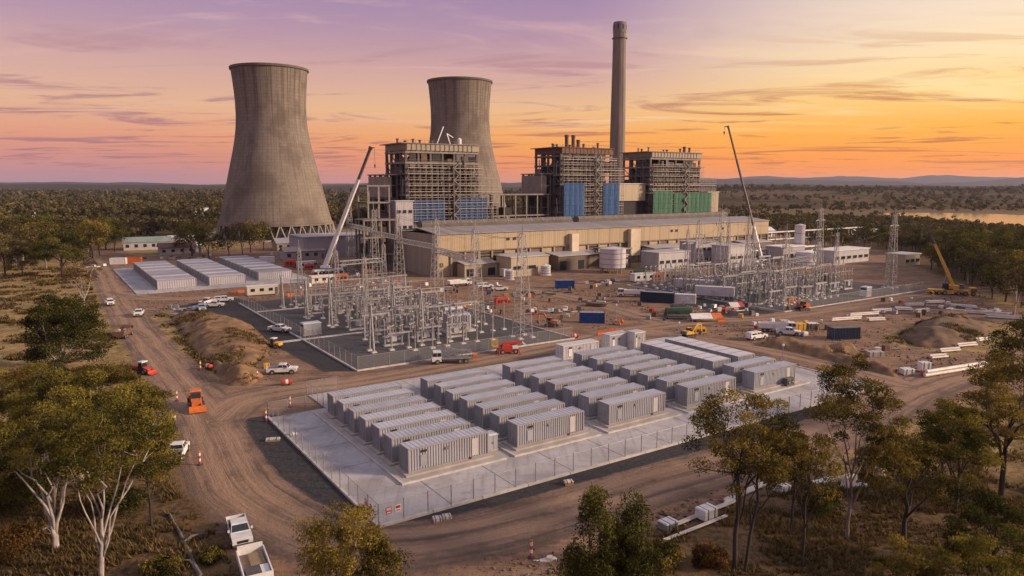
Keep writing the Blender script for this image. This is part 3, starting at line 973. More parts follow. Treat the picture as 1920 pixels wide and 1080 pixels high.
# ---- boiler houses
FRAME = M('frame_steel', (.12, .105, .10), (.08, .07, .068), 0.6, 0.7, rand=.15)
FRAMEL = M('pale_frame_steel', (.23, .195, .17), (.155, .13, .118), 0.6, 0.65, rand=.12)
CASING = M('boiler_casing', (.050, .038, .034), (.028, .023, .022), 0.4, 0.8)
NETB = M('blue_netting', (.035, .095, .22), (.026, .07, .17), 0.35, 0.85, rand=.1, stretch=(1, 1, .3), dirt=(.06, .10, .19))
NETG = M('green_netting', (.055, .16, .095), (.04, .12, .075), 0.35, 0.85, rand=.1, stretch=(1, 1, .3), dirt=(.09, .16, .10))
SCAF = M('scaffold_tube', (.33, .28, .245), (.23, .195, .175), .8, .55, .2, rand=.15)


def boiler_house(label, a0, a1, b0, b1, z0, ztop, nets, seed, right_wing=9.0, band='cream', lift=2.45, scaf_top=None):
    r = random.Random(seed)
    Wd, D = a1 - a0, b1 - b0
    o = thing('boiler_house', label, 'boiler house', W(a0, b0), RZ)
    nx, ny = 6, 4
    xs = [i * Wd / nx for i in range(nx + 1)]; ys = [j * D / ny for j in range(ny + 1)]
    cm = MB().bx(-.45, .45, -.45, .45, 0, ztop - 3.0).mesh('column', FRAME)
    for i, x in enumerate(xs):
        for j, y in enumerate(ys):
            if i in (0, nx) or j in (0, ny):
                obj('column', cm, None, o, (x, y, 0))
    # main floors: perimeter beams plus deck strip
    zs = list(np.arange(6.5, ztop - 4, 4.4))
    for z in zs:
        f = obj('floor_beam', MB().bx(-.6, Wd + .6, -.7, -.46, z, z + .8).bx(-.6, Wd + .6, D + .46, D + .7, z, z + .8)
                .bx(-.7, -.46, -.46, D + .46, z, z + .8).bx(Wd + .46, Wd + .7, -.46, D + .46, z, z + .8), FRAMEL if r.random() < .5 else FRAME, o)
        obj('floor_deck', MB().bx(-.4, Wd + .4, -.4, 2.6, z + .5, z + .62).bx(-.4, 3.4, 2.6, D, z + .5, z + .62).bx(Wd - 3.4, Wd + .4, 2.6, D, z + .5, z + .62).bx(3.4, Wd - 3.4, D - 2.6, D + .4, z + .5, z + .62), FRAME, f)
        h = MB()
        for zz in (1.1, 1.7): h.bar((-.6, -.6, z + zz), (Wd + .6, -.6, z + zz), .09).bar((-.6, -.6, z + zz), (-.6, D + .6, z + zz), .09)
        obj('handrail', h, FRAMEL, f)
    # braces on the side and the open bays
    for j in range(ny):
        for q, z in enumerate(zs[:-1]):
            if (q + j) % 2 == 0 and z > z0 - 6:
                obj('brace', MB().bar((-.2, ys[j], z + .8), (-.2, ys[j + 1], zs[q + 1]), .3), FRAME, o)
    # the boiler inside: dark casing, hoppers, drums and ducts
    obj('boiler_casing', MB().bx(2.4, Wd - 2.6, 2.0, D - 2.4, 8, ztop - 9), CASING, o)
    obj('boiler_casing', MB().taper((5.5, Wd - 2.8, 2.4, D - 3), (9, Wd - 4, 3, D - 5), ztop - 8.95, ztop - 3.4), CASING, o)
    for q in range(5):
        x = 5.5 + q * (Wd - 11) / 4
        obj('riser_pipe', MB().tube((x, 1.6, 8), (x, 1.6, ztop - 7), .32, n=8), RUST, o)
    for q in range(4):
        z = z0 + 4 + q * 7
        obj('steam_drum', MB().tube((2.2, 1.3, z), (Wd - 2.2, 1.3, z), .6, n=10), RUST, o)
    for q in range(4):
        y = 4 + q * (D - 8) / 3
        obj('side_duct', MB().bx(1.0, 3.4, y - 1.2, y + 1.2, 10 + q * 3, 30 + q * 4), STEELD, o)
    for q in range(46):
        z = r.choice(zs); x = r.uniform(1, Wd - 3); wv = r.uniform(.6, 3.4)
        obj('plant_box', MB().bx(x, x + wv, .1, 1.6, z + .63, z + .63 + r.uniform(1.0, 2.6)), r.choice([RUST, STEELD, STEELD, FRAME, CASING, CASING]), o)
    for q in range(26):
        j = r.randrange(ny); z = r.choice(zs[:-1])
        if r.random() < .6: obj('cladding_sheet', MB().bx(-.28, -.2, ys[j] + .5, ys[j + 1] - .5, z + .85, z + r.uniform(2.5, 4.3)), r.choice([CASING, STEELD, RUST, FRAME]), o)
        else: obj('side_pipe', MB().tube((-.9, ys[j] + r.uniform(.5, 3), z), (-.9, ys[j] + r.uniform(.5, 3), min(z + r.uniform(4, 12), ztop - 3.5)), .22, n=6), r.choice([RUST, STEEL, STEELD]), o)
    for q in range(44):
        i = r.randrange(nx); z = r.choice([zz for zz in zs if zz > z0 - 8][:-1])
        h_ = r.choice([1.4, 2.2, 3.4]); za = z + .85 + r.uniform(0, 1)
        obj('cladding_sheet', MB().bx(xs[i] + r.uniform(.5, 2), xs[i + 1] - r.uniform(.5, 2), -.3, -.22, za, za + h_), r.choice([CASING, CASING, STEELD, RUST, FRAME, DARKIN]), o)
    for q in range(14):
        x = r.uniform(1, Wd - 1); z = r.choice(zs[:-2])
        obj('front_pipe', MB().tube((x, -1.0, z), (x, -1.0, min(z + r.uniform(5, 14), ztop - 4)), r.uniform(.15, .35), n=7), r.choice([RUST, STEEL, STEELD]), o)
    # penthouse roof
    rm = {'cream': M('roof_band', (.32, .26, .185), (.27, .215, .155), .2, .6, dirt=(.30, .24, .17)), 'rust': RUST}[band]
    rb = obj('roof_band', MB().bx(-.2, Wd + .8, -.9, D + .9, ztop - 3.0, ztop - .35), rm, o)
    obj('roof', MB().bx(-2.6, Wd + 1.2, -1.4, D + 1.4, ztop - .32, ztop), FRAMEL if band == 'cream' else RUST, o)
    for q in range(int(Wd / 2.2)):
        obj('band_post', MB().bx(q * 2.2, q * 2.2 + .25, -1.08, -.93, ztop - 3.3, ztop - .36), FRAME, rb)
    for q in range(7):
        x, y = r.uniform(1, Wd - 1), r.uniform(1, D - 1); h = r.uniform(.8, 2.2)
        obj('roof_vent', MB().lathe([(.5, 0), (.5, h), (.75, h + .05), (.75, h + .35), (.1, h + .6)], 8, (x, y, ztop)), r.choice([STEELD, STEEL, RUST]), o)
    hr = MB()
    for q in range(int(Wd / 2)): hr.bar((q * 2, -1.2, ztop), (q * 2, -1.2, ztop + 1.1), .07)
    hr.bar((-2, -1.2, ztop + 1.1), (Wd, -1.2, ztop + 1.1), .07)
    obj('roof_handrail', hr, FRAME, o)
    # scaffolding over the front face, running past the corner
    y0, y1 = -2.6, -1.5
    x_end = Wd + right_wing
    st = scaf_top or ztop - 9
    n_st = int(x_end / 2.6)
    for q in range(n_st + 1):
        x = q * x_end / n_st
        top = st if x < Wd + 2 else st - 6
        obj('scaffold_standard', MB().tube((x, y0, 0), (x, y0, top), .1, n=5).tube((x, y1, 0), (x, y1, top), .1, n=5), SCAF, o)
    k = 0
    for z in np.arange(z0 - 4, st, lift):
        xe = x_end if z < st - 6 else Wd + 1.5
        l = obj('scaffold_boards', MB().bx(-.3, xe + .3, y0 - .1, y1 + .1, z, z + .26), SCAF if k % 3 else FRAMEL, o)
        obj('guard_rail', MB().bar((-.3, y0 - .16, z + 1.15), (xe + .3, y0 - .16, z + 1.15), .12), SCAF, l)
        k += 1
    # stair tower: zigzag flights
    sx = Wd * .60
    k = 0
    for z in np.arange(z0 - 4, st, lift):
        p, q = (sx, sx + 2.6) if k % 2 else (sx + 2.6, sx)
        obj('stair_flight', MB().bar((p, y0 - 1.0, z), (q, y0 - 1.0, z + lift), 1.1, .34), FRAMEL, o)
        k += 1
    for x in (sx - .3, sx + 2.9):
        obj('stair_standard', MB().tube((x, y0 - 1.7, 0), (x, y0 - 1.7, st + 2), .12, n=5), SCAF, o)
    # netting: gently billowing sheets tied to the scaffold
    for x0, x1, za, zb, mat in nets:
        n = max(1, round((x1 - x0) / 3.4)); w = (x1 - x0) / n
        for q in range(n):
            nr_, nc = 7, 5
            vs = []; fs = []
            for i in range(nr_ + 1):
                for j in range(nc + 1):
                    bul = math.sin(math.pi * j / nc) * (.10 + .22 * r.random())
                    sag = .12 * math.sin(math.pi * j / nc) if i in (0, nr_) else 0
                    vs.append((x0 + q * w + .05 + (w - .1) * j / nc, y0 - .32 - bul, za + (zb - za) * i / nr_ - sag))
            for i in range(nr_):
                for j in range(nc):
                    p = i * (nc + 1) + j
                    fs.append((p, p + 1, p + nc + 2, p + nc + 1))
            obj('netting_sheet', MB().add(vs, fs), mat, o)
        for zt in np.arange(za + 1.2, zb, 2.45): obj('netting_batten', MB().bar((x0, y0 - .72, zt), (x1, y0 - .72, zt), .1), STEELD if mat is NETG else BLUE, o)
    return o


bh1 = boiler_house('boiler house wrapped in scaffold in front of the second cooling tower', 102.6, 136.4, 210, 229, 17, 50.2,
             [(2, 17, 18, 27, NETB), (21.5, 38, 18, 27.5, NETB)], 1, 9.2)
bh2 = boiler_house('boiler house with a rust brown top and two deep blue netting drapes', 182.5, 213.5, 210, 230, 17, 50.8,
             [(-.2, 12.2, 17.5, 34, NETB), (24, 34.5, 17.5, 34, NETB)], 2, 6.5, band='rust', scaf_top=46)
bh3 = boiler_house('boiler house draped in green netting beside the chimney', 240.5, 277, 210, 230, 17, 50.2,
             [(-.2, 14, 17.5, 30, NETG), (15, 44, 17.5, 29, NETG)], 3, 11, scaf_top=43)
# netting of the first one hangs behind its boards: push it back a touch and let the boards show
for ch in bh1.children:
    if ch.name.startswith('netting_sheet'):
        ch.location = (0, 1.0, 0)
# side wings (lift and coal bunker frames)
def wing(o, x0, x1, y0, y1, zt, mat, seed, clad=None):
    r = random.Random(seed)
    for x in (x0, x1):
        for y in np.linspace(y0, y1, 4):
            obj('column', MB().bx(x - .4, x + .4, y - .4, y + .4, 0, zt), mat, o)
    for z in np.arange(7, zt + .1, 5.2):
        obj('floor_beam', MB().bx(x0 - .5, x1 + .5, y0 - .5, y1 + .5, z - .5, z), mat, o)
    if clad:
        obj('side_cladding', MB().bx(x0 - .6, x1 - 2.5, y0 - .6, y1 + .6, clad[0], clad[1]), M('wing_cladding', (.27, .22, .19), (.21, .17, .15), .3, .7), o)
    obj('wing_roof', MB().bx(x0 - .9, x1 + .9, y0 - .9, y1 + .9, zt + .01, zt + .5), FRAMEL, o)
    for q in range(6):
        z = r.uniform(8, zt - 5); y = r.uniform(y0, y1 - 2)
        obj('bunker', MB().taper((x0 + 1, x1 - 1, y, y + 3.4), (x0 + .4, x1 - .4, y - .2, y + 3.8), z, z + 4.5), CASING, o)
wing(bh1, -6.6, -1.6, 6, 22, 37, FRAME, 1, (28, 36.5))
wing(bh2, -7.0, -1.8, 6, 21, 38, FRAME, 2, (28, 37.5))
# tall stacks and steam outlets on roofs
for dx, dy, h in ((6.5, 4, 6.0), (10.5, 4, 6.0), (20, 12, 4.5)):
    obj('exhaust_stack', MB().lathe([(.9, 0), (.9, h - 1.2), (1.05, h - 1.2), (1.05, h), (.7, h)], 10, (dx, dy, 50.8)), RUST, bh2)
jib = MB()
for i in range(6):
    jib.bar((i * .55, 0, i * 1.25), (i * .55 + .55, 0, i * 1.25 + 1.25), .35)
obj('davit_crane', jib, WHITE, bh1, (16.5, 4, 50.2))
obj('davit_crane', MB().bar((0, 0, 0), (-1.6, 0, 4.6), .4).bar((-1.6, 0, 4.6), (1.4, 0, 3.0), .3), WHITE, bh1, (22.5, 3, 50.2))
obj('roof_tank', MB().lathe([(.2, 0), (.9, .3), (.9, 2.4), (.2, 3.0)], 10, (27.0, 3, 50.2)), WHITE, bh1)
obj('exhaust_stack', MB().lathe([(.8, 0), (.8, 2.6), (.95, 2.7), (.95, 3.4)], 10, (30, 5, 50.2)), STEELD, bh3)
obj('exhaust_stack', MB().lathe([(.6, 0), (.6, 2.2), (.75, 2.3), (.75, 3.0)], 10, (35, 6, 50.2)), STEELD, bh3)


def clad_block(name, label, cat, a, b, w, d, h, mat, z0=0, windows=0, rows=1, roofm=None, extra=None):
    """a plain clad building with ribbed walls, a real roof slab, and rows of windows"""
    o = thing(name, label, cat, W(a, b), RZ)
    n = max(1, round(w / 5)); pw = w / n
    pm = ribbed(pw - .06, h - z0, pitch=.8).mesh('wall_panel', mat)
    for i in range(n):
        obj('wall_panel', pm, None, o, (i * pw + .03, 0, z0))
    n = max(1, round(d / 5)); pd = d / n
    pm = ribbed(pd - .06, h - z0, pitch=.8).mesh('wall_panel', mat)
    for i in range(n):
        obj('wall_panel', pm, None, o, (0, (i + 1) * pd - .03, z0), rz=-math.pi / 2)
        obj('wall_panel', pm, None, o, (w, i * pd + .03, z0), rz=math.pi / 2)
    obj('rear_wall', MB().bx(0, w, d - .1, d, z0, h), mat, o)
    obj('roof', MB().bx(-.4, w + .4, -.4, d + .4, h, h + .35), roofm or SHEET, o)
    if z0: obj('void', MB().bx(.6, w - .6, .8, d - .6, 0, z0 - .05), DARKIN, o)
    for rr in range(rows):
        z = z0 + (h - z0) * (rr + .55) / (rows + .2)
        for q in range(windows):
            x = (q + .5) * w / windows
            wd = obj('window', MB().bx(x - w / windows * .32, x + w / windows * .32, -.16, -.08, z - .6, z + .6), GLASS, o)
            obj('sill', MB().bx(x - w / windows * .36, x + w / windows * .36, -.22, -.08, z - .75, z - .62), STEEL, wd)
    if extra: extra(o)
    return o
LILAC = M('pale_clad', (.39, .355, .375), (.33, .30, .32), .3, .6, dirt=(.33, .29, .29))
clad_block('office_block', 'narrow pale block with three rows of dark windows beside the boiler house', 'building', 95.0, 204, 7.6, 9, 26.5, LILAC, windows=3, rows=4)
clad_block('bunker_building', 'cream clad bunker house on dark legs between the netted boiler houses', 'building', 221, 212, 18.5, 14, 33.5, CREAM, z0=25)
clad_block('plant_room', 'plain cream plant room past the end of the green netting', 'building', 287, 212, 9, 14, 29, CREAM)
clad_block('workshop', 'low grey ribbed workshop at the foot of the nearer cooling tower', 'building', 74, 258, 38, 22, 9.5, LILAC)
clad_block('relay_building', 'flat roofed grey relay building behind the far switchyard', 'building', 205, 128, 14, 9, 8.5, SHEET, windows=3)
clad_block('amenities_building', 'long pale building with a white roof behind the far switchyard', 'building', 252, 112, 26, 10, 5.5, SHEET, windows=6, roofm=WHITE)
clad_block('pump_house', 'white roofed pump house by the pipe rack', 'building', 240, 128, 15, 9, 6.5, LILAC, windows=4, roofm=WHITE)
clad_block('store_building', 'small buff store shed at the end of the far switchyard', 'building', 270, 92, 12, 8, 4.5, CREAM, windows=3)
clad_block('control_building', 'silver control building beside the white water tank', 'building', 176, 138, 17, 10, 6.5, SHEET, windows=5, rows=1)
clad_block('switch_room', 'two storey grey switch room behind the orange hoarding', 'building', 200, 141, 13, 9, 9.5, LILAC, windows=4, rows=2)
clad_block('transformer_house', 'cream transformer house built against the turbine hall', 'building', 116, 152, 12, 10, 7.0, CREAM, windows=2)


def open_frame(label, a, b, w, d, h, seed, levels=3, pipes=5):
    r = random.Random(seed)
    o = thing('steel_frame', label, 'steel frame', W(a, b), RZ)
    n = max(2, round(w / 6))
    for i in range(n + 1):
        for y in (0, d):
            obj('column', MB().bx(i * w / n - .3, i * w / n + .3, y - .3, y + .3, 0, h), FRAMEL, o)
    for l in range(levels):
        z = h * (l + 1) / levels
        obj('beam', MB().bx(-.5, w + .5, -.55, -.32, z - .6, z), FRAMEL, o); obj('beam', MB().bx(-.5, w + .5, d + .32, d + .55, z - .6, z), FRAME, o)
        obj('floor_deck', MB().bx(-.3, w + .3, -.3, d + .3, z - .28, z - .12), FRAME, o)
    for q in range(pipes):
        x = r.uniform(1, w - 2); z = h * r.randint(0, levels - 1) / levels
        m = r.choice([RUST, STEELD, CASING, FRAMEL])
        if q % 2: obj('vessel', MB().lathe([(.3, 0), (1.3, .4), (1.3, 3.6), (.3, 4.1)], 10, (x, d * r.uniform(.3, .7), z)), m, o)
        else: obj('duct', MB().bx(x, x + r.uniform(1.5, 4), d * .3, d * .8, z, z + r.uniform(2, 4.5)), m, o)
    return o
open_frame('open steel pipe frame joining the first and middle boiler houses', 147, 214, 31, 12, 29, 4, 3, 10)
open_frame('dark steel stair frame beside the pale office block', 84, 206, 9, 10, 33, 5, 5, 6)
open_frame('low steel conveyor frame at the corner of the turbine hall', 78, 196, 14, 8, 20, 6, 3, 6)
open_frame('steel plant frame in front of the turbine hall near the white tank', 162, 152, 12, 8, 8, 7, 2, 6)


def tank(label, a, b, r_, h, mat, legs=0):
    o = thing('storage_tank', label, 'tank', W(a, b), RZ)
    z0 = 2.0 if legs else 0.15
    obj('tank_wall', MB().lathe([(r_, z0), (r_, z0 + h)], 36), mat, o, smooth=True)
    obj('tank_roof', MB().lathe([(r_ + .12, z0 + h), (r_ + .12, z0 + h + .2), (.05, z0 + h + .9)], 36), mat, o)
    for q in range(3): obj('hoop', MB().lathe([(r_ + .02, 0), (r_ + .1, .05), (r_ + .1, .2), (r_ + .02, .25)], 36, (0, 0, z0 + h * (q + .6) / 3.4)), STEEL, o)
    obj('base_ring', MB().lathe([(r_ + .4, 0), (r_ + .4, .15), (.1, .15)], 36) if not legs else MB().lathe([(.1, z0 - .02), (r_, z0 - .02)], 36), CONCK, o)
    for q in range(legs):
        t = 2 * math.pi * q / legs
        obj('tank_leg', MB().tube((r_ * .9 * math.cos(t), r_ * .9 * math.sin(t), 0), (r_ * .9 * math.cos(t), r_ * .9 * math.sin(t), z0), .2, n=6), STEEL, o)
    l = MB()
    for s in (-.22, .22): l.bar((s, -r_ - .25, 0), (s, -r_ - .25, z0 + h + 1), .07)
    for z in np.arange(.4, z0 + h, .6): l.bar((-.22, -r_ - .25, z), (.22, -r_ - .25, z), .05)
    obj('ladder', l, STEEL, o)
PALE = M('pale_tank', (.55, .50, .52), (.48, .44, .46), .3, .5, stretch=(1, 1, .2), dirt=(.40, .35, .35))
tank('large white water tank on short legs in front of the turbine hall', 156.5, 143, 5.0, 7.0, PALE, 10)
tank('squat domed white tank beside the white roofed pump house', 243, 119, 4.2, 5.0, WHITE)
tank('small white tank among the vehicles by the turbine hall', 130, 150, 1.8, 3.2, WHITE)
tank('small pale tank next to the cream transformer house', 112, 147, 1.5, 2.8, PALE)
tank('tall pale silo beyond the far switchyard', 258, 133, 2.2, 15, PALE)


def pipe_rack(label, a, b, length, h, rz=RZ, n_pipe=4):
    o = thing('pipe_rack', label, 'pipe rack', W(a, b), rz)
    n = max(2, round(length / 8))
    for i in range(n + 1):
        x = i * length / n
        obj('trestle', MB().bar((x, -1.6, 0), (x, -1.6, h), .35).bar((x, 1.6, 0), (x, 1.6, h), .35).bar((x, -2, h - .2), (x, 2, h - .2), .35).bar((x, -2, h * .55), (x, 2, h * .55), .3), STEEL, o)
    for q in range(n_pipe):
        y = -1.4 + q * 2.8 / max(1, n_pipe - 1)
        obj('pipe', MB().tube((0, y, h + .3), (length, y, h + .3), .28, n=8), PIPEW if q % 2 else STEEL, o)
        if q % 2 == 0: obj('pipe', MB().tube((0, y, h * .55 + .4), (length, y, h * .55 + .4), .22, n=8), STEEL, o)
pipe_rack('long pipe rack running out from the end of the turbine hall', 284, 172, 90, 8.5)
pipe_rack('low pipe bridge behind the pump house', 230, 138, 50, 4.5)


def small_house(label, px, py, w, d, h, rz, wall, roof):
    x, y, _ = G(px, py)
    o = thing('shed', label, 'shed', (x, y, 0), rz)
    obj('walls', MB().bx(0, w, 0, d, 0, h), wall, o)
    rf = obj('roof', MB().prism([(-.5, h - .1), (d / 2, h + d * .22), (d + .5, h - .1), (d + .5, h + .1), (d / 2, h + d * .22 + .25), (-.5, h + .1)], -.5, w + .5, 'x'), roof, o)
    obj('gable', MB().prism([(0, h), (d, h), (d / 2, h + d * .2)], .02, w - .02, 'x'), wall, o)
    for q in range(max(1, int(w / 4))):
        obj('window', MB().bx(1 + q * 4, 2.6 + q * 4, -.06, .0, h * .35, h * .75), GLASS, o)
    obj('door', MB().bx(w - 1.6, w - .6, -.07, .0, 0, 2.1), STEELD, o)
GRN = M('green_roof', (.22, .27, .24), (.17, .21, .19), .3, .6)
for i, a in enumerate([
    ('green roofed farm shed at the edge of the woodland', 232, 470, 22, 10, 4, .5, LILAC, GRN),
    ('long tin roofed shed beside the green roofed one', 275, 466, 20, 9, 3.6, .45, LILAC, SHEET),
    ('brown roofed house in front of the woodland', 300, 478, 16, 9, 3.2, .55, LILAC, RUST),
    ('pale roofed house nearest the trees of the clearing', 318, 462, 14, 9, 3.4, .5, LILAC, WHITE),
    ('small white roofed shed near the dense trees', 340, 474, 10, 7, 3, .6, LILAC, WHITE),
    ('low tin shed at the foot of the cooling tower', 520, 470, 16, 10, 3.6, .58, CREAM, SHEET),
    ('pink tiled low building beside the tower workshop', 535, 488, 18, 8, 3.6, .58, LILAC, M('pink_roof', (.40, .31, .26), (.33, .26, .22), .3, .7)),
    ('white shed far across in the woodland clearing', 1420, 445, 14, 9, 4, .4, WHITE, WHITE),
    ('low white roofed shed by the lake trees', 1610, 448, 20, 9, 3.5, .3, WHITE, WHITE),
    ('lone white farmhouse far out in the woodland', 350, 405, 22, 14, 5, .4, WHITE, WHITE),
    ('second far white farmhouse in the woodland', 14, 412, 20, 14, 5, .3, WHITE, WHITE),
]):
    small_house(*a)
# ================================================================== battery storage pad
def slab_mat():
    m = bpy.data.materials.new('pad_concrete'); m.use_nodes = True
    k = NT(m.node_tree); t = m.node_tree; b = t.nodes['Principled BSDF']
    b.inputs['Roughness'].default_value = 0.85; b.inputs['Specular IOR Level'].default_value = 0.25
    pos = k.n('ShaderNodeNewGeometry').outputs['Position']
    n1 = k.noise(pos, 0.11, 5, 0.6, .6); n2 = k.noise(pos, 0.7, 5, 0.65); n3 = k.noise(pos, 6, 3, .6)
    tv = k.mapping(pos, scale=(.9, .07, 1), rot=(0, 0, -RZ + math.pi / 2))
    n4 = k.noise(tv, 1.0, 4, .6, .8)
    c = k.mix(k.smooth(n1, .4, .66), (.45, .42, .42, 1), (.31, .285, .29, 1))
    c = k.mix(k.math('MULTIPLY', k.smooth(n2, .5, .72), .5), c, (.215, .19, .185, 1))
    c = k.mix(k.math('MULTIPLY', k.smooth(n4, .50, .70), .45), c, (.20, .175, .175, 1))
    c = k.mix(k.math('MULTIPLY', k.smooth(n3, .5, .8), .25), c, (.44, .40, .385, 1))
    c = k.mix(k.math('MULTIPLY', k.smooth(n1, .60, .75), .4), c, (.38, .30, .26, 1))
    t.links.new(c, b.inputs['Base Color'])
    return m
SLAB = slab_mat()


def pad(name, a0, a1, b0, b1, na, nb, mat, z=.15, gap=.06, skip=()):
    """pad cast in bays: every bay a slab of its own, thin joints between"""
    w, d = (a1 - a0) / na, (b1 - b0) / nb
    base = MB().bx(0, a1 - a0, 0, b1 - b0, -.1, z - .03) if not skip else MB().prism([(0, 0), (a1 - a0, 0), (a1 - a0, b1 - b0), (w, b1 - b0), (w, d * (nb - 1)), (0, d * (nb - 1))], -.1, z - .03, 'z')
    o = structure(name, base, M('joint_filler', (.20, .18, .17), (.15, .135, .13), 1, .9), loc=W(a0, b0), rz=RZ)
    w, d = (a1 - a0) / na, (b1 - b0) / nb
    me = MB().bx(gap, w - gap, gap, d - gap, z - .06, z).mesh('slab', mat)
    for i in range(na):
        for j in range(nb):
            if (i, j) not in skip: obj('slab', me, None, o, (i * w, j * d, 0))
    return o
pad('concrete_pad', 0, 88, 0, 47, 11, 6, SLAB, skip=((0, 5),))
pad('rear_concrete_pad', -2, 54, 179.5, 259, 7, 10, SLAB)


def kerb(name, pts, w=.35, h=.28, parent=None):
    o = None
    for i in range(len(pts) - 1):
        p, q = Vector(W(*pts[i])), Vector(W(*pts[i + 1]))
        L = (q - p).length; n = max(1, round(L / 6))
        if o is None:
            o = structure(name, MB().bar(p + Vector((0, 0, h / 2 - .02)), p + (q - p) / n * .995 + Vector((0, 0, h / 2 - .02)), w, h), CONCK)
            s = 1
        else: s = 0
        for j in range(s, n):
            a = p + (q - p) * (j / n); b = p + (q - p) * ((j + .985) / n)
            obj('kerb_stone', MB().bar(a + Vector((0, 0, h / 2 - .02)), b + Vector((0, 0, h / 2 - .02)), w, h), CONCK, o)
kerb('pad_kerb', [(-.2, 39.4), (-.2, -.2), (88.2, -.2), (88.2, 47.2)])

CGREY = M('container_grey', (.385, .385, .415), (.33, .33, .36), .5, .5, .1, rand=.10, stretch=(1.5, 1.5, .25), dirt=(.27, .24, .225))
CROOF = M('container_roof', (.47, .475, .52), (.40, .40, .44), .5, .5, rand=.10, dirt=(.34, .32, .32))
CEDGE = M('container_rail', (.31, .285, .285), (.25, .23, .23), .5, .5, .1)
CDOOR = M('container_door', (.30, .305, .335), (.25, .255, .28), .6, .5, rand=.10)
PLINTH = M('plinth_concrete', (.42, .375, .345), (.34, .30, .275), .5, .9, dirt=(.28, .24, .21))


def wall_corr(L, H, pitch=.34, d=.09):
    pts = []
    n = max(1, int(L / pitch)); p = L / n
    for i in range(n):
        x = i * p
        pts += [(x, 0), (x + p * .38, 0), (x + p * .5, d), (x + p * .88, d)]
    pts.append((L, 0))
    k = len(pts)
    return MB().add([(x, y, 0) for x, y in pts] + [(x, y, H) for x, y in pts], [(i, i + 1, i + 1 + k, i + k) for i in range(k - 1)])


def container(name, L, Wd, H, body=CGREY, roof=CROOF, door=CDOOR, edge=CEDGE, vents=True, plinth=.22, fine=True):
    """steel container, origin at its corner on the ground; doors at the x = 0 end"""
    o = thing(name, '', 'container', (0, 0, 0))
    z0 = plinth
    if plinth:
        obj('plinth', MB().bx(-.5, L + .5, -.45, Wd + .45, 0, plinth), PLINTH, o)
    pf = .34 if fine else .7
    wm = wall_corr(L - .3, H - .36, pf).mesh('side_wall', body)
    obj('side_wall', wm, None, o, (.15, .06, z0 + .2))
    obj('side_wall', wm, None, o, (L - .15, Wd - .06, z0 + .2), rz=math.pi)
    obj('end_wall', wall_corr(Wd - .3, H - .36, pf).mesh('end_wall', body), None, o, (L - .06, .15, z0 + .2), rz=math.pi / 2)
    fr = MB()
    for x in (0, L - .16):
        for y in (0, Wd - .16): fr.bx(x, x + .16, y, y + .16, z0, z0 + H)
    for y in (0, Wd - .14):
        fr.bx(.16, L - .16, y + .01, y + .13, z0 + .02, z0 + .2); fr.bx(.16, L - .16, y + .01, y + .13, z0 + H - .17, z0 + H - .01)
    for x in (0.01, L - .13):
        fr.bx(x, x + .12, .16, Wd - .16, z0 + .02, z0 + .2); fr.bx(x, x + .12, .16, Wd - .16, z0 + H - .17, z0 + H - .01)
    obj('frame', fr, edge, o)
    # roof skin with shallow cross ribs
    n = int(L / .62); p = (L - .3) / n
    pts = []
    for i in range(n):
        x = .15 + i * p
        pts += [(x, z0 + H - .03), (x + p * .6, z0 + H - .03), (x + p * .7, z0 + H + .01), (x + p * .92, z0 + H + .01)]
    pts.append((L - .15, z0 + H - .03))
    k = len(pts)
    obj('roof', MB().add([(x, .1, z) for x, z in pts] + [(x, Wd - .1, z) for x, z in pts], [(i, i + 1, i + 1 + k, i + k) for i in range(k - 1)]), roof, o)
    obj('floor_plate', MB().bx(.1, L - .1, .1, Wd - .1, z0 + .03, z0 + .12), edge, o)
    hw = (Wd - .36) / 2
    for q in range(2):
        y0 = .18 + q * hw
        d = obj('door', MB().bx(.03, .08, y0 + .01, y0 + hw - .01, z0 + .22, z0 + H - .19), door, o)
        hd = MB()
        for yy in (y0 + hw * .3, y0 + hw * .72): hd.tube((.0, yy, z0 + .25), (.0, yy, z0 + H - .22), .025, n=5)
        hd.bx(-.03, .02, y0 + hw * .3, y0 + hw * .62, z0 + 1.15, z0 + 1.22)
        obj('lock_rod', hd, STEEL, d)
    if vents:
        # access hatch, louvre and labels on the long side
        obj('hatch', MB().bx(L * .145, L * .145 + .85, .015, .055, z0 + .55, z0 + 1.9), door, o)
        obj('louvre', MB().bx(L * .15, L * .15 + .75, -.005, .012, z0 + H - .72, z0 + H - .42), DARKIN, o)
        obj('hatch', MB().bx(L * .78, L * .78 + .8, .012, .055, z0 + .35, z0 + H - .45), M('pale_hatch', (.47, .43, .42), (.42, .385, .38), .5, .5), o)
        obj('vent_cowl', MB().prism([(0, 0), (.0, .3), (-.22, .0)], L * .44, L * .44 + .5, 'x'), STEELD, o, (0, .05, z0 + H - .95))
        obj('cable_entry', MB().bx(L * .74, L * .74 + .35, -.04, .05, z0 + .02, z0 + .25), DARKIN, o)
    return o


for ri, a in enumerate((7.3, 22.25, 37.3, 52.6, 68.0)):
    b1 = 36.6 if ri < 4 else 36.0
    o = structure('row_plinth', MB().bx(-1.3, 12.0, -1.5, b1 - 9 + 1.0, 0, .12), PLINTH, loc=W(a, 9.0, .15), rz=RZ)
    for x0, x1, y0, y1 in ((-1.55, 12.25, -1.75, -1.5), (-1.55, -1.3, -1.5, b1 - 8)):
        obj('plinth_edge', MB().bx(x0, x1, y0, y1, 0, .2), CONCK, o)


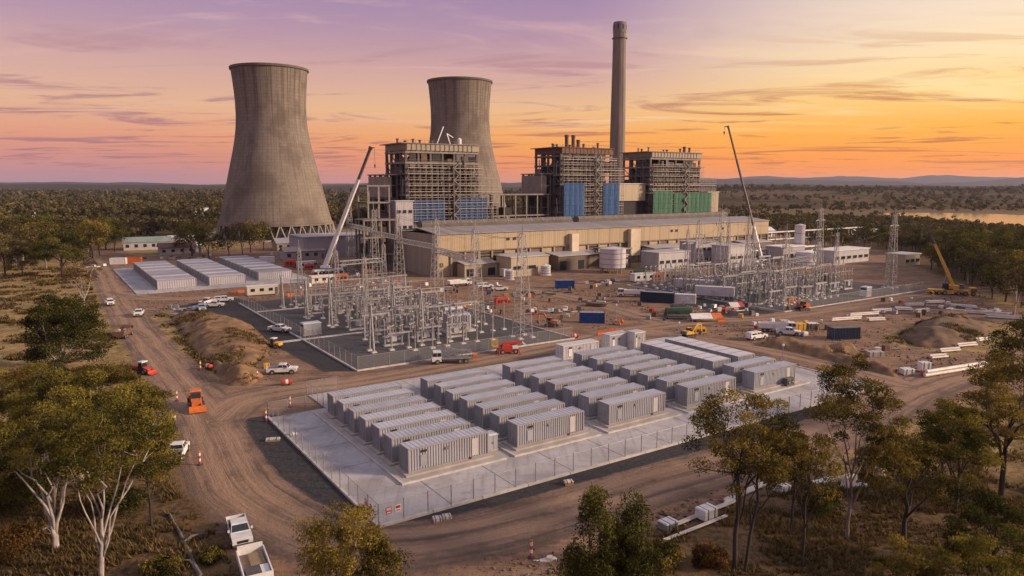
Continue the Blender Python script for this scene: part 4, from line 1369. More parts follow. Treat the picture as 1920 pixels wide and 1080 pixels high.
def mk_batt(): return container('battery_container', 10.7, 2.44, 2.9)
ROWN = ['first', 'second', 'third', 'fourth', 'fifth']
for ri, a in enumerate((7.3, 22.25, 37.3, 52.6, 68.0)):
    n = 7 if ri < 4 else 2
    for j in range(n):
        b = 9.0 + j * 4.08
        lab = f'grey corrugated battery container, {ORD[j+1]} from the front fence, in {ROWN[ri]} row from the road bend'
        rr = random.Random(ri * 10 + j)
        PR.put('batt', mk_batt, lab, W(a + rr.uniform(-.12, .12), b + rr.uniform(-.08, .08), .27), RZ + rr.uniform(-.004, .004), 'battery containers on the concrete pad')
CWHITE = M('container_white', (.58, .55, .54), (.51, .485, .48), .35, .5, rand=.04, dirt=(.42, .38, .36))
def mk_half(): return container('inverter_container', 4.4, 2.44, 2.9, body=CGREY, roof=M('white_roof_skin', (.70, .68, .68), (.62, .60, .60), .3, .5, dirt=(.5, .46, .45)), vents=False)
for s, a in (('inner', 68.1), ('outer', 74.6)):
    for j in range(7):
        lab = f'short white roofed inverter container, {ORD[j+1]} back in the {s} packed line'
        PR.put('half', mk_half, lab, W(a, 17.6 + j * 2.52, .27), RZ, 'short containers packed side by side on the concrete pad')
def mk_white(): return container('site_container', 8.6, 2.5, 2.7, body=CWHITE, roof=WHITE, door=WHITE, edge=CWHITE)
PR.put('white', mk_white, 'low white container lying behind the third battery row', W(55.0, 42.0, .15), RZ)
PR.put('white', mk_white, 'tall white container behind the fourth battery row beside the packed line', W(66.0, 41.5, .15), RZ, scale=(.62, 1, 1.3))
PR.put('white', mk_white, 'white container end stacked against the tall white one', W(70.6, 39.4, .15), RZ, scale=(.34, 1, 1.42))

# rear pad: three long packed blocks
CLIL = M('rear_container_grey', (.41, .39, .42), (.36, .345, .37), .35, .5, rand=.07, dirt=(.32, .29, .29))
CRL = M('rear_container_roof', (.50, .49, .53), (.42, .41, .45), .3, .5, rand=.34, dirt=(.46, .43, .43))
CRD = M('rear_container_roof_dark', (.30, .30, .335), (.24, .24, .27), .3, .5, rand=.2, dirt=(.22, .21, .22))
def mk_rear(): return container('storage_container', 11.6, 4.3, 2.9, body=CLIL, roof=CRL, vents=False, plinth=.12, fine=False)
def mk_reard(): return container('storage_container', 11.6, 4.3, 2.9, body=CLIL, roof=CRD, vents=False, plinth=.12, fine=False)
for bi, (a, b, n) in enumerate(((4.6, 186, 13), (20.2, 187, 13), (37.0, 191, 13))):
    for j in range(n):
        lab = f'wide grey storage container, {ORD[j+1]} back in the {ROWN[bi]} packed block on the rear pad'
        PR.put('reard' if j % 2 else 'rear', mk_reard if j % 2 else mk_rear, lab, W(a, b + j * 5.05, .15), RZ, 'containers packed in blocks on the rear pad')


# ---- small plant on the battery pad
def cabinet(label, a, b, s=(1.4, 1.4, 1.9), mat=None, z=.15):
    o = thing('control_cabinet', label, 'cabinet', W(a, b, z), RZ)
    mat = mat or CGREY
    obj('base', MB().bx(-.1, s[0] + .1, -.1, s[1] + .1, 0, .15), PLINTH, o)
    obj('housing', MB().bx(0, s[0], 0, s[1], .15, s[2]), mat, o)
    obj('roof', MB().taper((-.12, s[0] + .12, -.12, s[1] + .12), (.1, s[0] - .1, .1, s[1] - .1), s[2], s[2] + .18), CROOF, o)
    for q in range(2):
        d = obj('door', MB().bx(.06 + q * s[0] / 2, s[0] / 2 - .03 + q * s[0] / 2, -.04, 0, .25, s[2] - .1), CDOOR, o)
        obj('handle', MB().bx(s[0] / 2 - .16 + q * .2, s[0] / 2 - .1 + q * .2, -.08, -.04, .9, 1.2), STEELD, d)
    obj('louvre', MB().bx(-.04, 0, .2, s[1] - .2, s[2] - .7, s[2] - .25), DARKIN, o)
cabinet('grey cabinet beside the front container of the first battery row', 18.9, 10.6, (1.5, 1.5, 2.0))
cabinet('slim cabinet tucked behind the grey one at the first battery row', 19.1, 14.6, (1.0, 1.0, 1.5))
cabinet('dark topped cabinet at the far end of the first battery row', 18.7, 35.2, (1.3, 1.3, 1.6), STEELD)
cabinet('small cabinet between the second and third battery rows', 34.0, 20.4, (1.0, 1.2, 1.4))
cabinet('small dark cabinet beside the front container of the fourth battery row', 49.6, 11.5, (1.2, 1.2, 1.5), STEELD)
cabinet('green doored cabinet between the fourth and fifth battery rows', 64.9, 13.5, (1.2, 1.4, 1.6), GREEN)


def cond(label, a, b):
    o = thing('cooling_unit', label, 'cooling unit', W(a, b, .15), RZ)
    obj('casing', MB().bx(0, 1.9, 0, .9, .12, 1.35), STEELD, o)
    obj('skid', MB().bx(-.1, 2.0, -.05, .12, 0, .12).bx(-.1, 2.0, .78, .95, 0, .12), STEEL, o)
    for q in range(2):
        f = obj('fan_guard', MB().tube((.5 + q * .9, -.06, .75), (.5 + q * .9, .0, .75), .36, n=14), DARKIN, o)
        obj('fan_blade', MB().bx(-.3, .3, -.09, -.07, -.05, .05).bx(-.05, .05, -.091, -.071, -.3, .3), STEEL, f, (.5 + q * .9, 0, .75))
cond('dark cooling unit with two fans against the last front container', 75.0, 7.9)


# ---- fences
CHAIN = None
def chain_mat():
    m = bpy.data.materials.new('chain_link'); m.use_nodes = True
    t = m.node_tree; t.nodes.clear(); k = NT(t)
    out = k.n('ShaderNodeOutputMaterial')
    d = k.n('ShaderNodeBsdfDiffuse'); d.inputs[0].default_value = (.42, .40, .40, 1)
    tr = k.n('ShaderNodeBsdfTransparent')
    mx = k.n('ShaderNodeMixShader'); mx.inputs[0].default_value = 0.12
    t.links.new(tr.outputs[0], mx.inputs[1]); t.links.new(d.outputs[0], mx.inputs[2]); t.links.new(mx.outputs[0], out.inputs[0])
    return m
CHAIN = chain_mat()


def fence(label, pts, h=2.1, step=2.7, rails=True, group=None, post=None, z=.0):
    """chain-link fence through site points (a, b)"""
    P = [Vector(W(*p, z)) for p in pts]
    o = thing('chain_link_fence', label, 'fence', P[0], 0, group)
    po = MB().tube((0, 0, 0), (0, 0, h + .1), .055, .055, 6).mesh('post', post or STEEL)
    first = True
    for p, q in zip(P[:-1], P[1:]):
        L = (q - p).length; n = max(1, round(L / step)); d = (q - p) / n
        ang = math.atan2(d.y, d.x); l = d.length
        pm = MB().add([(.06, 0, .05), (l - .06, 0, .05), (l - .06, 0, h), (.06, 0, h)], [(0, 1, 2, 3)]).mesh('mesh_panel', CHAIN)
        rm = MB().tube((0, .0, h), (l, .0, h), .03, n=5).mesh('rail', STEEL) if rails else None
        for i in range(n):
            c = p + d * i - P[0]
            obj('post', po, None, o, c)
            obj('mesh_panel', pm, None, o, c, rz=ang)
            if rm: obj('rail', rm, None, o, c, rz=ang)
    obj('post', po, None, o, P[-1] - P[0])
    return o
fence('chain link fence along the front and road bend side of the battery pad', [(-.2, 39.4), (-.2, -.2), (72, -.2)], z=.24)
fence('short chain link fence closing the far road side of the battery pad', [(-.2, 39.4), (7.9, 39.4), (7.9, 47.2), (13, 47.2)], z=.24)


def sign_board(label, a, b, z, w, h, rz, cols):
    o = thing('fence_sign', label, 'sign', W(a, b, z), rz)
    obj('board', MB().bx(0, w, -.02, .02, 0, h), cols[0], o)
    obj('print_block', MB().bx(.06, w - .06, -.032, -.022, h * .52, h - .06), cols[1], o)
    obj('print_block', MB().bx(.1, w - .1, -.032, -.022, .1, h * .3), cols[1], o)
for i, (a, b, side, c) in enumerate(((-.32, 3.0, 1, (RED, WHITE)), (-.32, 1.6, 1, (WHITE, RED)), (.5, -.34, 0, (RED, WHITE)), (1.5, -.34, 0, (WHITE, RED)))):
    sign_board(['red warning sign on the side fence near the front corner', 'white warning sign on the side fence at the front corner',
                'red warning sign on the front fence at the corner', 'white warning sign on the front fence next to the red one'][i], a, b, 1.2, .6, .7,
               RZ if side == 0 else RZ - math.pi / 2, c)
# ================================================================== switchyards
SWG = M('switchyard_gravel', (.055, .052, .055), (.085, .075, .072), 1.2, .95, bump=.5, bscale=9, dirt=(.10, .08, .07))
def gravel_yard(name, a0, a1, b0, b1):
    structure(name, MB().bx(0, a1 - a0, 0, b1 - b0, -.1, .08), SWG, loc=W(a0, b0), rz=RZ)
gravel_yard('gravel_yard', 20.2, 69.5, 57.2, 146)
gravel_yard('far_gravel_yard', 136, 208, 52.5, 112)
kerb('gravel_yard_kerb', [(20.1, 146), (20.1, 57.1), (69.6, 57.1), (69.6, 146)])
kerb('far_gravel_yard_kerb', [(135.9, 112), (135.9, 52.4), (208.1, 52.4)])
fence('chain link fence round the near switchyard', [(20.4, 145), (20.4, 57.4), (69.2, 57.4), (69.2, 100)], h=2.3, step=3.0, z=.26)
fence('chain link fence round the far switchyard', [(136.2, 100), (136.2, 52.8), (207, 52.8)], h=2.3, step=3.0, z=.26)
# concrete cable-trench covers crossing the near yard
for k, (a0, a1, b) in enumerate(((14, 42, 88), (20.6, 45, 128))):
    o = structure('trench_cover', MB().bx(0, 1.0, 0, 1.1, 0, .2), CONCK, loc=W(a0, b), rz=RZ)
    me = MB().bx(0.02, .98, 0, 1.1, 0, .2).mesh('cover_slab', CONCK)
    for i in range(1, int(a1 - a0)): obj('cover_slab', me, None, o, (i, 0, 0))


def insul(h, r=.17, n=9, sheds=7):
    prof = [(.09, 0)]
    for i in range(sheds):
        z = h * (i + .1) / sheds; z2 = h * (i + .9) / sheds
        prof += [(.09, z), (r, z + h * .25 / sheds), (r * .95, z + h * .4 / sheds), (.09, z2)]
    prof.append((.09, h))
    return MB().lathe(prof, n)
INS18 = insul(1.8).mesh('insulator', PORC)
INS12 = insul(1.2, .15, 8, 5).mesh('insulator', PORC)
INS26 = insul(2.6, .19, 9, 9).mesh('insulator', PORC)
FOOT = MB().taper((-.55, .55, -.55, .55), (-.4, .4, -.4, .4), 0, .3).mesh('footing', CONCK)


def mk_post():
    o = thing('post_insulator', '', 'insulator', (0, 0, 0))
    obj('footing', FOOT, None, o)
    obj('support_post', MB().tube((0, 0, .3), (0, 0, 3.0), .16, .14, 8).bx(-.3, .3, -.3, .3, 2.98, 3.06), STEEL, o)
    obj('insulator', INS18, None, o, (0, 0, 3.06))
    obj('terminal', MB().bx(-.25, .25, -.12, .12, 4.86, 5.0), STEEL, o)
    return o


def mk_disc():
    o = thing('disconnector', '', 'switchgear', (0, 0, 0))
    for x in (-1.9, 1.9):
        obj('footing', FOOT, None, o, (x, 0, 0))
        obj('leg', MB().bar((x, -.35, .3), (x, -.1, 3.2), .14).bar((x, .35, .3), (x, .1, 3.2), .14).bar((x, -.28, 1.2), (x, .2, 2.2), .08), STEEL, o)
    obj('cross_beam', MB().bx(-2.7, 2.7, -.22, .22, 3.2, 3.5), STEEL, o)
    for x in (-2.2, 0, 2.2):
        for y in (-.55, .55):
            obj('insulator', INS12, None, o, (x, y * .35, 3.5) if y < 0 else (x + .55, y * .35, 3.5))
        obj('contact_blade', MB().tube((x - .2, -.2, 4.75), (x + .95, .2, 4.9), .07, n=6), STEEL, o)
    return o


def mk_breaker():
    o = thing('circuit_breaker', '', 'switchgear', (0, 0, 0))
    obj('footing', MB().bx(-2.2, 2.2, -.5, .5, 0, .25), CONCK, o)
    for x in (-1.9, 1.9): obj('leg', MB().bx(x - .15, x + .15, -.25, .25, .25, 2.0), STEEL, o)
    obj('operating_box', MB().bx(-.6, .6, -.55, .35, .9, 2.0), CGREY, o)
    obj('cross_beam', MB().bx(-2.4, 2.4, -.2, .2, 2.0, 2.25), STEEL, o)
    for x in (-1.9, 0, 1.9):
        obj('insulator', INS12, None, o, (x, 0, 2.25)); obj('interrupter', INS18, None, o, (x, 0, 3.55))
        obj('joint_box', MB().bx(x - .2, x + .2, -.2, .2, 3.44, 3.56), STEEL, o)
        obj('terminal', MB().bx(x - .15, x + .15, -.3, .3, 5.35, 5.45), STEEL, o)
    return o


def mk_ct():
    o = thing('current_transformer', '', 'transformer', (0, 0, 0))
    obj('footing', FOOT, None, o)
    obj('support_post', MB().bar((-.22, 0, .3), (-.22, 0, 2.4), .1).bar((.22, 0, .3), (.22, 0, 2.4), .1).bx(-.4, .4, -.3, .3, 2.4, 2.9), STEEL, o)
    obj('insulator', INS18, None, o, (0, 0, 2.9))
    obj('head', MB().lathe([(.2, 0), (.36, .12), (.36, .62), (.2, .78), (.02, .8)], 10, (0, 0, 4.7)), STEEL, o)
    return o


def mk_tall():
    o = thing('surge_arrester', '', 'insulator', (0, 0, 0))
    obj('footing', FOOT, None, o)
    obj('support_post', MB().tube((0, 0, .3), (0, 0, 3.6), .18, .15, 8), STEEL, o)
    obj('insulator', INS26, None, o, (0, 0, 3.6))
    obj('grading_ring', MB().lathe([(.34, 0), (.4, .05), (.34, .1), (.28, .05), (.34, 0)], 12, (0, 0, 6.1)), STEEL, o)
    return o


def mk_portal():
    o = thing('busbar_support', '', 'switchgear', (0, 0, 0))
    for x in (-2.6, 2.6):
        obj('footing', FOOT, None, o, (x, 0, 0))
        obj('leg', MB().bar((x, 0, .3), (x, 0, 5.4), .26), STEEL, o)
    obj('cross_beam', MB().bx(-3.2, 3.2, -.18, .18, 5.4, 5.75), STEEL, o)
    for x in (-2.4, 0, 2.4): obj('insulator', INS12, None, o, (x, 0, 5.75))
    return o
KINDS_SW = {'post': mk_post, 'disc': mk_disc, 'brk': mk_breaker, 'ct': mk_ct, 'tall': mk_tall, 'portal': mk_portal}
SWNAME = {'post': 'grey steel post with one insulator', 'disc': 'low portal with paired insulators', 'brk': 'three pole circuit breaker',
          'ct': 'squat headed current transformer', 'tall': 'tall ribbed surge arrester', 'portal': 'two legged busbar portal'}


def fill_yard(where, rows, seed, off=0.0):
    r = random.Random(seed)
    rows = sorted(rows)
    for ri, (b, kind, a0, a1, step) in enumerate(rows):
        a = a0; ni = 0
        while a <= a1 + .01:
            ni += 1
            lab = f'{SWNAME[kind]}, {ORD[ni]} along the {ORD[ri+1]} row of the {where} switchyard'
            PR.put(kind, KINDS_SW[kind], lab, W(a + r.uniform(-.25, .25), b + r.uniform(-.3, .3), .08), RZ + r.uniform(-.02, .02), f'{KINDS_SW[kind].__name__[3:]} rows of the {where} switchyard'.replace('ct rows', 'current transformer rows').replace('disc rows', 'disconnector rows'),
                   scale=((1, 1, r.uniform(.92, 1.12)) if where == 'near' else (1, 1, r.uniform(1.2, 1.45))))
            a += step
fill_yard('near', [(66, 'post', 36, 54, 3.6), (69, 'disc', 34, 48, 6.8), (73, 'brk', 34, 50, 7.5), (73.5, 'tall', 56, 62, 3.0), (77, 'ct', 32, 50, 3.0), (81, 'portal', 34, 57, 7.4), (84.5, 'post', 33, 57, 3.0),
                   (88.5, 'disc', 36, 60, 6.8), (92.5, 'brk', 34, 58, 7.5), (96, 'tall', 33, 60, 3.3), (99.5, 'portal', 34, 60, 7.4), (103, 'ct', 33, 60, 3.0), (106.5, 'disc', 36, 62, 6.8),
                   (110, 'post', 32, 62, 3.0), (114, 'portal', 33, 62, 7.4), (118, 'brk', 33, 62, 7.5), (122, 'tall', 32, 62, 3.4), (126, 'post', 34, 64, 3.0), (130, 'disc', 33, 64, 6.8), (135, 'portal', 34, 64, 7.4), (140, 'post', 34, 64, 3.6)], 3)
fill_yard('far', [(60, 'disc', 142, 176, 7.0), (63.5, 'tall', 140, 172, 3.6), (67, 'brk', 141, 190, 8.0), (70.5, 'post', 139, 190, 3.4), (74.5, 'portal', 141, 196, 7.8), (78, 'ct', 139, 178, 3.3), (82, 'disc', 141, 190, 7.2),
                  (86, 'post', 138, 176, 3.2), (90, 'brk', 141, 192, 8.0), (94, 'tall', 139, 180, 3.5), (98, 'portal', 141, 196, 7.8), (102, 'post', 139, 190, 3.4), (107, 'disc', 141, 190, 7.2), (65, 'ct', 138, 170, 3.0), (76.5, 'tall', 140, 176, 3.4), (84, 'ct', 139, 186, 3.2), (92, 'post', 138, 190, 3.0), (96, 'post', 140, 190, 3.2)], 4)


# ---- lattice columns and gantry beams
def lattice(p0, p1, w0, w1, panels, leg=.12, lace=.06):
    """four-legged lattice between two points on a vertical or horizontal axis: returns (leg meshes, lacing mesh)"""
    p0, p1 = Vector(p0), Vector(p1)
    ax = (p1 - p0).normalized()
    u = Vector((1, 0, 0)) if abs(ax.z) > .9 else Vector((0, 0, 1))
    v = ax.cross(u).normalized()
    cor = lambda t, i: p0 + (p1 - p0) * t + (u * (1 if i in (0, 1) else -1) + v * (1 if i in (0, 3) else -1)) * ((w0 + (w1 - w0) * t) / 2)
    legs = [MB().bar(cor(0, i), cor(1, i), leg) for i in range(4)]
    lc = MB()
    for k in range(panels):
        t0, t1 = k / panels, (k + 1) / panels
        for i in range(4):
            j = (i + 1) % 4
            if (k + i) % 2: lc.bar(cor(t0, i), cor(t1, j), lace)
            else: lc.bar(cor(t0, j), cor(t1, i), lace)
            lc.bar(cor(t1, i), cor(t1, j), lace * .9)
    return legs, lc


def pylon(label, a, b, h, w0=3.0, w1=.9, arms=(), peak=2.5, mat=STEEL, group=None, base=.08):
    o = thing('lattice_tower', label, 'lattice tower', W(a, b, base), RZ, group)
    legs, lc = lattice((0, 0, .3), (0, 0, h), w0, w1, max(6, int(h / 1.7)))
    for l in legs: obj('leg', l, mat, o)
    obj('lacing', lc, mat, o)
    for i in (-1, 1):
        for j in (-1, 1): obj('footing', FOOT, None, o, (i * w0 / 2, j * w0 / 2, 0))
    obj('peak_spike', MB().tube((0, 0, h), (0, 0, h + peak), .12, .05, 6).bar((-w1 / 2, -w1 / 2, h), (w1 / 2, w1 / 2, h + .2), .1).bar((w1 / 2, -w1 / 2, h), (-w1 / 2, w1 / 2, h + .2), .1), mat, o)
    for z, l in arms:
        obj('cross_arm', MB().bar((-l, 0, z), (0, 0, z + .5), .14).bar((l, 0, z), (0, 0, z + .5), .14).bar((-l, 0, z), (l, 0, z), .16), mat, o)
        for s in (-1, 1): obj('insulator_string', MB().tube((s * l, 0, z), (s * l, 0, z - 1.4), .11, n=6), PORC, o)
    return o


def gantry_beam(label, p, q, z, w=1.3, group='lattice gantry beams'):
    A, B = Vector(W(*p, z)), Vector(W(*q, z))
    o = thing('gantry_beam', label, 'gantry beam', A, math.atan2(B.y - A.y, B.x - A.x), group)
    L = (B - A).length
    legs, lc = lattice((0, 0, 0), (L, 0, 0), w, w, max(4, int(L / 1.4)), .12, .065)
    for l in legs: obj('chord', l, STEEL, o)
    obj('lacing', lc, STEEL, o)
GT = [(61.0, 64.5, 22.5), (60.2, 83, 22.5), (65.5, 113, 23.5), (67.5, 142, 24), (69.5, 166, 24.5), (75, 203, 27)]
GN = ['standing at the near corner by the red lift', 'second back from the red lift', 'third back from the red lift', 'in front of the turbine hall corner', 'beside the white crane boom', 'farthest back behind the white crane']
for (a, b, h), n in zip(GT, GN):
    pylon('tapering steel lattice tower ' + n, a, b, h, 3.2, 1.0, group='gantry towers of the near switchyard')
for i in range(1, 5):
    gantry_beam(f'steel lattice beam between the {ORD[i+1]} and {ORD[i+2]} gantry towers', (GT[i][0], GT[i][1] + .8), (GT[i + 1][0], GT[i + 1][1] - .8), 14.5 + i * .8)
for i, (a, b, h) in enumerate(((38, 97, 16), (38, 116, 16), (52, 118, 17), (34, 134, 15.5))):
    pylon(f'slim lattice mast standing among the insulators, {ORD[i+1]} row back', a, b, h, 1.6, .7, group='slim masts of the near switchyard')
gantry_beam('lattice beam joining two slim masts over the insulators', (38.8, 116), (51.2, 118), 13.0, 1.0)
FT = [(146, 60, 20, 'at the near corner of the far switchyard'), (157, 101, 21, 'at the hall side of the far switchyard'), (198, 84, 25, 'in the middle back of the far switchyard'),
      (203.5, 61.5, 24, 'alone at the open end of the far switchyard'), (176, 108, 24, 'behind the far switchyard portals'), (170, 66, 16, 'short and stout among the far breakers'), (150, 76, 18, 'slim beside the white box trailers'), (163, 84, 19, 'slim in the heart of the far switchyard'), (186, 70, 18, 'slim toward the open end of the far switchyard'),
      (168, 98, 20, 'slim before the pump house'), (186, 104, 22, 'slim before the amenities building'), (142, 92, 19, 'slim at the orange hoarding side')]
for a, b, h, n in FT:
    pylon('steel lattice tower ' + n, a, b, h, 2.8 if 'slim' not in n else 1.7, .9 if 'slim' not in n else .6, ((h - 4, 2.6),) if h > 18 else (), group='towers of the far switchyard')
gantry_beam('lattice beam across the far switchyard portals', (157.6, 101), (175.4, 108), 14, 1.1)
gantry_beam('lattice beam near the front of the far switchyard', (146.6, 60), (169.4, 66), 12, 1.0)


def a_frame(label, a, b, h, s=2.2):
    o = thing('a_frame_post', label, 'steel post', W(a, b, .08), RZ)
    for k in (-1, 1):
        obj('footing', FOOT, None, o, (0, k * s / 2, 0))
        obj('leg', MB().tube((0, k * s / 2, .3), (0, k * .18, h), .26, .18, 8), STEEL, o)
    obj('cross_tie', MB().bar((0, -s * .33, h * .35), (0, s * .33, h * .35), .14), STEEL, o)
    obj('cap_plate', MB().bx(-.4, .4, -.5, .5, h, h + .2), STEEL, o)
    obj('top_spike', MB().tube((0, 0, h + .2), (0, 0, h + 2.2), .07, .04, 6), STEEL, o)
for i, (px, py, h) in enumerate(((697, 660, 9.5), (620, 613, 11.5), (575, 597, 9.5), (530, 577, 8.5), (790, 632, 10.5), (738, 612, 10.0))):
    a, b = AB(px, py)
    a_frame(['steel A-frame post at the front of the near switchyard', 'tall steel A-frame post beside the trench covers', 'pale blue-grey A-frame post inside the road side fence',
             'thin twin leg post at the back corner of the near switchyard', 'steel A-frame post in front of the grey transformer', 'steel A-frame post in the thick of the near insulators'][i], a, b, h)


def power_transformer(label, a, b, s=1.0, mat=CGREY):
    o = thing('power_transformer', label, 'transformer', W(a, b, .08), RZ)
    o.scale = (s, s, s)
    obj('plinth', MB().bx(-.6, 5.6, -.6, 3.6, 0, .4), CONCK, o)
    obj('tank', MB().bx(0, 5, .6, 2.6, .4, 3.6), mat, o)
    for i in range(8):
        obj('radiator', MB().bx(.3 + i * .58, .62 + i * .58, -.3, .55, .8, 3.3), mat, o)
    obj('conservator', MB().tube((.4, 2.9, 4.3), (4.6, 2.9, 4.3), .45, n=12).bx(.9, 1.1, 2.7, 2.9, 3.6, 4.2).bx(3.9, 4.1, 2.7, 2.9, 3.6, 4.2), mat, o)
    for i in range(3): obj('bushing', INS18, None, o, (1 + i * 1.5, 1.5, 3.6))
power_transformer('grey ribbed power transformer in the near switchyard', 49.5, 76.5, 1.15)
power_transformer('green grey transformer at the near side of the far switchyard', 139, 64, .9, M('transformer_green', (.16, .20, .18), (.13, .16, .145), .5, .6))
power_transformer('pale transformer at the back of the far switchyard', 184, 96, 1.1)
power_transformer('dark transformer by the far switchyard kiosk', 190, 76, 1.0, STEELD)
cabinet('grey kiosk inside the road side fence of the near switchyard', 21.5, 92, (4.0, 2.2, 2.6), z=.08)
cabinet('white kiosk by the gate of the far switchyard', 178, 54.5, (2.6, 2.2, 2.8), WHITE, .08)


def tube_bus(label, p, q, z, group):
    A, B = Vector(W(*p, z)), Vector(W(*q, z))
    o = obj('busbar', MB().tube((0, 0, 0), B - A, .09, n=6), STEEL, None, A)
    tag(o, label, 'busbar', group)
for i, (b, z) in enumerate(((84.5, 5.2), (99.5, 7.0), (110, 5.2), (114, 7.0), (126, 5.2), (135, 7.0))):
    tube_bus(f'aluminium busbar tube over the near insulators, {ORD[i+1]} line back', (32, b), (63, b), z, 'busbars of the near switchyard')
for i, (b, z) in enumerate(((70.5, 5.2), (74.5, 7.0), (86, 5.2), (98, 7.0), (102, 5.2))):
    tube_bus(f'aluminium busbar tube over the far insulators, {ORD[i+1]} line back', (139, b), (196, b), z, 'busbars of the far switchyard')


def wire(label, p, q, sag, group, r=.035):
    P, Q = Vector(p), Vector(q)
    pts = []
    for i in range(15):
        t = i / 14
        c = P + (Q - P) * t; c.z -= 4 * sag * t * (1 - t); pts.append(c - P)
    o = obj('overhead_wire', MB().path(pts, [r] * 15, 4), STEELD, None, P)
    tag(o, label, 'overhead wire', group)
k = 0
for i in range(5):
    for s in (-.9, .9):
        k += 1
        wire(f'sagging wire between {ORD[i+1]} and {ORD[i+2]} gantry towers, {"inner" if s < 0 else "outer"} side', W(GT[i][0] + s, GT[i][1], GT[i][2] - .4), W(GT[i + 1][0] + s, GT[i + 1][1], GT[i + 1][2] - .4), .8, 'wires of the near switchyard')
for i, (p, q) in enumerate((((203.5, 61.5, 20), (198, 84, 21)), ((198, 84, 21), (176, 108, 20)), ((176, 108, 20), (157, 101, 17)), ((157, 101, 17), (146, 60, 16)), ((203.5, 61.5, 19), (146, 60, 15)))):
    wire(f'sagging wire strung round the far switchyard towers, {ORD[i+1]} span', W(*p), W(*q), 1.6, 'wires of the far switchyard')
for i, (a, b) in enumerate(((100, 172), (120, 170), (140, 170))):
    wire(f'long wire from the gantry towers to the turbine hall wall, {ORD[i+1]} one', W(GT[2 + i // 2][0], GT[2 + i // 2][1], 21), W(a, b - 4, 14), 2.0, 'wires to the turbine hall')
# ================================================================== vehicles and machines
def wheel_mesh(r, w, n=16):
    return (MB().tube((0, -w / 2, 0), (0, w / 2, 0), r, n=n).mesh('wheel', RUBBER),
            MB().tube((0, -w / 2 - .02, 0), (0, w / 2 + .02, 0), r * .55, n=10).mesh('rim', STEEL))
WH = {}
def wheels(o, xs, y, r, w, dual=False):
    if (r, w) not in WH: WH[(r, w)] = wheel_mesh(r, w)
    t, rm = WH[(r, w)]
    for x in xs:
        for s in (-1, 1):
            k = obj('wheel', t, None, o, (x, s * y, r))
            obj('rim', rm, None, k)


def quad(vs, off=0.015, th=0.01):
    """thin pane on a planar quad, pushed outwards"""
    p = [Vector(v) for v in vs]
    n = (p[1] - p[0]).cross(p[2] - p[0]).normalized()
    a = [q + n * off for q in p]; b = [q - n * th for q in p]
    return MB().add(a + b, [(0, 1, 2, 3), (7, 6, 5, 4), (0, 4, 5, 1), (1, 5, 6, 2), (2, 6, 7, 3), (3, 7, 4, 0)])


def inset(q, f=.1):
    c = sum((Vector(v) for v in q), Vector()) / 4
    return [Vector(v).lerp(c, f) for v in q]


def cab(o, b0, b1, z0, z1, paint, name='cab', sides=True, rear=True):
    """tapered cabin with glazing on all faces; b = (x0, x1, half width)"""
    obj(name, MB().taper((b0[0], b0[1], -b0[2], b0[2]), (b1[0], b1[1], -b1[2], b1[2]), z0, z1), paint, o)
    P = lambda t, x, s: (b0[x] + (b1[x] - b0[x]) * t, s * (b0[2] + (b1[2] - b0[2]) * t), z0 + (z1 - z0) * t)
    l, h = .1, .86
    obj('windscreen', quad(inset([P(l, 1, -1), P(l, 1, 1), P(h, 1, 1), P(h, 1, -1)], .08)), GLASS, o)
    if rear: obj('rear_window', quad(inset([P(l, 0, 1), P(l, 0, -1), P(h, 0, -1), P(h, 0, 1)], .1)), GLASS, o)
    if sides:
        for s in (-1, 1):
            q = [P(l, 0, s), P(l, 1, s), P(h, 1, s), P(h, 0, s)]
            if s > 0: q = [q[1], q[0], q[3], q[2]]
            m0 = Vector(q[0]).lerp(Vector(q[1]), .5); m1 = Vector(q[3]).lerp(Vector(q[2]), .5)
            obj('side_window', quad(inset([q[0], m0, m1, q[3]], .1)), GLASS, o); obj('side_window', quad(inset([m0, q[1], q[2], m1], .1)), GLASS, o)


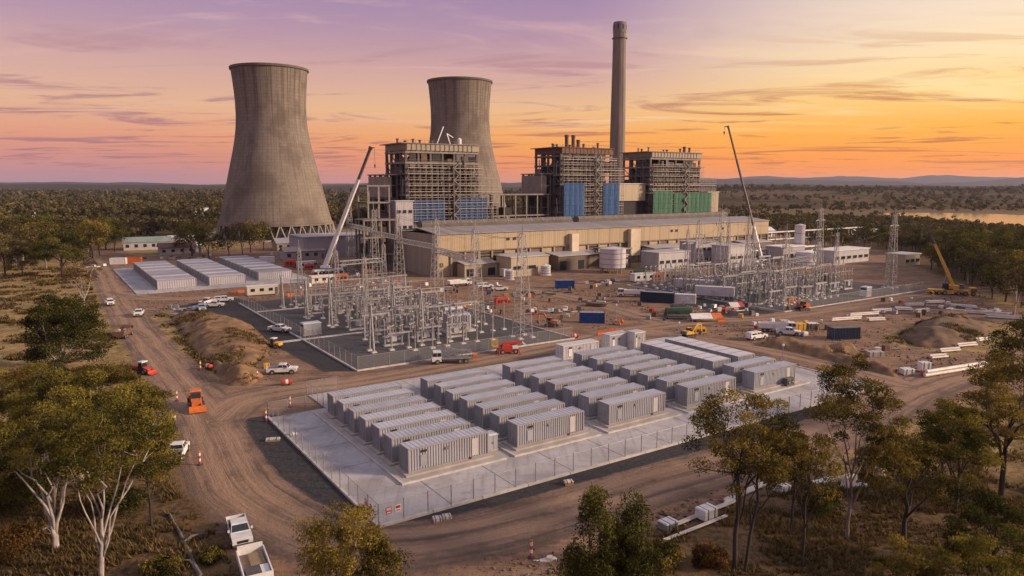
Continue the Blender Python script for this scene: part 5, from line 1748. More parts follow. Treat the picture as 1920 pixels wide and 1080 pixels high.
def mk_ute(paint=WHITE, tray=True, name='pickup_truck', cat='pickup', canopy=None):
    o = thing(name, '', cat, (0, 0, 0))
    zb = .80 if tray else 1.02
    obj('body', MB().prism([(-2.6, .48), (2.45, .46), (2.62, .62), (2.58, .98), (2.35, 1.06), (1.25, 1.14), (-.72, 1.14), (-.74, zb), (-2.6, zb)], -.9, .9), paint, o)
    cab(o, (-.72, 1.32, .86), (-.5, .62, .70), 1.13, 1.78, paint)
    if tray:
        for s in (-1, 1): obj('tray_side', MB().bx(-2.6, -.76, s * .9 - (.08 if s > 0 else 0), s * .9 + (.08 if s < 0 else 0), zb + .002, 1.15), paint, o)
        obj('tailgate', MB().bx(-2.66, -2.58, -.82, .82, zb - .1, 1.13), paint, o)
        obj('tray_floor', MB().bx(-2.57, -.76, -.81, .81, zb, zb + .02), STEELD, o)
        obj('tool_box', MB().bx(-1.15, -.8, -.7, .7, zb + .021, 1.2), STEEL, o)
    else:
        obj('rear_body', MB().taper((-2.55, -.75, -.86, .86), (-2.35, -.55, -.70, .70), 1.0, 1.74), paint, o)
        for s in (-1, 1): obj('side_window', MB().bx(-2.2, -.85, s * .80 - .02, s * .80 + .02, 1.22, 1.58), GLASS, o)
    obj('bumper', MB().bx(2.5, 2.72, -.88, .88, .42, .62), STEELD, o)
    obj('grille', MB().bx(2.56, 2.64, -.48, .48, .68, .92), DARKIN, o)
    for s in (-1, 1):
        obj('headlight', MB().bx(2.5, 2.62, s * .7 - .17, s * .7 + .17, .76, .95), LAMP, o)
        obj('tail_light', MB().bx(-2.68, -2.6, s * .8 - .08, s * .8 + .08, .7, 1.0), REDLENS, o)
        obj('mirror', MB().bx(.95, 1.1, s * 1.02 - .09, s * 1.02 + .09, 1.2, 1.4), paint, o)
        for x in (-1.62, 1.68): obj('wheel_arch', MB().tube((x, s * .86, .42), (x, s * .905, .42), .47, n=14), DARKIN, o)
    wheels(o, (-1.62, 1.68), .84, .39, .26)
    return o


def mk_sedan(): return mk_ute(WHITE, False, 'station_wagon', 'car')


def mk_truck(cabm=WHITE, L=7.0, load=None, sides=.0, bed=STEEL, name='flatbed_truck'):
    """cab-over truck, front at +x"""
    o = thing(name, '', 'truck', (0, 0, 0))
    f = L / 2
    obj('chassis', MB().bx(-f, f - .3, -.45, .45, .62, .86), STEELD, o)
    obj('cab_base', MB().bx(f - 1.75, f + .02, -1.05, 1.05, .55, 1.35), cabm, o)
    cab(o, (f - 1.75, f, 1.05), (f - 1.7, f - .25, .96), 1.352, 2.35, cabm, 'cab_top', rear=False)
    obj('bumper', MB().bx(f + .0, f + .12, -1.05, 1.05, .42, .7), STEELD, o)
    for s in (-1, 1): obj('headlight', MB().bx(f + .02, f + .06, s * .78 - .18, s * .78 + .18, .78, 1.0), LAMP, o)
    obj('tray', MB().bx(-f, f - 1.95, -1.15, 1.15, .9, 1.08), bed, o)
    if sides:
        for s in (-1, 1): obj('tray_side', MB().bx(-f, f - 1.95, s * 1.15 - .04, s * 1.15 + .04, 1.081, 1.08 + sides), bed, o)
        obj('headboard', MB().bx(f - 2.02, f - 1.94, -1.1, 1.1, 1.081, 1.3 + sides), bed, o)
        obj('tailgate', MB().bx(-f - .04, -f + .04, -1.1, 1.1, 1.081, 1.0 + sides), bed, o)
    wheels(o, (-f + 1.3, -f + 2.4, f - 1.0), .95, .46, .3)
    if load: load(o, f)
    return o


def lattice_load(o, f):
    legs, lc = lattice((-f + .2, 0, 1.75), (f - 2.2, 0, 1.75), 1.2, 1.0, 6, .1, .06)
    for l in legs: obj('load_chord', l, STEEL, o)
    obj('load_lacing', lc, STEEL, o)
    obj('loader_arm', MB().bar((f - 2.3, 0, 1.1), (f - 2.6, .1, 3.0), .22).bar((f - 2.6, .1, 3.0), (-f, .3, 1.9), .18), STEEL, o)
    obj('rear_winch', MB().bx(-f - .9, -f - .05, -.6, .6, .7, 1.5), ORANGE, o)


def rubble_load(o, f):
    r = random.Random(3)
    for i in range(26):
        x, y = r.uniform(-f + .4, f - 2.5), r.uniform(-.8, .8); s = r.uniform(.25, .55)
        obj('rubble', MB().lathe([(.05, 0), (s, s * .4), (s * .8, s), (.05, s * 1.2)], 5, (x, y, 1.15 + r.uniform(0, .3))), r.choice([RUST, STEELD, PLINTH, FRAMEL]), o, rz=0)


def mk_tray_trailer():
    """white open tray with timber and offcuts"""
    o = thing('tray_trailer', '', 'trailer', (0, 0, 0))
    obj('chassis', MB().bx(-2.4, 2.4, -.5, .5, .5, .7).bar((2.4, 0, .6), (3.6, 0, .55), .14), STEELD, o)
    obj('tray_floor', MB().bx(-2.4, 2.4, -1.1, 1.1, .72, .82), M('tray_ply', (.30, .20, .14), (.22, .15, .11), 2, .8), o)
    for s in (-1, 1): obj('tray_side', MB().bx(-2.45, 2.45, s * 1.12 - .05, s * 1.12 + .05, .7, 1.35), WHITE, o)
    obj('headboard', MB().bx(2.36, 2.46, -1.06, 1.06, .83, 1.7), WHITE, o); obj('tailgate', MB().bx(-2.48, -2.38, -1.06, 1.06, .72, 1.35), WHITE, o)
    obj('timber_bundle', MB().bx(-.4, 1.9, -.9, .3, .83, 1.1), TIMBER, o)
    obj('steel_box', MB().bx(-1.9, -.7, -.3, .9, .83, 1.25), STEELD, o)
    obj('sheet_stack', MB().bx(-2.0, -.6, -1.0, -.35, .83, 1.15), WHITE, o)
    wheels(o, (-.5, .5), 1.05, .38, .25)
    return o


def tracks(o, L, w, r, y):
    for s in (-1, 1):
        t = obj('track', MB().prism([(-L / 2, r), (-L / 2 + r * .5, .05), (L / 2 - r * .5, .05), (L / 2, r), (L / 2 - r * .5, 2 * r), (-L / 2 + r * .5, 2 * r)], s * y - w / 2, s * y + w / 2), RUBBER, o)
        for i in range(4): obj('road_wheel', MB().tube((-L / 2 + .5 + i * (L - 1) / 3, s * y - w / 2 - .03, r), (-L / 2 + .5 + i * (L - 1) / 3, s * y + w / 2 + .03, r), r * .6, n=10), STEELD, t)


def mk_excavator(paint=ORANGE):
    o = thing('excavator', '', 'excavator', (0, 0, 0))
    tracks(o, 3.8, .55, .42, 1.05)
    obj('turntable', MB().lathe([(.8, .8), (.8, 1.05), (.05, 1.06)], 16), STEELD, o)
    obj('body', MB().prism([(-2.0, 1.1), (1.1, 1.1), (1.1, 1.6), (-.4, 2.1), (-1.8, 2.1), (-2.1, 1.7)], -1.2, 1.2), paint, o)
    obj('counterweight', MB().prism([(-2.6, 1.15), (-2.05, 1.1), (-2.05, 2.05), (-2.45, 2.0)], -1.25, 1.25), STEELD, o)
    obj('cab_base', MB().bx(-.3, 1.3, .25, 1.2, 1.11, 1.65), paint, o)
    obj('cab', MB().taper((-.3, 1.3, .25, 1.2), (-.25, 1.05, .3, 1.15), 1.66, 2.85), GLASS, o)
    obj('cab_roof', MB().bx(-.35, 1.1, .25, 1.2, 2.86, 2.98), paint, o)
    obj('boom', MB().prism([(.9, 1.5), (1.2, 1.4), (2.9, 3.4), (4.6, 3.6), (4.6, 3.9), (2.7, 3.85)], -.45, -.1), paint, o)
    obj('stick', MB().prism([(4.3, 4.2), (4.8, 4.0), (5.0, 1.4), (4.75, 1.35)], -.42, -.13), paint, o)
    obj('bucket', MB().prism([(4.6, 1.5), (5.2, 1.45), (5.1, .6), (4.4, .35), (4.2, .7)], -.8, .25), STEELD, o)
    obj('hydraulic_ram', MB().tube((1.3, -.27, 1.9), (2.6, -.27, 3.2), .08, n=6).tube((2.9, -.27, 4.0), (4.4, -.27, 4.25), .08, n=6), STEEL, o)
    return o


def mk_loader(paint=ORANGE, roof=ORANGE):
    """wheeled loader with a roofed cab and front bucket"""
    o = thing('wheel_loader', '', 'loader', (0, 0, 0))
    obj('chassis', MB().bx(-2.0, 1.6, -.5, .5, .55, .95), STEELD, o)
    obj('engine_cover', MB().prism([(-2.3, .9), (-.5, .9), (-.5, 1.75), (-2.1, 1.6)], -.85, .85), paint, o)
    obj('front_frame', MB().prism([(.5, .7), (1.9, .7), (1.9, 1.25), (.6, 1.6)], -.6, .6), paint, o)
    cab(o, (-.5, .7, .75), (-.4, .5, .68), 1.2, 2.6, STEELD, rear=True)
    obj('cab_roof', MB().taper((-.65, .8, -.85, .85), (-.55, .7, -.75, .75), 2.61, 2.8), roof, o)
    for s in (-1, 1):
        obj('lift_arm', MB().bar((.7, s * .62, 1.5), (2.6, s * .62, .7), .16, .3), paint, o)
        obj('mudguard', MB().bx(-1.9, -.7, s * .95 - .25, s * .95 + .25, 1.32, 1.4), paint, o)
    obj('bucket', MB().prism([(2.5, .95), (2.5, .25), (3.4, .15), (3.45, .25), (2.75, .45), (2.7, .95)], -1.15, 1.15), paint if paint is not STEELD else STEEL, o)
    wheels(o, (-1.25, 1.2), .85, .62, .45)
    return o


def mk_boom_lift():
    """red trailer-mounted lift folded on its carrier"""
    o = thing('boom_lift', '', 'boom lift', (0, 0, 0))
    obj('chassis', MB().bx(-2.0, 2.0, -.95, .95, .5, 1.0), RED, o)
    obj('turret', MB().prism([(-1.4, 1.01), (.6, 1.01), (.4, 1.8), (-1.2, 1.9)], -.75, .75), RED, o)
    obj('boom', MB().bar((-1.0, 0, 2.0), (2.8, 0, 2.2), .4, .45), RED, o); obj('boom_section', MB().bar((2.8, .0, 2.2), (3.6, 0, 1.4), .28), WHITE, o)
    obj('lower_boom', MB().bar((-1.6, .3, 1.5), (1.8, .3, 1.75), .3), RED, o)
    k = MB()
    for z in (1.0, 1.55, 2.1):
        for p, q in (((-3.2, -.7), (-2.2, -.7)), ((-2.2, -.7), (-2.2, .7)), ((-2.2, .7), (-3.2, .7)), ((-3.2, .7), (-3.2, -.7))): k.bar((*p, z + .8), (*q, z + .8), .07)
    for p in ((-3.2, -.7), (-2.2, -.7), (-2.2, .7), (-3.2, .7)): k.bar((*p, 1.6), (*p, 2.95), .07)
    obj('basket', k, YELLOW, o)
    obj('basket_floor', MB().bx(-3.25, -2.15, -.75, .75, 1.5, 1.6), YELLOW, o); obj('basket_arm', MB().bar((-2.1, 0, 1.6), (-1.2, 0, 1.7), .3), RED, o)
    obj('engine_cover', MB().bx(.7, 1.9, -.8, .8, 1.01, 1.5), WHITE, o)
    for s in (-1, 1):
        for x in (-1.9, 1.9): obj('outrigger', MB().bar((x, s * .9, .8), (x * 1.15, s * 1.7, .12), .16).bx(x * 1.15 - .2, x * 1.15 + .2, s * 1.7 - .2, s * 1.7 + .2, 0, .1), RED, o)
    wheels(o, (-1.3, 1.3), .95, .48, .32)
    return o


def mobile_crane(label, base, rz, tip, paint, boom_m, root_h=3.0, scale=1.0, sections=4, hook=6.0, base_rz=None):
    """all-terrain crane at base (world), boom from its turntable to the world point tip"""
    o = thing('mobile_crane', label, 'crane', base, base_rz if base_rz is not None else rz)
    obj('carrier', MB().bx(-5.5, 5.5, -1.3, 1.3, .8, 1.5), paint, o)
    cab(o, (5.5, 7.4, 1.3), (5.5, 7.1, 1.2), 1.0, 2.4, paint, 'carrier_cab', rear=False)
    wheels(o, (-4.3, -2.8, -1.3, 2.4, 4.2, 6.3), 1.2, .62, .42)
    for s in (-1, 1):
        for x in (-4.8, 4.9):
            obj('outrigger', MB().bx(x - .25, x + .25, min(s * 1.2, s * 3.4), max(s * 1.2, s * 3.4), .75, 1.1).bx(x - .15, x + .15, s * 3.3 - .15, s * 3.3 + .15, .15, .8).bx(x - .5, x + .5, s * 3.3 - .5, s * 3.3 + .5, 0, .16), paint, o)
    obj('turntable', MB().lathe([(1.2, 1.5), (1.2, 1.9), (.05, 1.91)], 18), STEELD, o)
    d = Vector(tip) - Vector(base)
    inv = -(base_rz if base_rz is not None else rz)
    d = Matrix.Rotation(inv, 3, 'Z') @ d
    az = math.atan2(d.y, d.x)
    h = Vector((math.cos(az), math.sin(az), 0))
    rot = Matrix.Rotation(az, 3, 'Z')
    def rb(x0, x1, y0, y1, z0, z1):
        mb = MB().bx(x0, x1, y0, y1, z0, z1); mb.v = [tuple(rot @ Vector(v)) for v in mb.v]; return mb
    obj('superstructure', rb(-2.6, 1.2, -1.1, 1.1, 1.92, 2.9), paint, o)
    obj('counterweight', rb(-3.8, -2.65, -1.35, 1.35, 1.9, 3.3), STEELD, o)
    obj('operator_cab', rb(.2, 1.9, 1.12, 2.0, 1.95, 3.5), GLASS, o)
    p0 = -h * 1.0 + Vector((0, 0, root_h))
    L = (d - p0).length; u = (d - p0) / L
    wd = [.95, .82, .70, .58, .46][:sections]
    ts = np.linspace(0, 1, sections + 1)
    for i in range(sections):
        obj('boom_section', MB().bar(p0 + u * L * ts[i] * (.98 if i else 1), p0 + u * L * ts[i + 1], wd[i] * scale, wd[i] * scale * 1.15), boom_m[i % len(boom_m)], o)
    obj('boom_head', MB().bar(p0 + u * L, p0 + u * (L + 1.0), .7 * scale, .9 * scale).bar(p0 + u * (L + .6), p0 + u * (L + .6) + h * 1.6, .3, .3), STEELD, o)
    obj('luffing_ram', MB().tube(h * 1.4 + Vector((0, 0, 2.4)), p0 + u * (L * .24), .24, n=8), STEEL, o)
    tp = p0 + u * (L + .6) + h * 1.5
    obj('hoist_rope', MB().tube(tp, tp - Vector((0, 0, hook)), .06, n=4), STEELD, o)
    obj('hook_block', MB().tube(tp - Vector((0, 0, hook)), tp - Vector((0, 0, hook + 1.3)), .38, .15, 8), STEELD, o)
    obj('boom_rope', MB().tube(p0 + u * 2 + Vector((0, 0, 1.2)), p0 + u * L + Vector((0, 0, .5)), .05, n=4), STEELD, o)
    return o


def at_height(px, py, y):
    """point on a sight line at a chosen distance y"""
    u, v = (px - 960) / FPX, (py - 540) / FPX
    d = Vector((u, _c - v * _s, -_s - v * _c)); k = y / d.y
    return (d.x * k, y, CAMH + d.z * k)
B1 = Vector(G(615, 512)); mobile_crane('white mobile crane with its boom raised beside the near switchyard', B1, 2.4, at_height(694, 280, B1.y - 6), WHITE, [WHITE, WHITE, WHITE, STEELD], scale=1.35, base_rz=RZ)
B2 = Vector(G(1422, 494)); mobile_crane('mobile crane with a long dark boom over the far switchyard', B2, 1.0, at_height(1366, 240, B2.y + 4), WHITE, [WHITE, STEELD, STEELD, RUST], scale=1.0, base_rz=RZ + .3, hook=2)
B3 = Vector(G(1778, 552)); mobile_crane('small yellow mobile crane at the edge of the woodland', B3, 1.0, at_height(1741, 432, B3.y + 3), YELLOW, [YELLOW, YELLOW, YELLOW, STEELD], scale=.85, base_rz=RZ - .9, hook=1.5)

U = 'pickup trucks round the site'
def put(key, mk, label, px, py, rz, group=None, scale=None, z=0):
    x, y, _ = G(px, py)
    return PR.put(key, mk, label, (x, y, z), rz, group, scale)
put('ute', mk_ute, 'white dual cab pickup facing down the road behind the tray trailer', 449, 1008, R(-62))
put('traytrailer', mk_tray_trailer, 'white open tray trailer of timber and boxes parked behind the pickup', 478, 1078, R(118))
put('ute', mk_ute, 'white pickup parked nose away at the verge below the gum trees', 334, 856, R(104))
put('ute', mk_ute, 'white pickup standing side on below the clay ridge', 530, 700, R(8))
put('ute', mk_ute, 'white pickup driving up the far end of the access road', 261, 592, R(-70))
put('sedan', mk_sedan, 'pale station wagon at the far junction of the access road', 207, 572, R(-58))
put('sedan', mk_sedan, 'white station wagon parked by the dark car park edge', 420, 566, R(20))
put('ute', mk_ute, 'white pickup nearest the orange hoarding in the car park', 402, 576, R(6))
put('ute', mk_ute, 'white pickup tucked behind the others in the car park', 388, 570, R(80))
put('blueute', lambda: mk_ute(M('silver_blue', (.33, .38, .46), (.28, .33, .40), 1, .4)), 'silver blue pickup at the corner of the grassy bank', 378, 582, R(-60))
put('ute', mk_ute, 'white pickup inside the switchyard side gravel by the grey kiosk', 524, 622, R(-20))
put('sedan', mk_sedan, 'white wagon on the yard road before the turbine hall', 910, 540, R(15))
put('ute', mk_ute, 'white pickup beside the lattice tower in the yard', 937, 545, R(190))
put('ute', mk_ute, 'white pickup among the stores past the cross road', 1478, 628, R(-20))
put('sedan', mk_sedan, 'dark roofed wagon low on the cross road verge', 1418, 636, R(30))
put('loader', mk_loader, 'orange wheel loader with an orange roof on the access road', 368, 764, R(-62))
put('redloader', lambda: mk_loader(RED, WHITE), 'small red loader parked on the dry grass verge', 268, 700, R(-20), scale=(.8, .8, .8))
put('yloader', lambda: mk_loader(YELLOW, WHITE), 'small yellow loader on the gravel by the near switchyard fence', 514, 652, R(160), scale=(.75, .75, .75))
put('tipper', lambda: mk_truck(RUST, 6.5, rubble_load, .9, RUST, 'tipper_truck'), 'rusty brown tipper truck loaded with rubble on the grass verge', 232, 632, R(100))
put('crane_truck', lambda: mk_truck(WHITE, 7.6, lattice_load, 0, STEEL), 'white flatbed truck carrying lattice steel beside the switchyard kerb', 848, 680, R(190))
put('boomlift', mk_boom_lift, 'red boom lift folded on the service road', 953, 662, R(12))
put('boomlift', mk_boom_lift, 'small red lift behind the lattice tower in the yard', 947, 566, R(100), scale=(.9, .9, .9))
put('exc', mk_excavator, 'orange excavator on the road beside the far switchyard kerb', 1504, 582, R(200), scale=(.9, .9, .9))
put('yexc', lambda: mk_excavator(YELLOW), 'yellow excavator working behind the packed white roofs', 1292, 632, R(30), scale=(.7, .7, .7))
put('exc', mk_excavator, 'orange excavator beside the service road near the boom lift', 1034, 612, R(150), scale=(.75, .75, .75))
put('wtruck', lambda: mk_truck(WHITE, 8.0, None, 1.0, WHITE, 'tray_truck'), 'white high sided truck unloading by the blue bins', 1456, 622, R(-12))
put('wtruck', lambda: None, 'white high sided truck parked in front of the turbine hall', 862, 536, R(30))
put('wtruck', lambda: None, 'white high sided truck backed up to the navy container', 1183, 556, R(170))
put('wtruck', lambda: None, 'white high sided truck at the rear pad entrance', 470, 510, R(40))


# ---- shipping containers, trailers, huts
def cont(key, label, px, py, rz, L=6.1, body=BLUE, roof=None, h=2.6):
    x, y, _ = G(px, py)
    return PR.put(key, lambda: container('shipping_container', L, 2.44, h, body=body, roof=roof or TARP, door=body, edge=body, vents=False, plinth=0), label, (x, y, 0), rz)
cont('blue6', 'bright blue shipping container in the middle of the dirt yard', 1086, 606, R(-6))
cont('blue6', 'bright blue shipping container close to the turbine hall', 1042, 541, R(4))
cont('navy12', 'long navy container parked beside the white trailers', 1200, 566, R(-22), 9.5, NAVY, TARP, 3.0)
cont('dark6', 'dark blue black container with a pale roof past the cross road', 1563, 638, R(10), 6.3, NAVY, FRAMEL)
cont('white9', 'white container on the dirt next to the navy one', 1256, 568, R(-20), 7.0, WHITE, WHITE)
cont('orange6', 'orange container at the back of the rear pad', 235, 494, R(12), 6.1, ORANGE, RUST)
cont('white6', 'white container beside the orange one at the rear pad', 206, 496, R(12), 6.1, WHITE, WHITE)
cont('white6', 'white container at the foot of the cooling tower beside the rear pad', 486, 493, R(10), 6.1, WHITE, WHITE)
cont('rust6', 'orange brown hoarding box before the far switchyard', 1268, 532, R(30), 6.1, RUST, RUST)


def site_hut(label, px, py, rz, L=9.0, mat=None):
    x, y, _ = G(px, py)
    o = thing('site_hut', label, 'site hut', (x, y, 0), rz)
    mat = mat or M('hut_cream', (.58, .52, .42), (.51, .46, .37), .4, .6)
    obj('skid', MB().bx(0, L, .3, .6, 0, .3).bx(0, L, 2.2, 2.5, 0, .3), STEELD, o)
    obj('walls', MB().bx(0, L, 0, 2.8, .3, 2.8), mat, o)
    obj('roof', MB().bx(-.15, L + .15, -.15, 2.95, 2.8, 2.95), WHITE, o)
    for q in range(3):
        w = obj('window', MB().bx(1 + q * 2.6, 2.2 + q * 2.6, -.05, 0, 1.3, 2.2), GLASS, o)
        obj('frame', MB().bx(.95 + q * 2.6, 2.25 + q * 2.6, -.07, -.05, 1.2, 1.28), WHITE, w)
    obj('door', MB().bx(L - .95, L - .15, -.06, 0, .35, 2.4), STEELD, o); obj('step', MB().bx(L - 1.0, L - .1, -.7, -.1, 0, .28), STEEL, o)
site_hut('cream site hut behind the orange hoarding of the near switchyard', 464, 556, RZ - .1)
site_hut('white site hut on the far side of the yard beside the vehicles', 1190, 530, RZ - .15, 8, WHITE)
site_hut('cream site hut beside the gantry towers', 585, 535, RZ, 8)
site_hut('white site hut by the red machinery near the tower', 560, 505, RZ, 7, WHITE)
site_hut('pale site hut in the yard behind the lattice tower', 945, 520, RZ, 9)


def semitrailer(label, px, py, rz, L=13):
    x, y, _ = G(px, py)
    o = thing('box_trailer', label, 'trailer', (x, y, 0), rz)
    obj('box', MB().bx(0, L, 0, 2.5, 1.1, 3.7), CWHITE, o)
    obj('roof_skin', MB().bx(-.04, L + .04, -.04, 2.54, 3.7, 3.78), WHITE, o)
    n = int(L / 1.1)
    for i in range(n + 1): obj('side_rib', MB().bx(i * (L - .1) / n, i * (L - .1) / n + .1, -.05, 0, 1.15, 3.65), CWHITE, o)
    obj('chassis', MB().bx(.3, L - .2, .6, 1.9, .8, 1.1), STEELD, o)
    for s in (0.55, 1.95): obj('landing_leg', MB().bx(2.2, 2.4, s - .1, s + .1, 0, .8), STEEL, o)
    for q in range(2): obj('rear_door', MB().bx(L, L + .05, .08 + q * 1.2, 1.2 + q * 1.2, 1.15, 3.6), WHITE, o)
    for x_ in (L - 3.4, L - 2.2, L - 1.0):
        for y_ in (.3, 2.2): obj('wheel', MB().tube((x_, y_ - .2, .48), (x_, y_ + .2, .48), .48, n=14), RUBBER, o)
semitrailer('long white box trailer nearest the far switchyard', 1262, 545, R(-24), 12.5)
semitrailer('long white box trailer ending at the dirt by the far switchyard corner', 1302, 560, R(-22), 11)
# ================================================================== stores, barriers and small things
def mk_marker():
    o = thing('marker_post', '', 'marker post', (0, 0, 0))
    obj('base', MB().lathe([(.32, 0), (.32, .1), (.12, .16)], 10), RUBBER, o)
    for i in range(4): obj('band', MB().tube((0, 0, .16 + i * .34), (0, 0, .5 + i * .34), .13, n=8), RED if i % 2 == 0 else WHITE, o)
    obj('lamp', MB().lathe([(.1, 0), (.14, .06), (.14, .18), (.05, .26)], 8, (0, 0, 1.52)), ORANGE, o)
    return o
for px, py, n in ((499, 790, 'at the back corner of the pad fence'), (691, 988, 'at the front corner of the pad fence'), (375, 872, 'on the verge by the parked pickup'),
                  (996, 1046, 'beside the haul road below the pad'), (483, 712, 'by the clay ridge next to the side on pickup'), (332, 752, 'on the verge opposite the orange loader'),
                  (544, 763, 'behind the fence at the back of the pad'), (376, 694, 'below the grassy bank beside the red drum')):
    put('marker', mk_marker, 'red and white banded marker post ' + n, px, py, 0, 'banded marker posts')


def mk_barrier():
    o = thing('water_barrier', '', 'barrier', (0, 0, 0))
    obj('body', MB().prism([(-.35, 0), (.35, 0), (.3, .3), (.12, .5), (.1, 1.0), (-.1, 1.0), (-.12, .5), (-.3, .3)], -1.0, 1.0, 'x'), ORANGE, o)
    obj('filler_cap', MB().tube((.3, 0, 1.0), (.3, 0, 1.06), .1, n=8), STEELD, o)
    obj('coupling', MB().tube((1.02, 0, .1), (1.02, 0, .95), .05, n=6), STEELD, o)
    return o
for i, (px, py, rz) in enumerate(((1128, 628, .2), (1139, 626, .2), (1150, 624, .2), (1161, 609, 1.4), (1166, 604, 1.4), (545, 556, .6), (570, 552, .6), (437, 552, .6), (452, 550, .6), (1352, 604, .1))):
    put('barrier', mk_barrier, f'orange plastic water barrier, {ORD[i+1]} counting from the yard middle', px, py, rz, 'orange water barriers')


def mk_fuel():
    o = thing('fuel_tank', '', 'fuel tank', (0, 0, 0))
    obj('barrel', MB().tube((-1.1, 0, .85), (1.1, 0, .85), .62, n=16), RED, o)
    obj('end_cap', MB().tube((1.1, 0, .85), (1.25, 0, .85), .55, .3, 14), RED, o); obj('end_cap', MB().tube((-1.25, 0, .85), (-1.1, 0, .85), .3, .55, 14), RED, o)
    obj('cradle', MB().bx(-.8, -.6, -.55, .55, 0, .4).bx(.6, .8, -.55, .55, 0, .4), STEELD, o)
    obj('label_band', MB().tube((-.3, 0, .85), (.3, 0, .85), .628, n=16), WHITE, o)
    obj('filler', MB().tube((0, 0, 1.45), (0, 0, 1.62), .1, n=8), STEELD, o)
    return o
put('fuel', mk_fuel, 'red fuel tank on the dirt below the side on pickup', 538, 722, .4, scale=(.68, .68, .68))
put('fuel', mk_fuel, 'red fuel tank on the roadside below the grassy bank', 391, 692, -.6, scale=(.68, .68, .68))
put('fuel', mk_fuel, 'red fuel tank at the end of the fenced pipe line', 1735, 704, .1, scale=(.68, .68, .68))
put('fuel', mk_fuel, 'red fuel tank by the switchyard corner kerb', 1078, 634, .3, scale=(.68, .68, .68))


def pipes(label, px, py, rz, n, L, r=.22, mat=PIPEW, layers=2):
    x, y, _ = G(px, py)
    o = thing('pipe_stack', label, 'pipe stack', (x, y, 0), rz)
    for q in (-L * .3, L * .3): obj('bearer', MB().bx(q - .1, q + .1, -n * r - .2, n * r + .2, 0, .12), TIMBER, o)
    rr = random.Random(int(px))
    for l in range(layers):
        for i in range(n - l):
            yy = (i - (n - l - 1) / 2) * r * 2.05; d = rr.uniform(-.5, .5)
            obj('pipe', MB().tube((-L / 2 + d, yy, .12 + r + l * r * 1.75), (L / 2 + d, yy, .12 + r + l * r * 1.75), r, n=8), mat, o)
for i, (px, py, rz, n, L) in enumerate(((1585, 601, .32, 2, 9), (1618, 592, .30, 2, 9), (1655, 585, .25, 3, 6), (1640, 602, .2, 3, 4.5), (1695, 582, -.1, 4, 4), (1726, 586, .4, 4, 3.5), (1716, 574, .1, 3, 5), (1752, 569, .1, 3, 5),
                                        (1805, 577, -.5, 3, 6), (1850, 590, -.45, 2, 9), (1885, 598, -.4, 2, 8), (1780, 660, .3, 2, 5), (1812, 650, .3, 2, 5), (1842, 640, .35, 2, 5), (1760, 672, .3, 2, 4))):
    pipes(f'pale pipe bundle laid on the dirt, {ORD[i+1]} in the run toward the woodland', px, py, rz, n, L)
pipes('long pale pipe run beside the fenced trench at the road junction', 1790, 698, .42, 2, 16, .3)
pipes('white pipe run in the scrub below the haul road', 1320, 966, .62, 2, 11, .13, layers=1)
pipes('second white pipe run deeper in the scrub', 1300, 995, .60, 2, 10, .1, layers=1)
pipes('third white pipe run half hidden by the tall gum', 1400, 925, .66, 3, 8, .13, layers=1)
pipes('stack of silver bars on the grassy bank', 345, 592, .2, 5, 6, .15, STEEL)
pipes('stack of dark bars lying in the yard', 1270, 598, -.1, 4, 5, .25, STEELD)
pipes('bundle of rusty bars by the yard road', 1118, 574, -.3, 5, 5, .2, RUST)


def crate(label, px, py, rz, s, mat, lid=None, name='crate', cat='crate'):
    x, y, _ = G(px, py)
    o = thing(name, label, cat, (x, y, 0), rz)
    w, d, h = s
    obj('pallet', MB().bx(-w / 2, w / 2, -d / 2, -d / 2 + .12, 0, .14).bx(-w / 2, w / 2, d / 2 - .12, d / 2, 0, .14).bx(-w / 2, w / 2, -d / 2, d / 2, .14, .18), TIMBER, o)
    obj('box', MB().bx(-w / 2 + .04, w / 2 - .04, -d / 2 + .04, d / 2 - .04, .18, h), mat, o)
    obj('lid', MB().taper((-w / 2, w / 2, -d / 2, d / 2), (-w / 2 + .06, w / 2 - .06, -d / 2 + .06, d / 2 - .06), h, h + .12), lid or mat, o)
    for q in (-w * .25, w * .25): obj('strap', MB().bx(q - .04, q + .04, -d / 2 - .01, d / 2 + .01, .15, h + .135), STEELD, o)
crate('white topped crate in the scrub beside the pipe runs', 1252, 992, .6, (1.6, 1.3, .8), STEEL, WHITE)
crate('white wrapped crate in the scrub under the tall gum', 1324, 972, .6, (1.9, 1.4, 1.1), WHITE)
crate('white crate beside the haul road behind the gums', 1466, 922, .5, (1.6, 1.2, .7), WHITE)
crate('blue grey skip bin on the verge below the gums', 290, 796, .5, (2.2, 1.6, 1.2), M('bluegrey', (.22, .30, .36), (.17, .24, .29), 1, .6), name='skip_bin', cat='bin')
crate('white wrapped pallet beside the skip bin on the verge', 316, 792, .2, (1.8, 1.0, .7), WHITE)
crate('orange crate almost hidden at the edge of the gums', 272, 770, .3, (1.0, .8, .6), ORANGE)
crate('yellow crate in the stores past the cross road', 1497, 622, .2, (2.6, 2.0, 1.9), YELLOW)
crate('dark drum crate beside the yellow one', 1522, 618, .1, (2.4, 1.8, 1.5), STEELD, WHITE)
crate('pale crate pair in front of the yellow one', 1470, 610, .1, (2.0, 1.5, 1.2), PIPEW)
crate('white crate at the road junction beside the red tank', 1700, 702, .1, (2.0, 1.6, 1.0), WHITE)
crate('tall white crate standing over the junction fuel tank', 1732, 697, .1, (1.8, 1.4, 1.7), WHITE)
crate('pallet of grey blocks near the fenced trench', 1640, 668, .1, (3.0, 1.6, .9), PLINTH)
crate('orange crate by the clay ridge', 500, 690, .5, (1.1, .9, .8), YELLOW)
crate('white crate on the road gravel outside the pad fence', 550, 818, .6, (.9, .7, .4), WHITE)
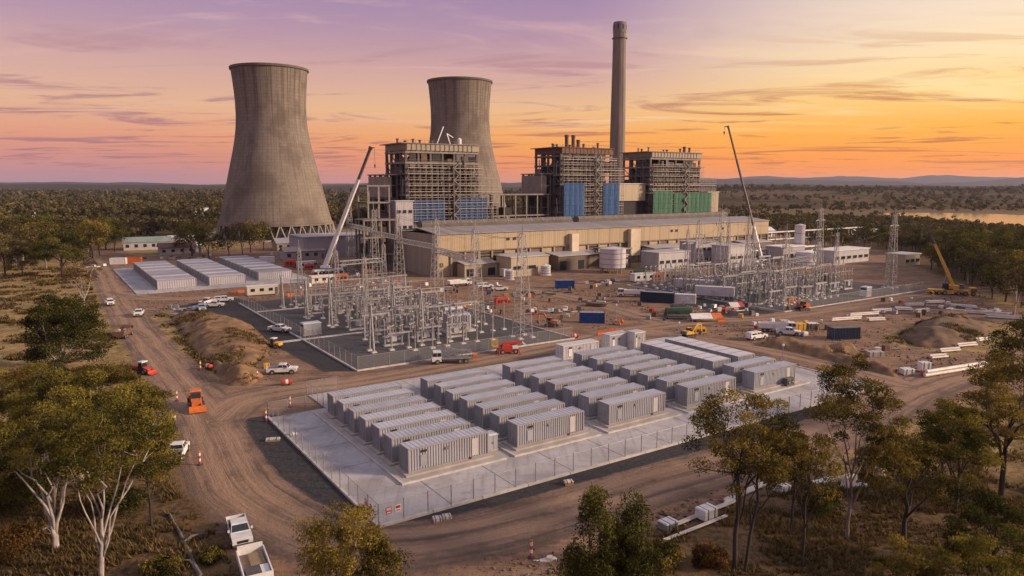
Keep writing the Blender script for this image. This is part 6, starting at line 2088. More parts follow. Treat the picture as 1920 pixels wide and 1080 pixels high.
crate('flat pale slab on the dark gravel outside the pad', 512, 826, .2, (1.8, .8, .22), CONCK, CONCK, 'paving_slab', 'slab')
crate('small tan sack pile by the front fence of the pad', 1066, 908, .3, (1.0, .7, .35), YELLOW, PIPEW, 'sack_pile', 'sacks')
for i, (px, py) in enumerate(((820, 977), (838, 973))):
    crate(f'round white drain cover block outside the front fence, {ORD[i+1]} of two', px, py, .3, (.9, .9, .3), WHITE, CONCK, 'drain_cover', 'cover')


def tent(label, px, py, rz, L=6, m1=WHITE, m2=ORANGE):
    x, y, _ = G(px, py)
    o = thing('site_tent', label, 'tent', (x, y, 0), rz)
    for q in range(3):
        a, b = -L / 2 + q * L / 3, -L / 2 + (q + 1) * L / 3
        obj('canopy_panel', MB().prism([(-1.6, .9), (0, 2.0), (1.6, .9), (1.5, .85), (0, 1.9), (-1.5, .85)], a, b, 'x'), m2 if q == 2 else m1, o)
    for a in (-L / 2 + .1, L / 2 - .1):
        for s in (-1.5, 1.5): obj('pole', MB().tube((a, s, 0), (a, s, .95), .05, n=6), STEEL, o)
    obj('side_sheet', MB().bx(-L / 2, L / 2, 1.5, 1.55, .05, .9), m1, o)
tent('white and orange work tent on the dirt by the dark machines', 1322, 602, .15, 8)
tent('pink topped work tent by the box trailer end', 1378, 580, .2, 4, PIPEW, RED)


def genset(label, px, py, rz, mat, s=1.0):
    x, y, _ = G(px, py)
    o = thing('generator', label, 'generator', (x, y, 0), rz)
    o.scale = (s, s, s)
    obj('skid', MB().bx(-1.6, 1.6, -.7, .7, 0, .25), STEELD, o)
    obj('housing', MB().prism([(-1.5, .25), (1.5, .25), (1.5, 1.5), (1.2, 1.8), (-1.2, 1.8), (-1.5, 1.5)], -.65, .65), mat, o)
    for q in range(3): obj('louvre', MB().bx(-1.1 + q * .8, -.5 + q * .8, -.69, -.65, .6, 1.3), DARKIN, o)
    obj('exhaust', MB().tube((.9, 0, 1.8), (.9, 0, 2.3), .08, n=8), STEELD, o)
    obj('control_panel', MB().bx(1.5, 1.56, -.4, .4, .8, 1.4), GLASS, o)
GEN = [('dark green generator in the yard between the two roads', 1262, 594, .1, GREEN, 1.3), ('second green generator beside the dark green one', 1283, 592, .2, GREEN, 1.2), ('black generator behind the green pair', 1272, 586, .1, STEELD, 1.3),
       ('red generator near the cooling tower workshop', 545, 500, .4, RED, 1.6), ('second red generator near the tower workshop', 562, 502, .3, RED, 1.5), ('third red generator beside the white site hut', 580, 506, .3, RED, 1.3),
       ('red generator beside the gantry tower in the yard', 940, 572, .4, RED, 1.2), ('orange generator beside the white tank', 1228, 524, .3, ORANGE, 1.3), ('green generator against the turbine hall', 1200, 520, .3, GREEN, 1.5),
       ('yellow generator by the excavator behind the pad', 1312, 626, .2, YELLOW, .9), ('orange generator by the near switchyard back fence', 640, 528, .5, ORANGE, 1.5), ('rusty generator between the gantry towers', 690, 520, .5, RUST, 1.6)]
for g in GEN: genset(*g)


def boat_pile(label, px, py, rz, n, mats, seed, spread=3.0):
    """heap of assorted sheet, box and bar offcuts; each piece a part"""
    r = random.Random(seed)
    x, y, _ = G(px, py)
    o = thing('material_heap', label, 'material heap', (x, y, 0), rz)
    for i in range(n):
        a, b = r.gauss(0, spread), r.gauss(0, spread * .45); k = r.random(); m = r.choice(mats); t = r.uniform(-.5, .5)
        if k < .5: obj('board', MB().bx(-r.uniform(.6, 1.6), r.uniform(.6, 1.6), -.4, .4, 0, r.uniform(.1, .35)), m, o, (a, b, .01 + i * .004), rz=t)
        elif k < .8: obj('box', MB().taper((-.6, .6, -.5, .5), (-.55, .55, -.45, .45), 0, r.uniform(.5, 1.2)), m, o, (a, b, .01), rz=t)
        else: obj('bar', MB().tube((-1.6, 0, .15), (1.6, .2, .2), .12, n=6), m, o, (a, b, .01 + i * .003), rz=t)
HE = [('heap of white boxes and boards behind the boom lift', 1040, 584, .2, 16, [WHITE, PIPEW, STEEL], 1, 2.6), ('heap of rusty plate beside the white boxes', 1005, 588, .2, 12, [RUST, STEELD, ORANGE], 2, 2.2),
      ('heap of pale timber and plate in the yard', 1120, 566, -.2, 14, [PIPEW, TIMBER, STEELD], 3, 3.0), ('heap of orange and white stores beyond the near switchyard', 880, 572, .3, 16, [ORANGE, PIPEW, WHITE, YELLOW], 4, 3.0),
      ('long line of green grey plant in front of the hall', 1000, 551, .05, 18, [GREEN, STEELD, STEEL], 5, 5.0), ('heap of white stores beneath the water tank', 1135, 530, .2, 18, [WHITE, PIPEW, STEELD], 6, 5.0),
      ('heap of pallets beside the control building', 1215, 532, .2, 14, [PIPEW, TIMBER, CREAM], 7, 4.0), ('heap of steel offcuts behind the near switchyard', 690, 540, .5, 22, [RUST, STEEL, ORANGE, PIPEW], 8, 6.0),
      ('heap of mixed stores at the white crane foot', 640, 520, .5, 22, [STEEL, WHITE, RUST], 9, 6.0), ('heap of stores along the back of the rear pad', 330, 484, .3, 18, [WHITE, RUST, STEEL], 10, 6.0),
      ('heap of stores beside the tower workshop', 600, 497, .5, 18, [RED, STEEL, GREEN], 11, 6.0), ('line of pale boards along the car park edge', 352, 580, .1, 12, [STEEL, WHITE, LILAC], 12, 3.2),
      ('heap of white and red stores by the far switchyard corner', 1360, 582, .1, 12, [WHITE, RED, PIPEW], 13, 2.6), ('heap of pale boards by the woodland edge', 1830, 582, -.4, 14, [WHITE, PIPEW, STEEL], 14, 4.0),
      ('small heap of white boards on the spoil heap', 1752, 640, -.5, 6, [WHITE, PIPEW], 15, 1.5), ('dark pallets in a line beside the fenced trench', 1640, 660, .2, 10, [STEELD, RUST, PIPEW], 16, 2.0),
      ('rubbish scattered behind the haul road marker', 1025, 1050, .3, 8, [WHITE, PIPEW], 17, .8), ('heap of dark plant at the rear pad corner', 190, 500, .4, 10, [STEELD, RUST, WHITE], 18, 3.5),
      ('white boards in the scrub behind the tall gums', 1590, 900, .4, 8, [WHITE, PIPEW], 19, 2.0), ('heap of dark tarps by the woodland pipe bundles', 1770, 578, -.2, 8, [STEELD, WHITE], 20, 2.5)]
for h in HE:
    boat_pile(*h)
    if h[0].startswith('rubbish'): bpy.context.scene.objects[[o.name for o in COL.objects if o.get('label') == h[0]][0]].scale = (.4, .4, .4)


def log_piece(label, p, q, r0, r1, mat=BARKM):
    A, B = Vector(G(*p)), Vector(G(*q))
    rr = random.Random(int(p[0]))
    pts = [A.lerp(B, t / 6) - A + Vector((rr.uniform(-.15, .15), rr.uniform(-.15, .15), r0 * .8)) for t in range(7)]
    o = thing('fallen_log', label, 'log', A)
    obj('stem', MB().path(pts, [r0 + (r1 - r0) * t / 6 for t in range(7)], 8), mat, o)
    m = pts[3]
    obj('snag', MB().path([m, m + Vector((.5, .4, .4)), m + Vector((1.2, .6, .55))], [r1, r1 * .7, .02], 6), mat, o)
    obj('snag', MB().path([pts[5], pts[5] + Vector((-.5, .3, .3)), pts[5] + Vector((-1.0, .2, .4))], [r1 * .8, r1 * .5, .02], 6), mat, o)
log_piece('long grey fallen trunk lying in the dry grass by the haul road', (318, 965), (378, 1085), .14, .22)
log_piece('thin fallen branch across the grass beside the grey trunk', (352, 1010), (395, 1000), .09, .05)
log_piece('pale fallen branch under the white gums', (40, 1000), (110, 1003), .10, .05, BARKW)
# pallet loads and drums scattered through the dirt yard
def mk_load(mat, kind):
    def f():
        o = thing('pallet_load', '', 'pallet', (0, 0, 0))
        obj('pallet', MB().bx(-.6, .6, -.5, -.38, 0, .12).bx(-.6, .6, .38, .5, 0, .12).bx(-.6, .6, -.5, .5, .12, .16), TIMBER, o)
        if kind == 0: obj('stack', MB().taper((-.56, .56, -.46, .46), (-.5, .5, -.4, .4), .16, 1.15), mat, o)
        elif kind == 1:
            for i in range(2):
                for j in range(2): obj('drum', MB().lathe([(.05, 0), (.24, .01), (.24, .8), (.05, .82)], 9, (-.28 + i * .56, -.25 + j * .5, .16)), mat, o)
        else:
            for i in range(4): obj('bag', MB().taper((-.55, .55, -.45, .45), (-.48, .48, -.38, .38), .16 + i * .2, .35 + i * .2), mat, o, rz=.05 * i)
        return o
    return f
LD = [('white', WHITE, 0), ('blue', BLUE, 1), ('orange', ORANGE, 0), ('red', RED, 1), ('grey', STEEL, 2), ('rusty', RUST, 0), ('cream', PIPEW, 2), ('dark', STEELD, 0), ('green', GREEN, 1), ('yellow', YELLOW, 2)]
rl = random.Random(77)
AREA = [(900, 1010, 556, 600), (1000, 1180, 534, 600), (1100, 1260, 522, 548), (1190, 1340, 574, 604), (560, 760, 512, 545), (1400, 1560, 604, 640), (780, 940, 532, 556), (1330, 1420, 572, 600), (1640, 1800, 560, 596), (330, 560, 478, 492), (1180, 1290, 512, 530)]
for i in range(150):
    x0, x1, y0, y1 = AREA[i % len(AREA)]
    px, py = rl.uniform(x0, x1), rl.uniform(y0, y1)
    a, b = AB(px, py)
    if (19 < a < 71 and 56 < b < 147) or (135 < a < 209 and 51 < b < 113) or (a > 92 and b > 158) or (-3 < a < 55 and 178 < b < 260): continue
    c, m, kd = rl.choice(LD + [LD[0], LD[4], LD[5], LD[6], LD[7]] * 3)
    sc_ = rl.uniform(.6, 1.15)
    put('load' + c, mk_load(m, kd), f'small {c} {["wrapped pallet load", "pallet of drums", "pallet of bags"][kd]} out in the dirt yards', px, py, rl.uniform(0, 3), f'{c} pallet loads in the dirt yards', (sc_, sc_, sc_))
# small white fragments on yards
def light_mast(label, px, py, h=7):
    x, y, _ = G(px, py)
    o = thing('light_pole', label, 'light pole', (x, y, 0))
    obj('pole', MB().tube((0, 0, 0), (0, 0, h), .09, .05, 8), STEEL, o)
    obj('lamp_head', MB().lathe([(.04, 0), (.22, .1), (.24, .4), (.05, .5)], 10, (0, 0, h)), WHITE, o)
    obj('base_plate', MB().bx(-.25, .25, -.25, .25, 0, .08), CONCK, o)
light_mast('short white topped light pole behind the last battery containers', 1466, 692, 4.2)
light_mast('light pole on the yard road near the blue container', 1155, 600, 3.5)
light_mast('light pole near the excavator behind the packed white roofs', 1272, 642, 4.0)
# steam drifting off the boiler house roofs
def steam(label, px, py, dist, size, seed, dens):
    r = random.Random(seed)
    m = bpy.data.materials.new('steam'); m.use_nodes = True
    t = m.node_tree; t.nodes.clear(); k = NT(t)
    out = k.n('ShaderNodeOutputMaterial'); v = k.n('ShaderNodeVolumePrincipled')
    v.inputs['Color'].default_value = (.95, .92, .9, 1); v.inputs['Anisotropy'].default_value = .2
    v.inputs['Density'].default_value = dens
    t.links.new(v.outputs[0], out.inputs['Volume'])
    p = Vector(at_height(px, py, dist))
    mb = MB()
    pts = [Vector((i * size * .32 + r.uniform(-.2, .2) * size * .3, 0, i * size * .28)) for i in range(7)]
    mb.path(pts, [size * (.06 + .05 * i) * (1 if i < 6 else .4) for i in range(7)], 9)
    o = obj('steam_plume', mb, m, None, p)
    tag(o, label, 'steam plume')
steam('thin grey steam wisp leaving the rust topped boiler house', 1103, 268, 388, 4.0, 1, .02)
steam('thin steam wisp leaving the green netted boiler house', 1238, 272, 415, 3.0, 2, .02)
# ================================================================== trees and ground cover
LEAF_GUM = leaf_mat('gum_leaf', (.034, .037, .010), (.31, .245, .055), .35)
LEAF_OLIVE = leaf_mat('olive_leaf', (.034, .033, .011), (.31, .225, .058), .34)
LEAF_DARK = leaf_mat('dark_leaf', (.022, .025, .009), (.150, .140, .036), .28)
LEAF_FAR = leaf_mat('woodland_leaf', (.034, .031, .015), (.19, .150, .062), .20)
LEAF_RUST = leaf_mat('russet_leaf', (.05, .026, .010), (.20, .11, .035), .25)
GRASSM = leaf_mat('dry_grass_blade', (.060, .044, .020), (.30, .200, .085), .25)


def leaf_cloud(C, Rd, n_per, size, g, shell=.5, droop=.5, aspect=.42):
    """leaf quads filling ellipsoidal sprays: C (k,3) centres, Rd (k,3) radii"""
    k = len(C); n = k * n_per
    ci = np.repeat(np.arange(k), n_per)
    d = g.normal(size=(n, 3)); d /= np.linalg.norm(d, axis=1, keepdims=True)
    d[:, 2] = np.where(g.random(n) < .35, np.abs(d[:, 2]), d[:, 2])
    r = shell + (1 - shell) * g.random(n) ** .6
    r *= .82 + .36 * g.random(n)
    p = C[ci] + d * r[:, None] * Rd[ci]
    u = g.normal(size=(n, 3)); u[:, 2] -= droop; u /= np.linalg.norm(u, axis=1, keepdims=True)
    w = np.cross(u, d + g.normal(size=(n, 3)) * .6); w /= np.linalg.norm(w, axis=1, keepdims=True) + 1e-9
    s = size * (.6 + .8 * g.random(n))
    U = u * s[:, None] * .5; Wv = w * (s * aspect)[:, None] * .5
    V = np.stack([p - U, p + Wv, p + U, p - Wv], 1).reshape(-1, 3)
    F = np.arange(4 * n).reshape(n, 4)
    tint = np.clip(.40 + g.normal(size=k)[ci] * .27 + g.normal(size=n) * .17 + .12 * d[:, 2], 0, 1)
    return V, F, tint


def gum(name, label, base, H, R_, cz=.68, ch=.34, n_cl=40, cl=.9, n_leaf=260, leaf=.24, trunk=.28, limbs=4, fork=.3, bark=None, lmat=None, seed=1, lean=(0, 0), dome=.25, group=None, cat='tree', flat=.62, twig=True, inner=True, shell=.45):
    """tapered trunk, forked limbs and branchlets to every spray of leaves"""
    g = np.random.default_rng(seed); r = random.Random(seed)
    o = thing(name, label, cat, base, 0, group)
    top = Vector((lean[0] * H, lean[1] * H, 0))
    cc = np.array([top.x, top.y, H * cz])
    rad = np.array([R_, R_, H * ch])
    # spray centres: spread through the crown, apart from each other
    C = []
    tries = 0
    while len(C) < n_cl and tries < 6000:
        tries += 1
        d = g.normal(size=3); d /= np.linalg.norm(d)
        if d[2] < -dome * 2.2: continue
        rr = (.45 + .55 * g.random()) if (inner and g.random() < .4) else (.82 + .18 * g.random())
        p = cc + d * rad * rr
        p[2] += .08 * H * g.normal() * .5
        mind = R_ * 1.15 / math.sqrt(n_cl) * (1 - tries / 9000)
        if all(np.linalg.norm((p - q) * (1, 1, 1.3)) > mind for q in C): C.append(p)
    C = np.array(C)
    s = cl * (.7 + .6 * g.random(len(C)))
    Rd = np.stack([s * (.9 + .3 * g.random(len(C))), s * (.9 + .3 * g.random(len(C))), s * flat], 1)
    mb = MB()
    fk = Vector((top.x * fork * .6, top.y * fork * .6, H * fork))
    wob = lambda a: Vector((r.uniform(-a, a), r.uniform(-a, a), r.uniform(-a, a) * .4))
    lead = [Vector((0, 0, -.3)), Vector((0, 0, .1))] + [Vector((top.x * t * .8, top.y * t * .8, H * t)) + wob(trunk * (.3 + 2.2 * t)) for t in (fork * .5, fork, fork + .14, fork + .27, max(fork + .38, cz))]
    lrad = [trunk * 1.45, trunk * 1.15, trunk, trunk * .86, trunk * .62, trunk * .42, trunk * .22]
    mb.path(lead, lrad, 9)
    az0 = r.uniform(0, 6.28)
    ang = (np.arctan2(C[:, 1] - fk.y, C[:, 0] - fk.x) - az0) % (2 * math.pi)
    li = np.minimum((ang / (2 * math.pi / limbs)).astype(int), limbs - 1)
    for l in range(limbs):
        idx = np.where(li == l)[0]
        if not len(idx): continue
        m = C[idx].mean(0); tgt = Vector(m) ; tgt.z = min(tgt.z, H * .84)
        sg = 2 + (l % 3) * .8 + r.uniform(0, .6)
        i0 = int(sg); st0 = lead[i0].lerp(lead[i0 + 1], sg - i0)
        lr = trunk * r.uniform(.46, .66) * (1 - .1 * (sg - 2))
        p0 = st0.lerp(tgt, .16) + wob(.012 * H); p0.z += .015 * H
        p1 = st0.lerp(tgt, .4) + wob(.03 * H); p1.z += .03 * H
        p15 = st0.lerp(tgt, .58) + wob(.03 * H)
        p2 = st0.lerp(tgt, .78) + wob(.025 * H)
        rads = [lr, lr * .72, lr * .5, lr * .3]
        mb.path([st0, p0, p1, p15, p2, tgt], [lr, lr * .88, lr * .72, lr * .6, lr * .48, lr * .28], 7)
        for i in idx:
            c = Vector(C[i])
            best = min(((pt, rd) for pt, rd in ((p1, rads[1]), (p2, rads[2]), (tgt, rads[3]), (p15, lr * .6), (lead[4], lrad[4]), (lead[5], lrad[5]), (lead[6], lrad[6]))), key=lambda a: (a[0] - c).length + max(0, a[0].z - c.z) * 1.5)
            st, rd = best
            L = (c - st).length
            if L < .15: continue
            mid = st.lerp(c, .5) + wob(.08 * L); mid.z -= .05 * L
            br = min(rd * .62, .03 + .018 * L)
            end = c - Vector((0, 0, float(Rd[i, 2]) * .3))
            mb.path([st, mid, end], [br, br * .65, br * .28], 5)
            if twig:
                for _ in range(3):
                    d = Vector((r.gauss(0, 1), r.gauss(0, 1), r.gauss(.2, .6))).normalized()
                    mb.path([mid.lerp(end, r.uniform(.3, 1)), end + Vector((d.x * Rd[i, 0], d.y * Rd[i, 1], d.z * Rd[i, 2])) * .8], [br * .3, .008], 3)
    obj('trunk', mb, bark or BARKM, o, smooth=True)
    V, F, t = leaf_cloud(C, Rd, n_leaf, leaf, g, shell)
    # a dead gap or two where no leaves grow
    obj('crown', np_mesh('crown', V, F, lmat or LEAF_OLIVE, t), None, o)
    return o


def gp(px, py): return G(px, py)
K = dict
FG = [
 # gum grove by the access road
 K(name='gum_tree', label='white limbed gum tree forking low, its trunk foot nearest the grey fallen log', base=gp(190, 1082), H=13.8, R_=4.8, cz=.70, ch=.28, n_cl=50, cl=1.1, n_leaf=430, leaf=.22, trunk=.19, limbs=7, fork=.2, bark=BARKW, lmat=LEAF_GUM, seed=11, lean=(.05, .16), flat=.6, dome=.12),
 K(name='gum_tree', label='thick white trunked gum tree with long bare side limbs', base=gp(105, 1032), H=12.8, R_=5.0, cz=.70, ch=.28, n_cl=50, cl=1.15, n_leaf=430, leaf=.22, trunk=.26, limbs=7, fork=.18, bark=BARKW, lmat=LEAF_GUM, seed=12, lean=(-.05, .16), dome=.12),
 K(name='gum_tree', label='dense olive gum tree at the edge of the picture beside the thick trunked gum', base=(-53, 63, 0), H=13.6, R_=5.6, cz=.66, ch=.34, n_cl=56, cl=1.35, n_leaf=400, leaf=.26, trunk=.35, bark=BARKM, lmat=LEAF_OLIVE, seed=13),
 K(name='gum_tree', label='broad gum crown rising behind the white limbed gum', base=(-47.5, 75, 0), H=12.3, R_=5.6, cz=.66, ch=.32, n_cl=64, cl=1.35, n_leaf=430, leaf=.26, trunk=.32, bark=BARKW, lmat=LEAF_GUM, seed=14),
 K(name='gum_tree', label='broad gum crown in the middle back of the grove', base=(-56, 80, 0), H=12.0, R_=6.2, cz=.64, ch=.34, n_cl=60, cl=1.4, n_leaf=400, leaf=.27, trunk=.32, bark=BARKM, lmat=LEAF_GUM, seed=15),
 K(name='gum_tree', label='gum crown of the grove closest to the skip bin', base=(-43.0, 79.5, 0), H=10.6, R_=3.5, cz=.64, ch=.34, n_cl=44, cl=1.1, n_leaf=380, leaf=.25, trunk=.26, bark=BARKM, lmat=LEAF_GUM, seed=16),
 K(name='gum_tree', label='slim dark sapling standing in the grass in front of the parked pickup', base=gp(284, 985), H=8.2, R_=2.5, cz=.72, ch=.28, n_cl=20, cl=.9, n_leaf=230, leaf=.24, trunk=.11, fork=.45, bark=BARKD, lmat=LEAF_OLIVE, seed=17),
 K(name='gum_tree', label='low dark gum filling the gap under the grove', base=(-47, 68, 0), H=8.5, R_=4.4, cz=.55, ch=.42, n_cl=36, cl=1.2, n_leaf=260, leaf=.28, trunk=.2, bark=BARKM, lmat=LEAF_DARK, seed=18),
 # further up the verge
 K(name='gum_tree', label='round dark gum tree with a fan of white limbs up the verge', base=gp(108, 712), H=13.6, R_=6.3, cz=.54, ch=.46, n_cl=96, cl=1.55, n_leaf=300, leaf=.36, trunk=.2, limbs=8, fork=.10, bark=BARKW, lmat=LEAF_DARK, seed=19, dome=.3, lean=(0, .26)),
 K(name='gum_tree', label='sparse pale limbed gum tree near the road junction', base=gp(158, 576), H=13, R_=5.2, cz=.68, ch=.32, n_cl=26, cl=1.3, n_leaf=120, leaf=.34, trunk=.22, limbs=5, fork=.12, bark=BARKW, lmat=LEAF_RUST, seed=20),
 K(name='gum_tree', label='big dense dark tree on the paddock edge beyond the verge', base=gp(118, 520), H=16.5, R_=8.5, cz=.58, ch=.42, n_cl=60, cl=2.0, n_leaf=220, leaf=.5, trunk=.4, bark=BARKD, lmat=LEAF_DARK, seed=21),
 K(name='gum_tree', label='airy dark tree on a thin trunk at the paddock edge', base=gp(10, 520), H=15, R_=7.5, cz=.66, ch=.32, n_cl=44, cl=1.8, n_leaf=170, leaf=.5, trunk=.3, fork=.35, bark=BARKD, lmat=LEAF_FAR, seed=22),
 K(name='gum_tree', label='smaller dark tree beside the airy one at the paddock edge', base=gp(42, 518), H=10, R_=4.8, cz=.6, ch=.4, n_cl=30, cl=1.5, n_leaf=160, leaf=.45, trunk=.22, bark=BARKD, lmat=LEAF_FAR, seed=23),
 K(name='gum_tree', label='dark round tree beyond the sheds', base=gp(215, 472), H=16, R_=7, cz=.58, ch=.42, n_cl=40, cl=2.0, n_leaf=150, leaf=.6, trunk=.3, bark=BARKD, lmat=LEAF_DARK, seed=24),
 # bottom edge
 K(name='gum_tree', label='bushy olive tree top in front of the haul road bend', base=(-11.6, 46.5, 0), H=11.2, R_=2.9, cz=.64, ch=.36, n_cl=46, cl=.85, n_leaf=380, leaf=.20, trunk=.18, fork=.25, bark=BARKM, lmat=LEAF_OLIVE, seed=25, flat=.8),
 K(name='gum_tree', label='small olive tree leaning out beside the bushy one', base=(-9.0, 46.2, 0), H=9.0, R_=1.5, cz=.7, ch=.3, n_cl=18, cl=.7, n_leaf=320, leaf=.2, trunk=.1, bark=BARKM, lmat=LEAF_OLIVE, seed=26, flat=.8),
 K(name='she_oak', label='dense dark green she oak at the bottom edge of the scrub', base=(5.6, 46, 0), H=11.9, R_=1.75, cz=.56, ch=.46, n_cl=46, cl=.75, n_leaf=380, leaf=.20, trunk=.16, bark=BARKD, lmat=LEAF_DARK, seed=27, flat=1.1),
 K(name='she_oak', label='second dense she oak close beside the dark green one', base=(8.1, 46.3, 0), H=11.2, R_=1.55, cz=.56, ch=.46, n_cl=40, cl=.7, n_leaf=360, leaf=.20, trunk=.15, bark=BARKD, lmat=LEAF_DARK, seed=28, flat=1.1),
 # gums in the scrub in front of the haul road
 K(name='gum_tree', label='tall twin trunked gum with an airy crown before the pad corner', base=gp(1378, 1066), H=15.6, R_=4.3, cz=.74, ch=.26, n_cl=54, cl=.95, n_leaf=270, leaf=.23, trunk=.2, limbs=5, fork=.42, bark=BARKD, lmat=LEAF_OLIVE, seed=31, dome=.3, flat=.7),
 K(name='gum_tree', label='leaning second stem gum at the foot of the tall airy one', base=gp(1398, 1068), H=12.2, R_=3.0, cz=.76, ch=.24, n_cl=30, cl=.9, n_leaf=250, leaf=.23, trunk=.14, limbs=4, fork=.5, bark=BARKD, lmat=LEAF_OLIVE, seed=32, lean=(.16, .1), flat=.7),
 K(name='gum_tree', label='thin straight gum between the two tall airy gums', base=gp(1504, 1062), H=11.6, R_=2.4, cz=.76, ch=.22, n_cl=22, cl=.8, n_leaf=190, leaf=.22, trunk=.12, limbs=4, fork=.5, bark=BARKD, lmat=LEAF_OLIVE, seed=33),
 K(name='gum_tree', label='thin gum set back behind the white wrapped crate', base=gp(1484, 990), H=9.6, R_=2.3, cz=.74, ch=.24, n_cl=20, cl=.8, n_leaf=190, leaf=.22, trunk=.12, limbs=4, fork=.45, bark=BARKD, lmat=LEAF_GUM, seed=34),
 K(name='gum_tree', label='tall many stemmed airy gum in front of the last containers', base=gp(1588, 1008), H=16.2, R_=4.0, cz=.74, ch=.27, n_cl=56, cl=.92, n_leaf=260, leaf=.23, trunk=.17, limbs=6, fork=.22, bark=BARKM, lmat=LEAF_OLIVE, seed=35, dome=.3, flat=.7),
 K(name='gum_tree', label='spreading olive gum next to the many stemmed one in the scrub', base=gp(1695, 1012), H=10.4, R_=4.6, cz=.64, ch=.36, n_cl=44, cl=.95, n_leaf=230, leaf=.25, trunk=.2, bark=BARKD, lmat=LEAF_OLIVE, seed=36),
 K(name='gum_tree', label='dense bright topped gum beside the road junction', base=gp(1790, 962), H=11.0, R_=3.9, cz=.64, ch=.36, n_cl=40, cl=.95, n_leaf=250, leaf=.25, trunk=.18, bark=BARKD, lmat=LEAF_GUM, seed=37),
 K(name='gum_tree', label='small dark gum against the road junction', base=gp(1765, 900), H=8.6, R_=2.6, cz=.64, ch=.36, n_cl=26, cl=.9, n_leaf=260, leaf=.24, trunk=.14, bark=BARKD, lmat=LEAF_DARK, seed=38),
 K(name='gum_tree', label='tall olive gum with a forked bare trunk at the end of the scrub', base=gp(1876, 940), H=15.8, R_=4.5, cz=.68, ch=.34, n_cl=48, cl=1.05, n_leaf=250, leaf=.27, trunk=.26, limbs=5, fork=.3, bark=BARKD, lmat=LEAF_OLIVE, seed=39),
 K(name='gum_tree', label='dark gum behind the tall forked one by the pipe line', base=gp(1925, 800), H=16, R_=5.2, cz=.64, ch=.36, n_cl=46, cl=1.4, n_leaf=240, leaf=.32, trunk=.26, bark=BARKD, lmat=LEAF_DARK, seed=40),
 K(name='gum_tree', label='dark gum low in the scrub corner', base=(41, 57, 0), H=7.2, R_=3.4, cz=.58, ch=.42, n_cl=34, cl=.95, n_leaf=300, leaf=.24, trunk=.16, bark=BARKD, lmat=LEAF_DARK, seed=41),
 K(name='gum_tree', label='bright green bushy gum low in the scrub corner', base=(36.5, 52, 0), H=6.0, R_=2.9, cz=.58, ch=.42, n_cl=34, cl=.85, n_leaf=330, leaf=.22, trunk=.14, bark=BARKD, lmat=LEAF_GUM, seed=42),
 K(name='gum_tree', label='olive bushy gum beside the bright green one in the corner', base=(31, 53, 0), H=4.8, R_=2.2, cz=.58, ch=.42, n_cl=24, cl=.8, n_leaf=300, leaf=.22, trunk=.12, bark=BARKD, lmat=LEAF_OLIVE, seed=43),
 K(name='gum_tree', label='dark gum at the very end of the scrub beside the tall forked one', base=(60, 72, 0), H=10, R_=3.4, cz=.62, ch=.38, n_cl=44, cl=1.1, n_leaf=280, leaf=.26, trunk=.2, bark=BARKD, lmat=LEAF_DARK, seed=44),
]
for t in FG: gum(**t)
# low shrubs
def shrub(label, base, H, R_, lmat, seed):
    return gum('shrub', label, base, H, R_, cz=.5, ch=.5, n_cl=18, cl=R_ * .42, n_leaf=170, leaf=.26, trunk=.07, limbs=4, fork=.15, bark=BARKD, lmat=lmat, seed=seed, cat='shrub', twig=False, flat=.8)
SH = [('russet shrub beside the white fan limbed gum', gp(48, 728), 3.4, 3.4, LEAF_RUST), ('olive shrub on the verge by the red loader', gp(190, 712), 2.6, 3.2, LEAF_OLIVE), ('small olive shrub in front of the red loader', gp(228, 716), 1.8, 1.8, LEAF_OLIVE),
      ('dark shrub at the foot of the grove', gp(40, 960), 3.0, 2.8, LEAF_DARK), ('russet shrub under the thick trunked gum', gp(20, 1040), 2.0, 2.2, LEAF_RUST), ('dark shrub by the slim sapling', gp(230, 960), 2.2, 2.0, LEAF_DARK),
      ('bright green low shrub beside the fallen trunk', gp(392, 1052), .9, .9, LEAF_GUM), ('green shrub at the bottom edge by the sapling', gp(300, 1076), 1.2, 1.3, LEAF_OLIVE), ('olive shrub in the scrub below the crate', gp(1240, 1060), 1.6, 1.6, LEAF_OLIVE),
      ('dark shrub behind the thin straight gum', gp(1540, 960), 1.8, 1.8, LEAF_DARK), ('russet shrub near the twin trunked gum', gp(1330, 1060), 1.3, 1.4, LEAF_RUST), ('olive shrub by the road junction verge', gp(1700, 870), 1.8, 1.7, LEAF_OLIVE),
      ('dark shrub beside the pale limbed gum', gp(120, 600), 2.4, 3.0, LEAF_DARK), ('low olive shrub at the verge end of the grove', gp(300, 830), 1.8, 1.6, LEAF_GUM)]
for i, (l, b, h, r_, m) in enumerate(SH): shrub(l, b, h, r_, m, 70 + i)

# ---- woodland: the 300 that show largest are trees of their own, the rest one mass
def far_proto(seed, H, R_, n_cl, n_leaf, leaf, lm, bk, cz=.6, ch=.4):
    return lambda: gum('woodland_tree', '', (0, 0, 0), H, R_, cz=cz, ch=ch, n_cl=n_cl, cl=R_ * .36, n_leaf=n_leaf, leaf=leaf, trunk=.26, limbs=4, fork=.3, bark=bk, lmat=lm, seed=seed, twig=False, flat=.75)
WP = [far_proto(101, 13, 5.2, 24, 60, .75, LEAF_FAR, BARKM), far_proto(102, 15, 5.8, 26, 60, .8, LEAF_DARK, BARKD), far_proto(103, 11, 4.8, 20, 60, .7, LEAF_FAR, BARKW), far_proto(104, 14, 6.2, 26, 60, .8, LEAF_OLIVE, BARKD, .62, .36)]


